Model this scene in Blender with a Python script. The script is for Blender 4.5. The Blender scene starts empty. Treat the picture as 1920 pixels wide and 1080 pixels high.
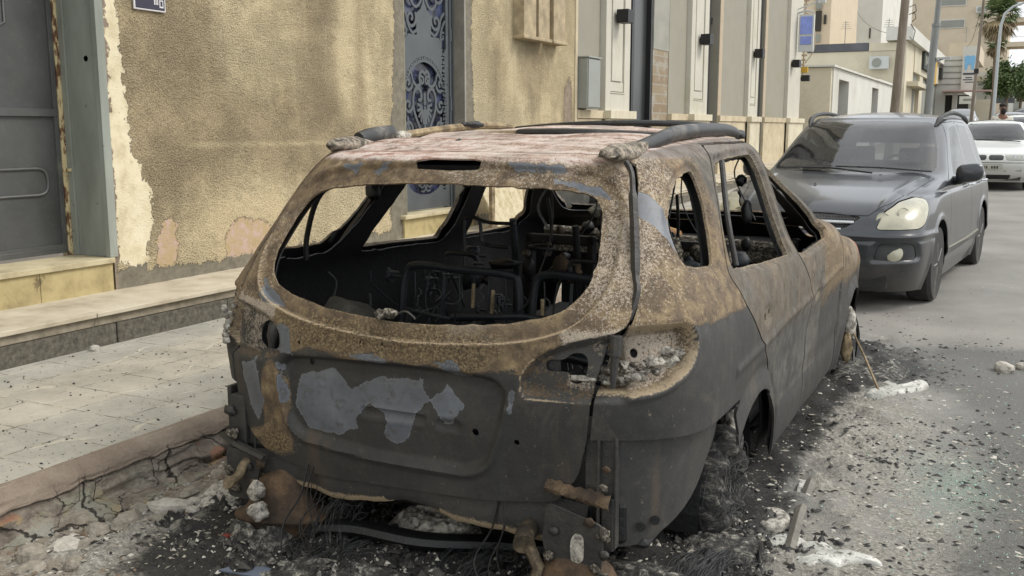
import bpy, math, random
import numpy as np
from math import sin, cos, pi, radians, sqrt
random.seed(7); RNG = np.random.default_rng(7)
scene = bpy.context.scene

# ------------------------------------------------------------ camera, world, sun, exposure
cam_d = bpy.data.cameras.new('camera'); cam_o = bpy.data.objects.new('camera', cam_d)
scene.collection.objects.link(cam_o); scene.camera = cam_o
cam_d.sensor_width = 36.0; cam_d.lens = 36.0 * 1850 / 1920
cam_d.clip_start = 0.05; cam_d.clip_end = 3000
cam_o.location = (0, 0, 1.47)
cam_o.rotation_euler = (radians(90) - math.atan(300 / 1850), 0, radians(26.953))

SUN_EL, SUN_AZ = radians(48), radians(68)       # high sun behind cloud, over the road side
world = bpy.data.worlds.new("World"); scene.world = world; world.use_nodes = True
wt = world.node_tree; wt.nodes.clear()
w_out = wt.nodes.new('ShaderNodeOutputWorld'); w_bg = wt.nodes.new('ShaderNodeBackground')
w_sky = wt.nodes.new('ShaderNodeTexSky'); w_sky.sky_type = 'NISHITA'; w_sky.sun_disc = False
w_sky.sun_elevation = SUN_EL; w_sky.sun_rotation = SUN_AZ
w_sky.air_density = 1.0; w_sky.dust_density = 6.0; w_sky.ozone_density = 1.0
w_mix = wt.nodes.new('ShaderNodeMix'); w_mix.data_type = 'RGBA'; w_mix.inputs[0].default_value = 0.80
# cloud deck over the clear-sky colour, a little brighter and darker in places
w_tc = wt.nodes.new('ShaderNodeTexCoord'); w_n = wt.nodes.new('ShaderNodeTexNoise'); w_n.inputs['Scale'].default_value = 2.2; w_n.inputs['Detail'].default_value = 5; w_n.inputs['Roughness'].default_value = .55
wt.links.new(w_tc.outputs['Generated'], w_n.inputs['Vector']); w_r = wt.nodes.new('ShaderNodeValToRGB'); w_r.color_ramp.elements[0].position = .32; w_r.color_ramp.elements[1].position = .70
w_r.color_ramp.elements[0].color = (6.4, 6.7, 7.0, 1); w_r.color_ramp.elements[1].color = (13.6, 13.9, 14.0, 1); wt.links.new(w_n.outputs['Fac'], w_r.inputs[0]); wt.links.new(w_r.outputs[0], w_mix.inputs[7])
wt.links.new(w_sky.outputs[0], w_mix.inputs[6]); wt.links.new(w_mix.outputs[2], w_bg.inputs[0])
w_bg.inputs[1].default_value = 0.11; wt.links.new(w_bg.outputs[0], w_out.inputs[0])
sun_d = bpy.data.lights.new('sun', 'SUN'); sun_d.energy = 1.5; sun_d.angle = radians(22); sun_d.color = (1, .965, .91)
sun_o = bpy.data.objects.new('sun', sun_d); scene.collection.objects.link(sun_o)
_d = np.array([cos(SUN_EL) * sin(SUN_AZ), cos(SUN_EL) * cos(SUN_AZ), sin(SUN_EL)])
from mathutils import Vector, Matrix
sun_o.rotation_euler = Vector(_d).to_track_quat('Z', 'Y').to_euler()
scene.view_settings.view_transform = 'Standard'; scene.view_settings.look = 'None'
scene.view_settings.exposure = 0.55; scene.view_settings.gamma = 1

# ------------------------------------------------------------ object helpers
def link(o): scene.collection.objects.link(o); return o
def root(name, label, cat, loc=(0, 0, 0), rz=0.0, group=None):
    o = bpy.data.objects.new(name, None); link(o); o.location = loc; o.rotation_euler = (0, 0, rz)
    o.empty_display_size = .1; tag(o, label, cat, group); return o
def tag(o, label=None, cat=None, group=None, kind=None):
    if label: o['label'] = label
    if cat: o['category'] = cat
    if group: o['group'] = group
    if kind: o['kind'] = kind
    return o
def mesh(name, V, F, mat=None, parent=None, smooth=False, attrs=None, mi=None, local=True):
    """V (n,3), F list/array of faces. With a parent, V is in the parent's local space."""
    V = np.asarray(V, float)
    me = bpy.data.meshes.new(name)
    if isinstance(F, np.ndarray):
        me.vertices.add(len(V)); me.vertices.foreach_set('co', V.ravel())
        k = F.shape[1]; me.loops.add(F.size); me.loops.foreach_set('vertex_index', F.ravel().astype(np.int32))
        me.polygons.add(len(F)); me.polygons.foreach_set('loop_start', np.arange(0, F.size, k, dtype=np.int32))
        me.polygons.foreach_set('loop_total', np.full(len(F), k, np.int32))
        me.update(calc_edges=True); me.validate()
    else:
        me.from_pydata(V.tolist(), [], [tuple(f) for f in F]); me.update()
    for m in (mat if isinstance(mat, (list, tuple)) else [mat] if mat else []): me.materials.append(m)
    if mi is not None: me.polygons.foreach_set('material_index', np.asarray(mi, np.int32))
    if attrs:
        for k, a in attrs.items():
            at = me.attributes.new(k, 'FLOAT', 'POINT'); at.data.foreach_set('value', np.asarray(a, np.float32))
    if smooth: me.polygons.foreach_set('use_smooth', np.ones(len(me.polygons), bool))
    o = bpy.data.objects.new(name, me); link(o)
    if parent is not None: o.parent = parent
    return o
def mod_bevel(o, w=.005, seg=2, ang=40):
    m = o.modifiers.new('bevel', 'BEVEL'); m.width = w; m.segments = seg; m.limit_method = 'ANGLE'; m.angle_limit = radians(ang); return o
def mod_solid(o, t, off=-1, mo=0, mr=0, split=True):
    m = o.modifiers.new('solid', 'SOLIDIFY'); m.thickness = t; m.offset = off; m.material_offset = mo; m.material_offset_rim = mr; m.use_even_offset = False
    if split: e = o.modifiers.new('split', 'EDGE_SPLIT'); e.split_angle = radians(50)
    return o

class MB:
    """collects simple shapes into one mesh"""
    def __init__(s): s.V = []; s.F = []; s.mi = []
    def add(s, V, F, mi=0):
        b = len(s.V); s.V += [tuple(v) for v in V]; s.F += [tuple(b + i for i in f) for f in F]; s.mi += [mi] * len(F); return s
    def box(s, a, b, mi=0, M=None):
        (x0, y0, z0), (x1, y1, z1) = a, b
        V = [(x0, y0, z0), (x1, y0, z0), (x1, y1, z0), (x0, y1, z0), (x0, y0, z1), (x1, y0, z1), (x1, y1, z1), (x0, y1, z1)]
        if M is not None: V = [tuple(M @ Vector(v)) for v in V]
        return s.add(V, [(0, 3, 2, 1), (4, 5, 6, 7), (0, 1, 5, 4), (1, 2, 6, 5), (2, 3, 7, 6), (3, 0, 4, 7)], mi)
    def tube(s, P, r, n=8, mi=0, cap=True, flat=1.0):
        P = [Vector(p) for p in P]; rr = r if isinstance(r, (list, tuple, np.ndarray)) else [r] * len(P)
        V = []; up = Vector((0, 0, 1))
        t0 = (P[1] - P[0]).normalized(); u = t0.cross(up)
        if u.length < .1: u = t0.cross(Vector((1, 0, 0)))
        u.normalize()
        for i, p in enumerate(P):
            t = (P[min(i + 1, len(P) - 1)] - P[max(i - 1, 0)]).normalized()
            u = (u - t * u.dot(t)).normalized(); w = t.cross(u)
            for k in range(n):
                a = 2 * pi * k / n; V.append(p + (u * cos(a) * flat + w * sin(a)) * rr[i])
        F = [(i * n + k, i * n + (k + 1) % n, (i + 1) * n + (k + 1) % n, (i + 1) * n + k) for i in range(len(P) - 1) for k in range(n)]
        if cap: F += [tuple(range(n))[::-1], tuple((len(P) - 1) * n + k for k in range(n))]
        return s.add(V, F, mi)
    def prism(s, poly, d0, d1, axis='x', mi=0):
        """polygon (a,b) extruded along axis; x: (y,z) y:(x,z) z:(x,y)"""
        def mk(p, d): return {'x': (d, p[0], p[1]), 'y': (p[0], d, p[1]), 'z': (p[0], p[1], d)}[axis]
        n = len(poly); V = [mk(p, d0) for p in poly] + [mk(p, d1) for p in poly]
        F = [tuple(range(n))[::-1], tuple(range(n, 2 * n))] + [(i, (i + 1) % n, n + (i + 1) % n, n + i) for i in range(n)]
        return s.add(V, F, mi)
    def lathe(s, prof, c, axis='z', n=24, mi=0, M=None):
        """prof list of (r,h)"""
        V = []
        for r, h in prof:
            for k in range(n):
                a = 2 * pi * k / n; u, v = r * cos(a), r * sin(a)
                p = {'z': (u, v, h), 'x': (h, u, v), 'y': (u, h, v)}[axis]
                V.append((p[0] + c[0], p[1] + c[1], p[2] + c[2]))
        if M is not None: V = [tuple(M @ Vector(v)) for v in V]
        F = [(i * n + k, i * n + (k + 1) % n, (i + 1) * n + (k + 1) % n, (i + 1) * n + k) for i in range(len(prof) - 1) for k in range(n)]
        F += [tuple(range(n))[::-1], tuple((len(prof) - 1) * n + k for k in range(n))]
        return s.add(V, F, mi)
    def build(s, name, mat=None, parent=None, smooth=False, bev=0, ang=35):
        o = mesh(name, np.array(s.V), s.F, mat, parent, mi=s.mi)
        me = o.data
        if smooth:
            me.polygons.foreach_set('use_smooth', np.ones(len(me.polygons), bool)); me.set_sharp_from_angle(angle=radians(ang))
        if bev: mod_bevel(o, bev)
        # consistent outward normals
        import bmesh
        bm = bmesh.new(); bm.from_mesh(me); bmesh.ops.recalc_face_normals(bm, faces=bm.faces); bm.to_mesh(me); bm.free()
        return o
def RotT(loc, rx=0, ry=0, rz=0):
    from mathutils import Euler
    return Matrix.Translation(loc) @ Euler((rx, ry, rz)).to_matrix().to_4x4()

# ------------------------------------------------------------ numeric helpers
def cr(P, t):
    P = np.asarray(P, float); n = len(P); i = np.clip(np.floor(t).astype(int), 0, n - 2); f = (t - i).reshape((-1,) + (1,) * (P.ndim - 1))
    a = P[np.maximum(i - 1, 0)]; b = P[i]; c = P[i + 1]; d = P[np.minimum(i + 2, n - 1)]
    a = np.where((i == 0).reshape(f.shape), 2 * b - c, a); d = np.where((i + 2 > n - 1).reshape(f.shape), 2 * c - b, d)
    return .5 * ((2 * b) + (-a + c) * f + (2 * a - 5 * b + 4 * c - d) * f * f + (-a + 3 * b - 3 * c + d) * f ** 3)
def spline(P, n=8): return cr(P, np.linspace(0, len(P) - 1, (len(P) - 1) * n + 1))
def rnd(P, r=.5, n=4):
    """round the corners of a closed polygon (corner cutting that keeps the straight runs)"""
    P = np.asarray(P, float); out = []
    for i in range(len(P)):
        a, b, c = P[i - 1], P[i], P[(i + 1) % len(P)]
        d1, d2 = np.linalg.norm(a - b), np.linalg.norm(c - b); q = min(r, d1 * .45, d2 * .45)
        p0 = b + (a - b) / d1 * q; p2 = b + (c - b) / d2 * q
        for t in np.linspace(0, 1, n): out.append((1 - t) ** 2 * p0 + 2 * t * (1 - t) * b + t * t * p2)
    return np.array(out)
def closed(P, n=6):
    """smooth closed curve through the points"""
    P = np.asarray(P, float); Q = np.vstack([P[-2:], P, P[:3]])
    t = np.linspace(2, 2 + len(P), len(P) * n, endpoint=False); return cr(Q, t)
def sdf(poly, X, Y):
    """signed distance, negative inside, for arrays X, Y"""
    P = np.asarray(poly, float); X = np.asarray(X); Y = np.asarray(Y)
    d = np.full(X.shape, 1e9); ins = np.zeros(X.shape, bool)
    for i in range(len(P)):
        a = P[i - 1]; b = P[i]; ex, ey = b - a; L = ex * ex + ey * ey + 1e-12
        wx, wy = X - a[0], Y - a[1]; t = np.clip((wx * ex + wy * ey) / L, 0, 1)
        d = np.minimum(d, (wx - t * ex) ** 2 + (wy - t * ey) ** 2)
        c = ((a[1] > Y) != (b[1] > Y)) & (X < (b[0] - a[0]) * (Y - a[1]) / (b[1] - a[1] + 1e-15) + a[0]); ins ^= c
    d = np.sqrt(d); return np.where(ins, -d, d)
def sst(a, b, x): t = np.clip((x - a) / (b - a), 0, 1); return t * t * (3 - 2 * t)
def blob(X, Y, cx, cy, rx, ry, p=2): return np.exp(-(((X - cx) / rx) ** 2 + ((Y - cy) / ry) ** 2) ** (p / 2))
def clip(V, F, s):
    """keep the part of triangle mesh (V: n x k, F: m x 3) where s < 0, cutting triangles at s = 0"""
    s = np.where(np.abs(s) < 1e-9, 1e-9, s); ins = s < 0; c = ins[F].sum(1)
    keep = F[c == 3]; edges = {}; nV = []; out = [keep]
    def cut(part, k):
        if not len(part): return
        fi = ins[part]
        odd = np.argmax(fi if k == 1 else ~fi, axis=1)       # the vertex on its own
        r = np.arange(len(part)); a = part[r, odd]; b = part[r, (odd + 1) % 3]; d = part[r, (odd + 2) % 3]
        E = []
        for p, q in ((a, b), (a, d)):
            lo = np.minimum(p, q); hi = np.maximum(p, q); E.append(np.stack([lo, hi], 1))
        return a, b, d, E
    A = cut(F[c == 1], 1); B = cut(F[c == 2], 2)
    Es = [e for q in (A, B) if q is not None for e in q[3]]
    if Es:
        allE = np.vstack(Es); key = allE[:, 0].astype(np.int64) * len(V) + allE[:, 1]
        uk, inv = np.unique(key, return_inverse=True); inv = inv.ravel()
        lo = (uk // len(V)).astype(int); hi = (uk % len(V)).astype(int)
        t = (s[lo] / (s[lo] - s[hi]))[:, None]; NV = V[lo] * (1 - t) + V[hi] * t; V = np.vstack([V, NV]); base = len(V) - len(NV)
        k = 0
        for q, one in ((A, True), (B, False)):
            if q is None: continue
            a, b, d, E = q; n = len(a); e1 = inv[k:k + n] + base; e2 = inv[k + n:k + 2 * n] + base; k += 2 * n
            if one: out.append(np.stack([a, e1, e2], 1))
            else: out += [np.stack([e1, b, d], 1), np.stack([e1, d, e2], 1)]
    F = np.vstack(out)
    used = np.unique(F); m = np.full(len(V), -1); m[used] = np.arange(len(used)); return V[used], m[F]
def hull(LV, cy, crown, ntop=(.95, .85, .65, .4, .2, 0), bump=None, d=.012, dc=None):
    """car shell: stacked plan outlines joined into one smooth surface; returns right-half grid"""
    XF = [0, .2, .4, .6, .75, .87, .95, .99, 1, 1, 1, 1, .985, .95, .86, .72, .5, .25, 0]
    YO = [0, .004, .014, .035, .062, .11, .19, .32, .55]; YF = [-.8, -.5, -.3, -.16, -.08, -.03, -.008, 0]
    rows = []
    for z, yr, w, yf in LV:
        ys = [yr + o for o in YO]; y1 = ys[-1]; e = yf + YF[0]
        ys += [y1 + (e - y1) * .33, y1 + (e - y1) * .67]; ys += [yf + o for o in YF]
        rows.append([(x * w, y, z) for x, y in zip(XF, ys)])
    top = np.array(rows[-1])
    for k in ntop:
        q = top.copy(); q[:, 0] *= k; q[:, 1] = cy + (q[:, 1] - cy) * k; q[:, 2] += .008 + crown * (1 - k ** 2); rows.append(q.tolist())
    C = np.array(rows)
    if bump: C = bump(C)
    def samp(L, d):
        t = [0.]
        for i, l in enumerate(L):
            dd = d[i] if isinstance(d, list) else d
            n = max(1, int(np.ceil(l / dd))); t += [i + (j + 1) / n for j in range(n)]
        return np.array(t)
    Lc = np.linalg.norm(np.diff(C[6], axis=0), axis=1); Lr = np.max(np.linalg.norm(np.diff(C[:, [0, 4, 9, -1]], axis=0), axis=2), axis=1)
    G = cr(C, samp(Lr, d)); G = cr(np.swapaxes(G, 0, 1), samp(Lc, dc or d)); return np.swapaxes(G, 0, 1)
def grid_tris(G):
    r, c = G.shape[:2]; i = np.arange(r * c).reshape(r, c)
    a, b, cc, d = i[:-1, :-1].ravel(), i[:-1, 1:].ravel(), i[1:, 1:].ravel(), i[1:, :-1].ravel()
    return G.reshape(-1, 3), np.vstack([np.stack([a, b, cc], 1), np.stack([a, cc, d], 1)])
def both_sides(G):
    """right half + mirrored left half welded along the centre"""
    G2 = G[:, ::-1].copy(); G2[..., 0] *= -1
    G3 = np.concatenate([G, G2[:, 1:]], axis=1)               # right half, then left half back to the rear centre
    V, F = grid_tris(G3); q = np.round(V * 2e4).astype(np.int64); _, fi, inv = np.unique(q, axis=0, return_index=True, return_inverse=True)
    inv = inv.ravel(); F = inv[F]; V = V[fi]
    F = F[(F[:, 0] != F[:, 1]) & (F[:, 1] != F[:, 2]) & (F[:, 0] != F[:, 2])]; return V, F
def vnorm(V, F):
    n = np.cross(V[F[:, 1], :3] - V[F[:, 0], :3], V[F[:, 2], :3] - V[F[:, 0], :3]); N = np.zeros((len(V), 3))
    for k in range(3): np.add.at(N, F[:, k], n)
    return N / (np.linalg.norm(N, axis=1)[:, None] + 1e-12)
_ng = RNG.random((64, 64, 64))
def vnoise(x, y, z, s=1.0):
    """smooth value noise 0..1"""
    p = np.stack([np.asarray(x) * s, np.asarray(y) * s, np.asarray(z) * s]); i = np.floor(p).astype(int); f = p - i; f = f * f * (3 - 2 * f); r = 0
    for a in (0, 1):
        for b in (0, 1):
            for c in (0, 1):
                w = (f[0] if a else 1 - f[0]) * (f[1] if b else 1 - f[1]) * (f[2] if c else 1 - f[2])
                r = r + w * _ng[(i[0] + a) % 64, (i[1] + b) % 64, (i[2] + c) % 64]
    return r
def fbm(x, y, z, s=1.0, o=4): return sum(vnoise(x, y, z, s * 2 ** k) / 2 ** k for k in range(o)) / sum(1 / 2 ** k for k in range(o))
# ------------------------------------------------------------ material helpers
def lin(h):
    h = h.lstrip('#'); c = [int(h[i:i + 2], 16) / 255 for i in (0, 2, 4)]
    return tuple((x / 12.92 if x <= .04045 else ((x + .055) / 1.055) ** 2.4) for x in c) + (1,)
class NT:
    def __init__(s, name, rough=.8, metal=0.0):
        s.m = bpy.data.materials.new(name); s.m.use_nodes = True; s.t = s.m.node_tree; s.t.nodes.clear()
        s.out = s.t.nodes.new('ShaderNodeOutputMaterial'); s.b = s.t.nodes.new('ShaderNodeBsdfPrincipled')
        s.t.links.new(s.b.outputs[0], s.out.inputs[0]); s.b.inputs['Roughness'].default_value = rough; s.b.inputs['Metallic'].default_value = metal
        s.co = s.t.nodes.new('ShaderNodeTexCoord').outputs['Object']
    def L(s, a, b): s.t.links.new(a, b)
    def put(s, sock, v):
        if v is None: return
        if isinstance(v, bpy.types.NodeSocket): s.L(v, sock)
        else: sock.default_value = v
    def noise(s, scale, detail=4, rough=.55, dist=0, co=None, stretch=None, off=None):
        n = s.t.nodes.new('ShaderNodeTexNoise'); n.inputs['Scale'].default_value = scale; n.inputs['Detail'].default_value = detail
        n.inputs['Roughness'].default_value = rough; n.inputs['Distortion'].default_value = dist
        c = co or s.co
        if stretch or off:
            mp = s.t.nodes.new('ShaderNodeMapping'); mp.inputs['Scale'].default_value = stretch or (1, 1, 1)
            mp.inputs['Location'].default_value = off or (0, 0, 0); s.L(c, mp.inputs[0]); c = mp.outputs[0]
        s.L(c, n.inputs['Vector']); return n.outputs['Fac']
    def vor(s, scale, feat='F1', rand=1, co=None, out='Distance'):
        n = s.t.nodes.new('ShaderNodeTexVoronoi'); n.feature = feat; n.inputs['Scale'].default_value = scale; n.inputs['Randomness'].default_value = rand
        s.L(co or s.co, n.inputs['Vector']); return n.outputs[out]
    def ramp(s, f, pts, interp='LINEAR'):
        n = s.t.nodes.new('ShaderNodeValToRGB'); n.color_ramp.interpolation = interp; e = n.color_ramp.elements
        while len(e) < len(pts): e.new(.5)
        for el, (p, c) in zip(e, pts):
            el.position = p; el.color = lin(c) if isinstance(c, str) else (c if isinstance(c, tuple) else (c, c, c, 1))
        s.L(f, n.inputs[0]); return n.outputs[0]
    def mix(s, f, a, b, mode='MIX'):
        n = s.t.nodes.new('ShaderNodeMix'); n.data_type = 'RGBA'; n.blend_type = mode; n.clamp_factor = True
        s.put(n.inputs[0], f); s.put(n.inputs[6], lin(a) if isinstance(a, str) else a); s.put(n.inputs[7], lin(b) if isinstance(b, str) else b); return n.outputs[2]
    def math(s, op, a, b=None, c=None):
        n = s.t.nodes.new('ShaderNodeMath'); n.operation = op; s.put(n.inputs[0], a); s.put(n.inputs[1], b); s.put(n.inputs[2], c); return n.outputs[0]
    def step(s, v, a, b):
        n = s.t.nodes.new('ShaderNodeMapRange'); n.interpolation_type = 'SMOOTHSTEP'
        s.put(n.inputs[0], v); n.inputs[1].default_value = a; n.inputs[2].default_value = b; return n.outputs[0]
    def attr(s, name):
        n = s.t.nodes.new('ShaderNodeAttribute'); n.attribute_name = name; return n.outputs['Fac']
    def xyz(s):
        n = s.t.nodes.new('ShaderNodeSeparateXYZ'); s.L(s.co, n.inputs[0]); return n.outputs
    def bump(s, h, strength=.5, dist=.01, prev=None):
        n = s.t.nodes.new('ShaderNodeBump'); n.inputs['Strength'].default_value = strength; n.inputs['Distance'].default_value = dist
        s.L(h, n.inputs['Height'])
        if prev: s.L(prev, n.inputs['Normal'])
        return n.outputs[0]
    def done(s, col=None, rough=None, bump=None, metal=None, **kw):
        s.put(s.b.inputs['Base Color'], lin(col) if isinstance(col, str) else col); s.put(s.b.inputs['Roughness'], rough); s.put(s.b.inputs['Metallic'], metal)
        if bump is not None: s.L(bump, s.b.inputs['Normal'])
        for k, v in kw.items(): s.put(s.b.inputs[k.replace('_', ' ')], v)
        return s.m
def plain(name, col, rough=.7, metal=0., var=.12, sc=8., bs=.15, bd=.004, dirt=None):
    """painted or plain surface with slight tone variation, grain and optional dirt colour"""
    t = NT(name, rough, metal); n1 = t.noise(sc, 5, .6); n2 = t.noise(sc * 9, 3, .6)
    c = lin(col) if isinstance(col, str) else col
    d = tuple(x * (1 - var * 1.6) for x in c[:3]) + (1,); h = tuple(min(1, x * (1 + var)) for x in c[:3]) + (1,)
    col = t.ramp(n1, [(.3, d), (.7, h)])
    if dirt: col = t.mix(t.step(t.math('ADD', t.noise(sc * .4, 6, .65), t.math('MULTIPLY', n2, .2)), .62, .85), col, dirt)
    r = t.math('ADD', t.math('MULTIPLY', n1, .15), rough - .07)
    return t.done(col, r, t.bump(n2, bs, bd))
def lump(c, r, seed, mat, name, par=None, sq=(1, 1, 1), n=16, amp=.55, sc=None):
    V, F = [], []; m = n // 2
    for i in range(m + 1):
        th = pi * i / m
        for k in range(n): ph = 2 * pi * k / n; V.append((sin(th) * cos(ph), sin(th) * sin(ph), cos(th)))
    V = np.array(V); d = fbm(V[:, 0] * 1.0 + seed * 3.1 + 9, V[:, 1] + seed + 9, V[:, 2] + 9, sc or 1.8, 4); V = V * (1 + amp * 2 * (d - .5))[:, None] * r * np.array(sq) + np.array(c)
    F = [(i * n + k, (i + 1) * n + k, (i + 1) * n + (k + 1) % n, i * n + (k + 1) % n) for i in range(m) for k in range(n)]
    return mesh(name, V, F, mat, par, smooth=True)
# ------------------------------------------------------------ ground
def gz(Y): Y = np.asarray(Y, float); t = np.clip(Y - 10, 0, None); return .0225 * t * t / (t + 3)
def gzf(y): return float(gz(y))
SX, PX, WX = -3.20, -4.80, -5.38        # kerb edge, step edge, wall face
CARX, CARY, CARA = -1.74, 3.54, .012

def asphalt():
    t = NT('asphalt', .9)
    n = t.noise(1.2, 6, .6); g = t.noise(160, 3, .7); g2 = t.noise(420, 2, .7); sp = t.vor(95)
    c = t.ramp(n, [(.3, '#716f6b'), (.5, '#83817c'), (.75, '#94928c')])
    c = t.mix(t.math('MULTIPLY', t.step(g, .35, .7), .5), c, '#6a6862')
    c = t.mix(t.math('MULTIPLY', t.step(g2, .55, .7), .45), c, '#b9b4a8')
    # brown dust along the kerb
    k = t.attr('dust'); c = t.mix(t.math('MULTIPLY', t.step(t.math('ADD', k, t.math('MULTIPLY', t.math('SUBTRACT', t.noise(5, 6, .7), .5), .9)), .35, .8), .9), c, t.ramp(t.noise(30, 5, .7), [(.3, '#6b6155'), (.7, '#8d8272')]))
    # white ash
    a = t.attr('ash'); an = t.noise(7, 8, .72, .6); f = t.math('ADD', a, t.math('MULTIPLY', t.math('SUBTRACT', an, .5), 1.5))
    ashc = t.ramp(t.noise(60, 5, .75), [(.28, '#4d4b46'), (.45, '#7d7a72'), (.6, '#a09c92'), (.8, '#c2beb2')])
    c = t.mix(t.step(f, .42, .72), c, ashc)
    # soot
    s = t.attr('soot'); sn = t.noise(9, 8, .75, .4); f2 = t.math('ADD', s, t.math('MULTIPLY', t.math('SUBTRACT', sn, .5), 1.3))
    c = t.mix(t.math('MULTIPLY', t.step(f2, .4, .75), .93), c, t.ramp(t.noise(80, 4, .75), [(.35, '#131312'), (.62, '#2b2a28'), (.75, '#5a5852')]))
    # scorched oily tint further out
    o = t.attr('oil'); f3 = t.math('ADD', o, t.math('MULTIPLY', t.math('SUBTRACT', t.noise(3, 6, .7), .5), .7))
    c = t.mix(t.math('MULTIPLY', t.step(f3, .35, .8), .62), c, '#3d3d3b')
    gl = t.attr('glass'); c = t.mix(t.math('MULTIPLY', t.step(t.math('ADD', gl, t.math('MULTIPLY', t.math('SUBTRACT', g, .5), 2.2)), .55, .8), .75), c, '#7d9a8b')
    h = t.math('ADD', t.math('MULTIPLY', g, .6), t.math('MULTIPLY', n, .4))
    h = t.math('ADD', h, t.math('MULTIPLY', t.math('MULTIPLY', t.noise(38, 6, .8), t.math('ADD', a, s)), 1.6))
    return t.done(c, t.math('SUBTRACT', .95, t.math('MULTIPLY', o, .2)), t.bump(h, .8, .012))
def axis_pts(segs):
    out = [segs[0][0]]
    for a, b, d in segs: n = max(1, int(round((b - a) / d))); out += list(np.linspace(a, b, n + 1)[1:])
    return np.array(out)
def sheet(name, xs, ys, zf, mat, attrs=None, **kw):
    X, Y = np.meshgrid(xs, ys); Z = zf(X, Y); V = np.stack([X, Y, Z], -1).reshape(-1, 3)
    r, c = X.shape; i = np.arange(r * c).reshape(r, c)
    F = np.stack([i[:-1, :-1].ravel(), i[:-1, 1:].ravel(), i[1:, 1:].ravel(), i[1:, :-1].ravel()], 1)
    A = {k: f(X, Y).ravel() for k, f in (attrs or {}).items()}
    return mesh(name, V, F, mat, attrs=A, smooth=True, **kw)
def carl(X, Y):
    c, s = cos(CARA), sin(CARA); dx, dy = X - CARX, Y - CARY; return c * dx + s * dy, -s * dx + c * dy
def rect_d(x, y, x0, x1, y0, y1):
    dx = np.maximum(np.maximum(x0 - x, x - x1), 0); dy = np.maximum(np.maximum(y0 - y, y - y1), 0); return np.hypot(dx, dy)
def f_soot(X, Y):
    x, y = carl(X, Y); d = rect_d(x, y, -.85, .9, -1.25, 3.4); s = .95 * np.exp(-(d / np.where(x > .5, .17, .28)) ** 1.5)
    s += .8 * blob(x, y, 1.25, -1.0, .6, .5) + .9 * blob(x, y, 1.1, 2.75, .45, .55) + .45 * blob(x, y, 1.9, -.4, .6, 1.2)
    s += .75 * blob(x, y, .1, -1.3, 1.0, .5)
    s -= .55 * blob(x, y, -1.0, -1.35, .5, .5); return np.clip(s, 0, 1)
def f_ash(X, Y):
    x, y = carl(X, Y); a = .62 * blob(x, y, 1.2, .9, .5, 1.3) + .80 * blob(x, y, 1.55, -.55, .5, .55) + .3 * blob(x, y, 1.9, .6, .5, 1.2) + .85 * blob(x, y, -.95, -1.1, .5, .75) + .5 * blob(x, y, 1.0, 2.1, .4, .9) + .35 * blob(x, y, 2.2, .3, .5, 2.0)
    return np.clip(a, 0, 1)
def f_oil(X, Y):
    x, y = carl(X, Y); a = .6 * blob(x, y, 2.2, -.1, .5, .5) + .8 * blob(x, y, 2.3, 2.9, 1.6, .8) + .75 * blob(x, y, 2.1, .0, .55, 1.9) + .8 * blob(x - .35 * (y - 2.6), y, 1.8, 3.2, .9, .6) + .5 * blob(x, y, 1.9, 1.6, .5, 1.0); return np.clip(a, 0, 1)
def f_glass(X, Y):
    x, y = carl(X, Y); return np.clip(.62 * blob(x, y, 1.62, .75, .33, .75), 0, 1)
def f_dust(X, Y): return np.clip(np.exp(-np.clip(X + 3.1, 0, 9) / .55) + .35 * np.exp(-np.clip(X + 3.1, 0, 9) / 1.5), 0, 1)
def road_z(X, Y):
    z = gz(Y) + .012 * (fbm(X + 50, Y + 50, 0 * X, 1.7, 3) - .5) * (np.abs(Y) < 30)
    x, y = carl(X, Y); d = rect_d(x, y, -.9, 1.0, -1.35, 3.4); near = np.exp(-(d / .35) ** 2)
    return z + near * np.clip(fbm(X + 20, Y + 20, 0 * X, 9, 4) - .42, 0, 1) * .16 + .02 * f_ash(X, Y) * np.clip(fbm(X + 9, Y, 0 * X, 14, 3) - .5, 0, 1)
xs = axis_pts([(-60, -3.4, 8), (-3.4, 2.2, .03), (2.2, 6, .25), (6, 60, 6)]); ys = axis_pts([(-12, .9, .8), (.9, 9.0, .03), (9, 16, .25), (16, 60, 2), (60, 1200, 60)])
road = sheet('road', xs, ys, road_z, asphalt(), dict(soot=f_soot, ash=f_ash, oil=f_oil, glass=f_glass, dust=f_dust)); tag(road, kind='structure')

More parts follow.
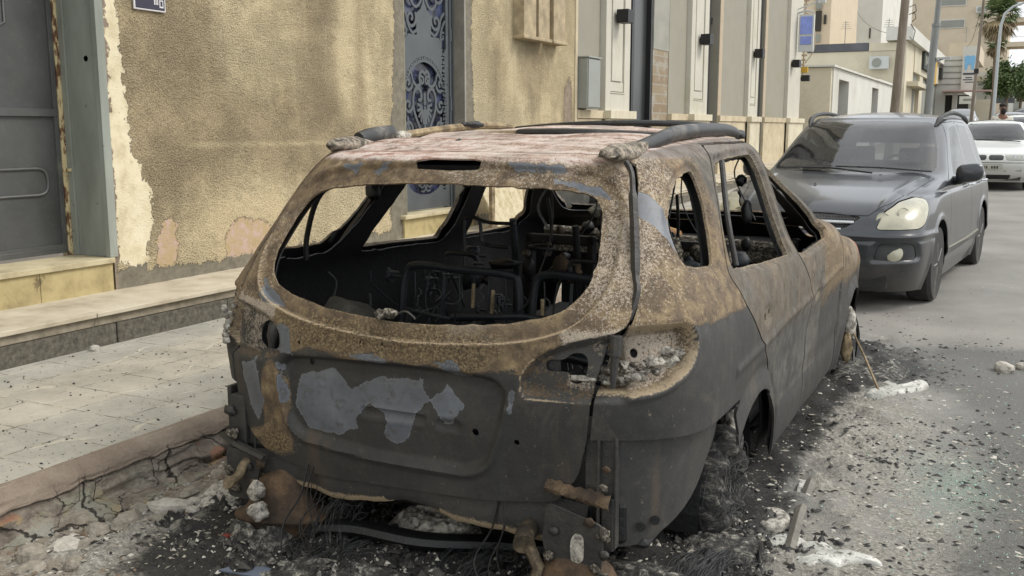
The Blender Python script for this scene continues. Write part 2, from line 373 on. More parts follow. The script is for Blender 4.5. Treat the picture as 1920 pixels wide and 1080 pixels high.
# pavement tiles
def tiles_mat():
    t = NT('pavement_tiles', .85); X, Y, Z = t.xyz()
    def line(v, per, off, w):           # thin joint lines
        f = t.math('FRACT', t.math('DIVIDE', t.math('ADD', v, off), per)); d = t.math('ABSOLUTE', t.math('SUBTRACT', f, .5)); return t.step(d, .5 - w / per, .5 - w / per * .3)
    jx = line(X, .31, 50 * .31 + 3.82 - .31 * 12 - .155 + .155, .005); jy = line(Y, .3, 30.28, .005)
    dist = t.noise(2.5, 3, .5)
    row = t.math('GREATER_THAN', X, -3.82); row2 = t.math('LESS_THAN', X, -4.45)
    n = t.noise(3, 6, .62); n2 = t.noise(45, 4, .7)
    beige = t.ramp(n, [(.3, '#8b8679'), (.55, '#a29c8e'), (.75, '#b3ad9f')]); grey = t.ramp(n, [(.3, '#87857b'), (.55, '#9c998e'), (.75, '#adaa9e')])
    c = t.mix(row, beige, grey); c = t.mix(row2, c, grey)
    wv = t.t.nodes.new('ShaderNodeTexWave'); wv.inputs['Scale'].default_value = 1.6; wv.inputs['Distortion'].default_value = 9; wv.inputs['Detail'].default_value = 1.5; wv.inputs['Detail Scale'].default_value = 1.2
    t.L(t.co, wv.inputs[0]); arc = t.math('MULTIPLY', t.step(wv.outputs['Fac'], .955, .995), t.step(t.noise(3.4, 2), .5, .6))
    c = t.mix(t.math('MULTIPLY', arc, .45), c, '#c2baa6')
    c = t.mix(t.math('MULTIPLY', t.step(n2, .5, .75), .5), c, '#6a675f')
    c = t.mix(t.math('MULTIPLY', t.step(t.noise(1.1, 5, .65), .5, .75), .25), c, '#a8a395')
    j = t.math('MAXIMUM', jx, jy); c = t.mix(t.math('MULTIPLY', j, t.step(t.noise(9, 3), .25, .6)), c, t.ramp(t.noise(14, 3), [(.42, '#4c473d'), (.58, '#b4aa96')]))
    h = t.math('SUBTRACT', t.math('ADD', t.math('MULTIPLY', n2, .25), t.math('MULTIPLY', arc, .4)), j)
    return t.done(c, .85, t.bump(h, .6, .006))
xs = axis_pts([(PX - .02, SX, .05)]); ys = axis_pts([(-12, 1, 1), (1, 9, .05), (9, 34, .5)])
pv = sheet('pavement', xs, ys, lambda X, Y: .18 + gz(Y) + .006 * (fbm(X + 9, Y + 9, 0 * X, 2, 2) - .5), tiles_mat()); tag(pv, kind='structure')

# kerb: a rounded concrete lip over crumbling render and rubble
def kerb_mat():
    t = NT('kerb_concrete', .92); lo = t.attr('low')
    n = t.noise(4, 6, .65); n2 = t.noise(50, 5, .75)
    lip = t.ramp(n, [(.3, '#736659'), (.55, '#8a7d6e'), (.75, '#9f9384')])
    rub = t.ramp(t.noise(9, 7, .75, .5), [(.3, '#4a4138'), (.48, '#736a5f'), (.62, '#8f8779'), (.78, '#a29a8c')])
    c = t.mix(t.step(lo, .35, .5), lip, rub)
    # old paint left on the lower render, in flakes
    fl = t.noise(6.5, 5, .65, .7, off=(3, 1, 0)); gate = t.math('MULTIPLY', t.step(lo, .5, .62), t.step(fl, .53, .555))
    hue = t.noise(2.3, 2, .5, off=(7, 2, 5)); paint = t.ramp(hue, [(.38, '#83604f'), (.46, '#8f6650'), (.5, '#998562'), (.56, '#828170'), (.64, '#8b8a80')], 'LINEAR')
    c = t.mix(t.math('MULTIPLY', gate, .85), c, paint)
    cr_ = t.vor(3.2, 'DISTANCE_TO_EDGE', co=None); w = t.t.nodes.new('ShaderNodeVectorMath'); w.operation = 'ADD'
    nn = t.t.nodes.new('ShaderNodeTexNoise'); nn.inputs['Scale'].default_value = 6; nn.inputs['Detail'].default_value = 5; t.L(t.co, nn.inputs['Vector'])
    t.L(t.co, w.inputs[0]); sc = t.t.nodes.new('ShaderNodeVectorMath'); sc.operation = 'SCALE'; sc.inputs[3].default_value = .25; t.L(nn.outputs['Color'], sc.inputs[0]); t.L(sc.outputs[0], w.inputs[1])
    crk = t.math('MAXIMUM', t.math('SUBTRACT', 1, t.step(t.vor(2.6, 'DISTANCE_TO_EDGE', co=w.outputs[0]), .004, .022)), t.math('SUBTRACT', 1, t.step(t.vor(4.6, 'DISTANCE_TO_EDGE', co=w.outputs[0]), .002, .012))); crk = t.math('MULTIPLY', crk, t.step(lo, .2, .5))
    c = t.mix(crk, c, '#2e2922')
    c = t.mix(t.math('MULTIPLY', t.step(n2, .5, .8), .4), c, '#4d453a')
    h = t.math('SUBTRACT', t.math('ADD', n2, t.math('MULTIPLY', t.noise(14, 6, .7), 1.4)), t.math('MULTIPLY', crk, 2))
    return t.done(c, .93, t.bump(h, .9, .012))
ys = axis_pts([(-12, 1.2, .6), (1.2, 4.2, .012), (4.2, 9, .06), (9, 34, .5)])
prof = np.array([(-3.235, .183), (-3.215, .184), (-3.19, .178), (-3.165, .165), (-3.148, .148), (-3.138, .13), (-3.133, .117), (-3.131, .112), (-3.148, .108), (-3.140, .10), (-3.130, .085), (-3.120, .068), (-3.108, .050), (-3.092, .034), (-3.068, .020), (-3.035, .010), (-2.99, .002), (-2.94, -.02)])
t_ = np.linspace(0, len(prof) - 1, 60); PR = np.stack([np.interp(t_, np.arange(len(prof)), prof[:, k]) for k in (0, 1)], 1)
S_, Y_ = np.meshgrid(np.arange(60) / 59, ys); X_ = np.interp(S_, np.arange(60) / 59, PR[:, 0]); Z_ = np.interp(S_, np.arange(60) / 59, PR[:, 1])
lowm = sst(.38, .47, S_)
edge = .045 * (fbm(Y_, 0 * Y_, 0 * Y_ + 3, 2.2, 5) - .5) + .02 * (fbm(Y_, 0 * Y_, 0 * Y_ + 9, 14, 2) - .5)
Z_ = Z_ + edge * sst(.2, .4, S_) * (1 - sst(.75, 1, S_))
lmp = fbm(X_ * 3 + 30, Y_ + 30, Z_ * 3, 5, 6); lump2 = np.round(fbm(Y_ + 7, S_ * .6, 0 * Y_, 3.2, 2) * 7) / 7
lowm = lowm * (.28 + .72 * sst(.60, .78, S_)); X_ = X_ + lowm * ((lmp - .5) * .11 + (lump2 - .5) * .12 * (1 - sst(.8, 1, S_))); Z_ = Z_ + lowm * (lmp - .5) * .05 + gz(Y_)
X_ = X_ + (1 - lowm) * .012 * (fbm(Y_, S_ * 3, 0 * Y_, 6, 3) - .5)
V = np.stack([X_, Y_, Z_], -1).reshape(-1, 3); r, c = X_.shape; i = np.arange(r * c).reshape(r, c)
F = np.stack([i[:-1, :-1].ravel(), i[:-1, 1:].ravel(), i[1:, 1:].ravel(), i[1:, :-1].ravel()], 1)
kb = mesh('kerb', V, F, kerb_mat(), attrs=dict(low=S_.ravel()), smooth=True); tag(kb, kind='structure')

# raised stone step in front of the houses
def stone_mat(name, a, b, c_, sc=14, bs=.5, bd=.006, spots=None):
    t = NT(name, .88); n = t.noise(sc, 6, .7); n2 = t.noise(sc * 8, 4, .75)
    c = t.ramp(n, [(.3, a), (.5, b), (.72, c_)]); c = t.mix(t.math('MULTIPLY', t.step(n2, .5, .8), .5), c, a)
    c = t.mix(t.math('MULTIPLY', t.step(t.noise(1.6, 5, .65), .52, .75), .4), c, a)
    if spots: c = t.mix(t.step(t.noise(sc * .5, 5, .7, off=(4, 4, 4)), .62, .68), c, spots)
    return t.done(c, .88, t.bump(t.math('ADD', n, n2), bs, bd))
m_step_top = stone_mat('limestone_slab', '#8d826e', '#b0a691', '#c4bba8', 3); m_riser = stone_mat('rough_grey_stone', '#4c473e', '#6f6a5e', '#8e887a', 30, 1.0, .012)
m_mortar = stone_mat('cement_render', '#6e6656', '#8b8271', '#9f9684', 12)
ys = axis_pts([(-12, 1, 1), (1, 9, .04), (9, 34, .4)])
xs = axis_pts([(WX - .5, PX + .03, .05)])
def slab_z(X, Y): return .388 + gz(Y) + .004 * (fbm(X, Y, 0 * X, 3, 2) - .5)
o = sheet('walkway', xs, ys, slab_z, m_step_top); tag(o, kind='structure')
b = MB(); nb = 0
yy = list(np.arange(-12, 34, .95))
rng = random.Random(3)
for y0, y1 in zip(yy[:-1], yy[1:]):
    za = gzf(y0); k = rng.uniform(-.006, .006); y1 -= .008
    b.box((PX - .06, y0, .10 + za), (PX + k, y1, .305 + za), 0)
b.box((PX - .3, -12, .05), (PX - .014, 34, .30), 1)
yy = list(np.arange(-12, 34, 1.23))
for y0, y1 in zip(yy[:-1], yy[1:]):
    za = gzf(y0); b.box((PX - .07, y0, .309 + za), (PX + .004 + rng.uniform(-.004, .004), y1 - .003, .362 + za), 1); b.box((PX - .05, y0, .365 + za), (PX + .034 + rng.uniform(-.004, .004), y1 - .006, .3915 + za + rng.uniform(-.002, .003)), 2)
o = b.build('walkway_riser', [m_riser, m_mortar, m_step_top]); tag(o, kind='structure'); mod_bevel(o, .004, 2)
# ------------------------------------------------------------ roughcast house on the left
def roughcast():
    t = NT('roughcast_plaster', .95)
    g = t.math('ADD', t.math('MULTIPLY', t.noise(68, 4, .65, .6), .75), t.math('MULTIPLY', t.vor(85), .32)); g2 = t.noise(130, 3, .65); big = t.noise(.9, 5, .6); st = t.attr('stain')
    c = t.ramp(big, [(.3, '#b2a381'), (.5, '#c2b28f'), (.7, '#d0c2a0')])
    c = t.mix(t.math('MULTIPLY', t.step(g, .60, .34), .5), c, '#75664a')             # dirt sits in the pits
    c = t.mix(t.math('MULTIPLY', t.step(g2, .55, .68), .6), c, '#ddd1ad')
    vs = t.noise(3.2, 5, .65, co=None, stretch=(1, 1, .16)); s = t.math('ADD', st, t.math('MULTIPLY', t.math('SUBTRACT', vs, .5), .9))
    c = t.mix(t.math('MULTIPLY', t.step(s, .42, .95), .7), c, t.ramp(g, [(.35, '#6b5d45'), (.7, '#958569')]))
    ln = t.attr('seam'); c = t.mix(t.math('MULTIPLY', ln, .4), c, '#d0c09a')
    w = t.math('MULTIPLY', t.math('SUBTRACT', t.noise(12, 7, .72), .5), .24); w = t.math('ADD', w, t.math('MULTIPLY', t.math('SUBTRACT', t.noise(70, 3), .5), .03))
    def patch(name, col, edge='#6a5f4a'):
        f = t.math('ADD', t.attr(name), w); return t.step(f, .004, -.004), f
    cr_, f = patch('cream', None); smoothm = cr_
    cc = t.ramp(t.noise(6, 6, .65), [(.3, '#b5a888'), (.5, '#cfc4a6'), (.75, '#d9d0b6')]); cc = t.mix(t.step(t.noise(11, 6, .75), .63, .72), cc, '#8c8068')
    c = t.mix(cr_, c, cc)
    pk, f = patch('pink', None); c = t.mix(pk, c, t.ramp(t.noise(9, 6, .75), [(.38, '#a3916c'), (.5, '#ab9577'), (.56, '#b0988a'), (.66, '#b5a196')])); smoothm = t.math('MAXIMUM', smoothm, pk)
    ce, f = patch('cement', None); c = t.mix(ce, c, t.ramp(t.noise(12, 6, .7), [(.3, '#5c574c'), (.6, '#7a7465'), (.8, '#8b8576')])); smoothm = t.math('MAXIMUM', smoothm, ce)
    br, f = patch('bare', None); c = t.mix(br, c, t.ramp(t.noise(12, 6, .7), [(.3, '#6b5f50'), (.6, '#8d8070'), (.8, '#9a9080')])); smoothm = t.math('MAXIMUM', smoothm, br)
    h = t.math('MULTIPLY', t.math('ADD', t.math('MULTIPLY', g, 1.3), t.math('MULTIPLY', g2, .5)), t.math('SUBTRACT', 1, t.math('MULTIPLY', smoothm, .88)))
    h = t.math('MULTIPLY', h, t.math('ADD', .35, t.math('MULTIPLY', t.step(t.noise(1.7, 4, .6), .35, .65), .9)))
    h = t.math('SUBTRACT', h, t.math('MULTIPLY', smoothm, .6))
    return t.done(c, .95, t.bump(h, 1.0, .03))
house = root('stucco_house', 'weathered roughcast house with stained yellow plaster and peeling base beside the pavement', 'house', (WX, 6, 0))
def W2H(V): V = np.asarray(V, float).copy(); V -= np.array([WX, 6, 0]); return V
class HB(MB):
    """builder that takes world coordinates and hands the mesh to a root"""
    def build(s, name, mat=None, parent=None, smooth=False, bev=0, ang=35):
        if parent is not None:
            l = parent.location; s.V = [(v[0] - l[0], v[1] - l[1], v[2] - l[2]) for v in s.V]
        return MB.build(s, name, mat, parent, smooth, bev, ang)
top = 9.5
patches = [(-12, 2.6, .37, top), (2.6, 4.665, 3.0, top), (4.665, 8.28, .37, top), (8.28, 9.45, 3.25, top), (9.45, 12.46, .37, top)]
VV, FF, base = [], [], 0
for (y0, y1, z0, z1) in patches:
    d = .035 if (y0 > 4 and y0 < 9.4) else .12
    ys = axis_pts([(y0, y1, d)]); zs = axis_pts([(z0, min(z1, 3.3), d), (min(z1, 3.3), z1, .5)]) if z0 < 3 else axis_pts([(z0, z1, .4)])
    Y, Z = np.meshgrid(ys, zs); X = np.full(Y.shape, WX)
    rr = .006 * (fbm(Y, Z, 0 * Y, 2, 3) - .5) + .004 * (fbm(Y, Z, 0 * Y, 16, 2) - .5)
    m = (Y > y0) & (Y < y1); X = X + rr * 2 * m
    r, c = Y.shape; i = np.arange(r * c).reshape(r, c) + base
    VV.append(np.stack([X, Y, Z], -1).reshape(-1, 3)); FF.append(np.stack([i[:-1, :-1].ravel(), i[:-1, 1:].ravel(), i[1:, 1:].ravel(), i[1:, :-1].ravel()], 1)); base += r * c
    b = np.array([(WX, y0, z0), (WX, y1, z0), (WX, y1, z1), (WX, y0, z1), (WX - .5, y0, z0), (WX - .5, y1, z0), (WX - .5, y1, z1), (WX - .5, y0, z1)])
    VV.append(b); FF.append(np.array([(0, 4, 5, 1), (1, 5, 6, 2), (2, 6, 7, 3), (3, 7, 4, 0), (4, 7, 6, 5)]) + base); base += 8
V = np.vstack(VV); F = np.vstack(FF); Y, Z = V[:, 1], V[:, 2]
cream = sdf([(4.60, 3.2), (4.86, 3.2), (4.81, 2.3), (4.83, 1.85), (4.88, 1.32), (5.0, 1.08), (5.03, .85), (4.98, .7), (4.92, .47), (4.80, .52), (4.60, .62)], Y, Z)
pink = np.minimum(np.minimum(sdf(closed([(5.06, .5), (5.03, .62), (5.1, .78), (5.2, .84), (5.24, .7), (5.2, .5)]), Y, Z), sdf(closed([(5.78, .45), (5.74, .66), (5.88, .78), (6.0, .76), (6.2, .72), (6.25, .6), (6.2, .45)]), Y, Z)),
                  sdf(closed([(10.2, .5), (10.1, 1.0), (10.5, 1.2), (10.9, .8), (10.7, .5)]), Y, Z))
cement = np.minimum(Z - .47 - .06 * (fbm(Y, 0 * Y, 0 * Y, 3, 3) - .3) - .05 * blob(Y, 0, 4.8, 0, .2, 1), sdf(closed([(8.0, .3), (8.18, 3.3), (8.4, 3.3), (8.4, .3)]), Y, Z))
cement = np.minimum(cement, sdf([(8.13, .3), (8.10, 1.2), (8.16, 1.9), (8.12, 2.3), (8.10, 3.4), (8.5, 3.4), (8.5, .3)], Y, Z)); cement = np.minimum(cement, sdf([(9.3, .3), (9.62, .3), (9.66, 1.5), (9.61, 2.2), (9.63, 3.4), (9.3, 3.4)], Y, Z))
bare = np.minimum(sdf([(4.5, .3), (4.5, 3.5), (4.735, 3.5), (4.72, 2.0), (4.70, 1.5), (4.71, 1.2), (4.69, .3)], Y, Z), sdf([(12.2, .3), (12.05, 1.9), (12.25, 2.2), (12.33, 2.3), (12.40, 1.5), (12.40, .3)], Y, Z) + .03)
stain = .9 * blob(Y, Z, 5.35, 2.4, .45, 1.3) + .75 * blob(Y, Z, 6.9, 2.9, .28, 1.6) + .55 * blob(Y, Z, 7.55, 2.6, .12, 1.2) + .5 * blob(Y, Z, 6.2, 1.5, 1.6, .35) + .5 * blob(Y, Z, 5.0, 1.6, .3, .8) + .75 * blob(Y, Z, 11.2, 2.2, .55, .5) + .5 * blob(Y, Z, 10.2, 2.0, .3, 1.2) + .6 * blob(Y, Z, 12.2, 1.6, .2, .5) + .5 * blob(Y, Z, 7.2, 1.2, 1.2, .25) + .3
seam = np.exp(-((Z - 1.345) / .008) ** 2) * ((Y > 5.4) & (Y < 8.1)) * .9
mesh('wall', W2H(V), F, roughcast(), house, attrs=dict(cream=cream, pink=pink, cement=cement, bare=bare, stain=np.clip(stain, 0, 1), seam=seam))
# corner band, ribs, parapet
m_cornerband = plain('pale_painted_edge', '#b9ad92', .9, var=.12, sc=6, dirt='#857a63'); b = HB()
b.box((WX - .4, 12.42, .37), (WX + .02, 12.50, top)); b.build('corner_band', m_cornerband, house, bev=.012)
m_rib = plain('weathered_render', '#a39478', .92, var=.2, sc=7, bs=.5, dirt='#6f6450')
for k, (ya, yb) in enumerate([(10.62, 10.95), (11.02, 11.33), (11.45, 11.80)]):
    b = HB(); p = [(ya, 3.6), (ya, 2.53), (yb, 2.53), (yb, 3.6)]
    b.box((WX - .02, ya, 2.52), (WX + .14, yb, 5.2)); b.box((WX - .02, ya - .03, 2.505), (WX + .16, yb + .03, 2.545)); b.build('wall_rib', m_rib, house, bev=.008)
# left door: sill, recessed leaf, frame
m_sill = stone_mat('sandstone_sill', '#8f8468', '#b3a888', '#c5bb9c', 4); m_sillface = stone_mat('yellow_stone_face', '#8a7c58', '#aa9b70', '#b8aa80', 6, .4, .004, '#6f6347')
b = HB(); b.box((WX - .36, 1.0, .575), (WX + .025, 4.655, .612)); b.build('door_sill', m_sill, house, bev=.004)
for ya, yb in [(1.0, 2.3), (2.304, 3.46), (3.464, 3.98), (3.984, 4.64)]:
    pass
b = HB()
for ya, yb in [(1.0, 2.3), (2.304, 3.46), (3.464, 4.08), (4.084, 4.645)]: b.box((WX - .3, ya, .37), (WX + .006, yb, .573))
b.build('sill_riser', m_sillface, house, bev=.003)
m_jamb = NT('grey_green_gloss_paint', .5)
_n = m_jamb.noise(5, 5, .6, stretch=(1, 1, .25)); _c = m_jamb.ramp(_n, [(.3, '#75796f'), (.6, '#8b8f86'), (.8, '#999d94')]); _c = m_jamb.mix(m_jamb.step(m_jamb.noise(9, 6, .7, off=(3, 0, 0)), .64, .69), _c, '#4f4c42')
m_jamb = m_jamb.done(_c, .5, m_jamb.bump(m_jamb.noise(60, 3), .2, .003))
b = HB(); b.box((WX - .36, 4.645, .613), (WX + .004, 4.665, 3.0)); b.box((WX - .35, 4.628, .613), (WX - .30, 4.645, 3.0)); b.box((WX - .03, 4.625, .613), (WX + .014, 4.69, 3.02)); b.box((WX - .36, 1.0, 2.98), (WX + .01, 4.66, 3.0)); b.build('door_frame', m_jamb, house, bev=.003)
def rusty_strip():
    t = NT('rusty_flaking_paint', .85); n = t.noise(14, 7, .75, stretch=(1, 1, .4)); c = t.ramp(n, [(.35, '#3a2b1f'), (.48, '#6b4c33'), (.53, '#c2b48c'), (.75, '#b5a67c')], 'LINEAR'); return t.done(c, .85, t.bump(n, .6, .006))
b = HB(); b.box((WX - .385, 4.60, .613), (WX - .352, 4.645, 3.0)); b.box((WX - .352, 4.612, 1.18), (WX - .31, 4.645, 1.20)); b.build('hinge_strip', rusty_strip(), house, bev=.003)
def door_paint():
    t = NT('dark_door_enamel', .48); n = t.noise(2.5, 5, .6); c = t.ramp(n, [(.3, '#3c3d3c'), (.6, '#4a4b4a'), (.8, '#565755')])
    c = t.mix(t.math('MULTIPLY', t.step(t.noise(30, 4, .7), .55, .75), .25), c, '#6b6a62')
    f = t.math('ADD', t.attr('peel'), t.math('MULTIPLY', t.math('SUBTRACT', t.noise(18, 6, .7), .5), .22)); c = t.mix(t.step(f, .004, -.004), c, t.ramp(t.noise(25, 5), [(.35, '#55584a'), (.6, '#7b7c68')]))
    c = t.mix(t.step(t.noise(13, 6, .75, off=(1, 2, 3)), .69, .71), c, '#8d8d84')
    return t.done(c, .45, t.bump(t.noise(50, 4), .15, .003))
dx = WX - .38
ys = np.arange(1.0, 4.601, .03); ys = np.append(ys, 4.60) if ys[-1] < 4.6 else ys; zs = np.arange(.63, 3.0, .03)
Y, Z = np.meshgrid(ys, zs); X = np.full(Y.shape, dx) + .004 * (fbm(Y, Z, 0 * Y, 1.5, 2) - .5)
r, c = Y.shape; i = np.arange(r * c).reshape(r, c)
leaf = mesh('metal_door', W2H(np.stack([X, Y, Z], -1).reshape(-1, 3)), np.stack([i[:-1, :-1].ravel(), i[:-1, 1:].ravel(), i[1:, 1:].ravel(), i[1:, :-1].ravel()], 1), door_paint(), house,
            attrs=dict(peel=np.minimum(sdf([(4.13, 2.6), (4.25, 2.6), (4.24, 2.3), (4.2, 2.0), (4.17, 1.85), (4.15, 2.2)], Y.ravel(), Z.ravel()) + .02, 1)))
m_doorpaint = leaf.data.materials[0]
b = HB()
def dtube(P, r=.011): b.tube([(dx + .004, y, z) for y, z in P], r, 6)
dz = 1.47 - 1.47; k = 5.76 / 5.5
def dpnt(Y55, z55): return (Y55 * k, 1.47 + (z55 - 1.47) * k)       # measured on a nearer plane, pushed back to the leaf
def rr(y0, y1, z0, z1, rad=.07):
    P = rnd([(y0, z0), (y1, z0), (y1, z1), (y0, z1)], rad, 5); return [tuple(p) for p in P] + [tuple(P[0])]
dtube(rr(2.6, 4.49, 1.03, 1.205, .085)); dtube(rr(2.6, 4.49, 1.03, 1.205, .085), .007)
dtube([(2.6, 1.72), (4.13, 1.72), (4.17, 1.77), (4.17, 2.02), (4.14, 2.06)]); dtube([(4.14, 2.06), (4.26, 2.13), (4.27, 2.9)]); dtube(rr(2.6, 4.1, 2.12, 2.9))
b.box((dx - .01, 1.0, 1.545), (dx + .022, 4.595, 1.595)); b.box((dx - .01, 1.0, .632), (dx + .02, 4.595, .69)); b.box((dx - .01, 4.565, .69), (dx + .018, 4.598, 3.0)); b.box((dx - .01, 4.0, .66), (dx + .021, 4.6, .668))
b.V = [(v[0], v[1], v[2]) for v in b.V]
o = b.build('door_moulding', plain('dark_moulding_enamel', '#4b4c4b', .45, var=.12, dirt='#6a6a60'), house, smooth=True, bev=.002); o.parent = leaf
# (a moulding belongs to the leaf: same local space, because the leaf sits at the root's origin)
b = HB(); b.lathe([(.0, 0), (.02, 0), (.022, .01), (.008, .014), (.006, .03), (.0, .03)], (WX - .12, 4.645, 1.92), 'y', 12); 
o = b.build('keyhole_plate', m_doorpaint, house); 
# threshold dirt
# ---------------- ornamental door
orn = HB(); D2 = WX - .15
m_plaster = plain('grey_cement_reveal', '#86826f', .9, var=.12, sc=4, bs=.3, dirt='#6d6857'); m_marble = NT('grey_marble', .35); _n = m_marble.noise(3, 8, .7, 1.2); m_marble = m_marble.done(m_marble.ramp(_n, [(.3, '#6f6c62'), (.5, '#7e7a6e'), (.62, '#8b877b')]), .35)
b = HB(); b.box((WX - .4, 8.262, .6), (WX + .004, 8.28, 3.27)); b.box((WX - .4, 8.27, 3.235), (WX + .003, 9.46, 3.25)); b.build('plaster_reveal', m_plaster, house, bev=.004)
b = HB(); b.box((WX - .3, 9.441, .6), (WX + .008, 9.475, 3.25)); b.build('marble_jamb', m_marble, house, bev=.003)
b = HB(); b.box((WX - .35, 8.2, .37), (WX + .02, 9.6, .575)); b.build('sill_riser', m_sillface, house, bev=.004)
b = HB(); b.box((WX - .35, 8.16, .577), (WX + .06, 9.64, .615)); b.build('door_sill', m_sill, house, bev=.006)
m_gate = plain('blue_grey_door_paint', '#53575a', .5, .15, var=.1, sc=5, bs=.1); m_glass2 = NT('blue_obscured_glass', .25); m_glass2 = m_glass2.done(m_glass2.ramp(m_glass2.noise(6, 4), [(.35, '#17191f'), (.5, '#2a2e40'), (.62, '#434a66')]), .25)
b = HB(); b.box((D2 - .05, 8.28, .616), (D2 + .012, 8.36, 3.24)); b.box((D2 - .05, 9.31, .616), (D2 + .012, 9.438, 3.24)); b.box((D2 - .05, 8.36, 3.16), (D2 + .012, 9.31, 3.24)); b.box((D2 + .012, 9.352, .616), (D2 + .03, 9.372, 3.24)); b.box((D2 + .012, 9.42, .616), (D2 + .028, 9.438, 3.24))
b.build('door_frame', m_gate, house, bev=.004)
b = HB()
for z in (2.45, 1.72): b = HB(); b.tube([(D2 + .03, 9.365, z - .07), (D2 + .03, 9.365, z + .07)], .012, 8); b.build('hinge', m_gate, house)
b = HB(); b.box((D2 + .012, 9.31, 1.93), (D2 + .02, 9.45, 1.937)); b.build('door_strap', m_gate, house)
odoor = mesh('ornamental_door', W2H([(D2 - .03, 8.36, .63), (D2 - .03, 9.31, .63), (D2 - .03, 9.31, 3.16), (D2 - .03, 8.36, 3.16)]), [(0, 1, 2, 3)], m_glass2, house)
odoor.name = 'ornamental_door'
# cut-out sheet: a grid clipped by the drawing
d_ = .0065; ys = np.arange(8.36, 9.3101, d_); zs = np.arange(.63, 3.16, d_); Y, Z = np.meshgrid(ys, zs); Yf, Zf = Y.ravel(), Z.ravel(); cx = 8.86
u = np.abs(Yf - cx); uu = Yf - cx
def stroke(P, w): 
    d = np.full(Yf.shape, 1e9)
    for a, b_ in zip(P[:-1], P[1:]):
        ex, ey = b_[0] - a[0], b_[1] - a[1]; L = ex * ex + ey * ey + 1e-9; tt = np.clip(((u - a[0]) * ex + (Zf - a[1]) * ey) / L, 0, 1); d = np.minimum(d, np.hypot(u - a[0] - tt * ex, Zf - a[1] - tt * ey))
    return d - w
def spiral(c, r0, turns, a0, sgn=1, n=20):
    return [(c[0] + r0 * (1 - .8 * t) * cos(a0 + sgn * turns * 2 * pi * t), c[1] + r0 * (1 - .8 * t) * sin(a0 + sgn * turns * 2 * pi * t)) for t in np.linspace(0, 1, n)]
def motif(zc, sc=1.0):
    S = []; q = lambda P: [(x * sc, zc + z * sc) for x, z in P]
    S.append(stroke(q(spline([(.0, -.34), (.10, -.20), (.19, -.05), (.20, .08), (.14, .16), (.07, .13), (.06, .06), (.10, .05)], 5)), .016 * sc))
    S.append(stroke(q(spline([(.0, .30), (.05, .32), (.09, .27), (.08, .2), (.14, .18), (.2, .22)], 5)), .015 * sc))
    S.append(stroke(q(spiral((.05, .23), .045, .9, 1.2)), .012 * sc))
    for a in (-1.35, -1.0, -.6, -.2, .2): S.append(stroke(q([(.02 + .035 * cos(a), -.02 + .035 * sin(a)), (.125 * cos(a), -.02 + .15 * sin(a))]), .013 * sc))
    S.append(stroke(q([(0, -.02), (0, -.25)]), .014 * sc)); S.append(stroke(q([(0, .02), (0, .10)]), .02 * sc))
    for zz in (.2, -.22, 0): S.append(stroke(q(spiral((.29, zz), .075, 1.1, 3.3, -1 if zz < 0 else 1)), .014 * sc)); 
    S.append(stroke(q(spline([(.2, .22), (.24, .3), (.31, .28), (.36, .18)], 4)), .012 * sc)); S.append(stroke(q(spline([(.08, -.26), (.2, -.3), (.28, -.22), (.3, -.12)], 4)), .014 * sc)); S.append(stroke(q(spline([(0, -.34), (.1, -.4), (.2, -.38)], 4)), .016 * sc))
    return np.min(S, axis=0)
zc = 1.70
R_ = np.hypot(uu / .39, (Zf - zc) / .44); ring_in = (R_ - 1) * .4
ang = np.arctan2(Zf - zc, uu); kf = (ang / (2 * pi) * 34) % 1; rr_ = (R_ - 1.045) / .085
key = np.maximum(np.abs(rr_ - .5) - .5, 0) * 1.0
keycut = ((np.abs(rr_ - .5) < .5) & (((kf < .16)) | ((kf > .3) & (kf < .75) & (np.abs(rr_ - .3) < .13)) | ((kf > .62) & (kf < .78) & (rr_ > .3)) | (np.abs(rr_ - .93) < .1) & (kf < .85)) & (Zf > zc - .3))
fy = (Zf / .085) % 1; sx = (Yf - 9.20) / .07
strip = ((sx > 0) & (sx < 1) & (Zf < 2.38) & (Zf > .8) & (((fy < .2)) | ((np.abs(sx - .3) < .1) & (fy > .2) & (fy < .8)) | ((np.abs(sx - .75) < .12) & (fy > .4)) | ((fy > .6) & (fy < .78) & (sx > .3))))
open_low = np.maximum(ring_in, -(Zf - zc + 5)); 
spade = sdf([(0, 3.3), (-.0, 2.78), (.02, 2.72), (.06, 2.66), (.13, 2.62), (.14, 2.5), (.13, 2.40), (.3, 2.40), (.36, 2.30), (.39, 2.26), (.44, 2.3), (.44, 3.3)], u, Zf)
open_up = np.maximum(spade, Zf - 3.1)
low2 = np.maximum(np.hypot(uu / .36, (Zf - .98) / .2) - 1, 0) * .3 + np.where(np.hypot(uu / .36, (Zf - .98) / .2) < 1, -.02, 0)
up_st = np.min([stroke(spline([(.0, 2.85), (.07, 2.72), (.16, 2.68), (.24, 2.74), (.22, 2.82), (.16, 2.8)], 5), .014), stroke(spiral((.24, 2.56), .10, 1.2, 2.6), .015), stroke(spiral((.30, 2.85), .10, 1.2, 4), .015), stroke(spline([(.13, 2.45), (.22, 2.42), (.3, 2.5), (.34, 2.6), (.40, 2.66)], 5), .014),
                stroke(spline([(.36, 2.3), (.33, 2.42), (.37, 2.52), (.42, 2.58)], 5), .013), stroke(spiral((.37, 2.42), .05, 1, 1), .01), stroke(spiral((.12, 2.95), .08, 1.1, 1), .013), stroke([(0, 2.7), (0, 3.1)], .012), stroke(spline([(.1, 3.1), (.2, 2.95), (.35, 3.0), (.42, 3.1)], 5), .014)], axis=0)
mot = np.minimum(motif(zc, 1.08), 9); low_st = motif(.98, .42)
solid = -np.minimum(np.minimum(open_low, open_up), low2)                      # >0 inside the openings
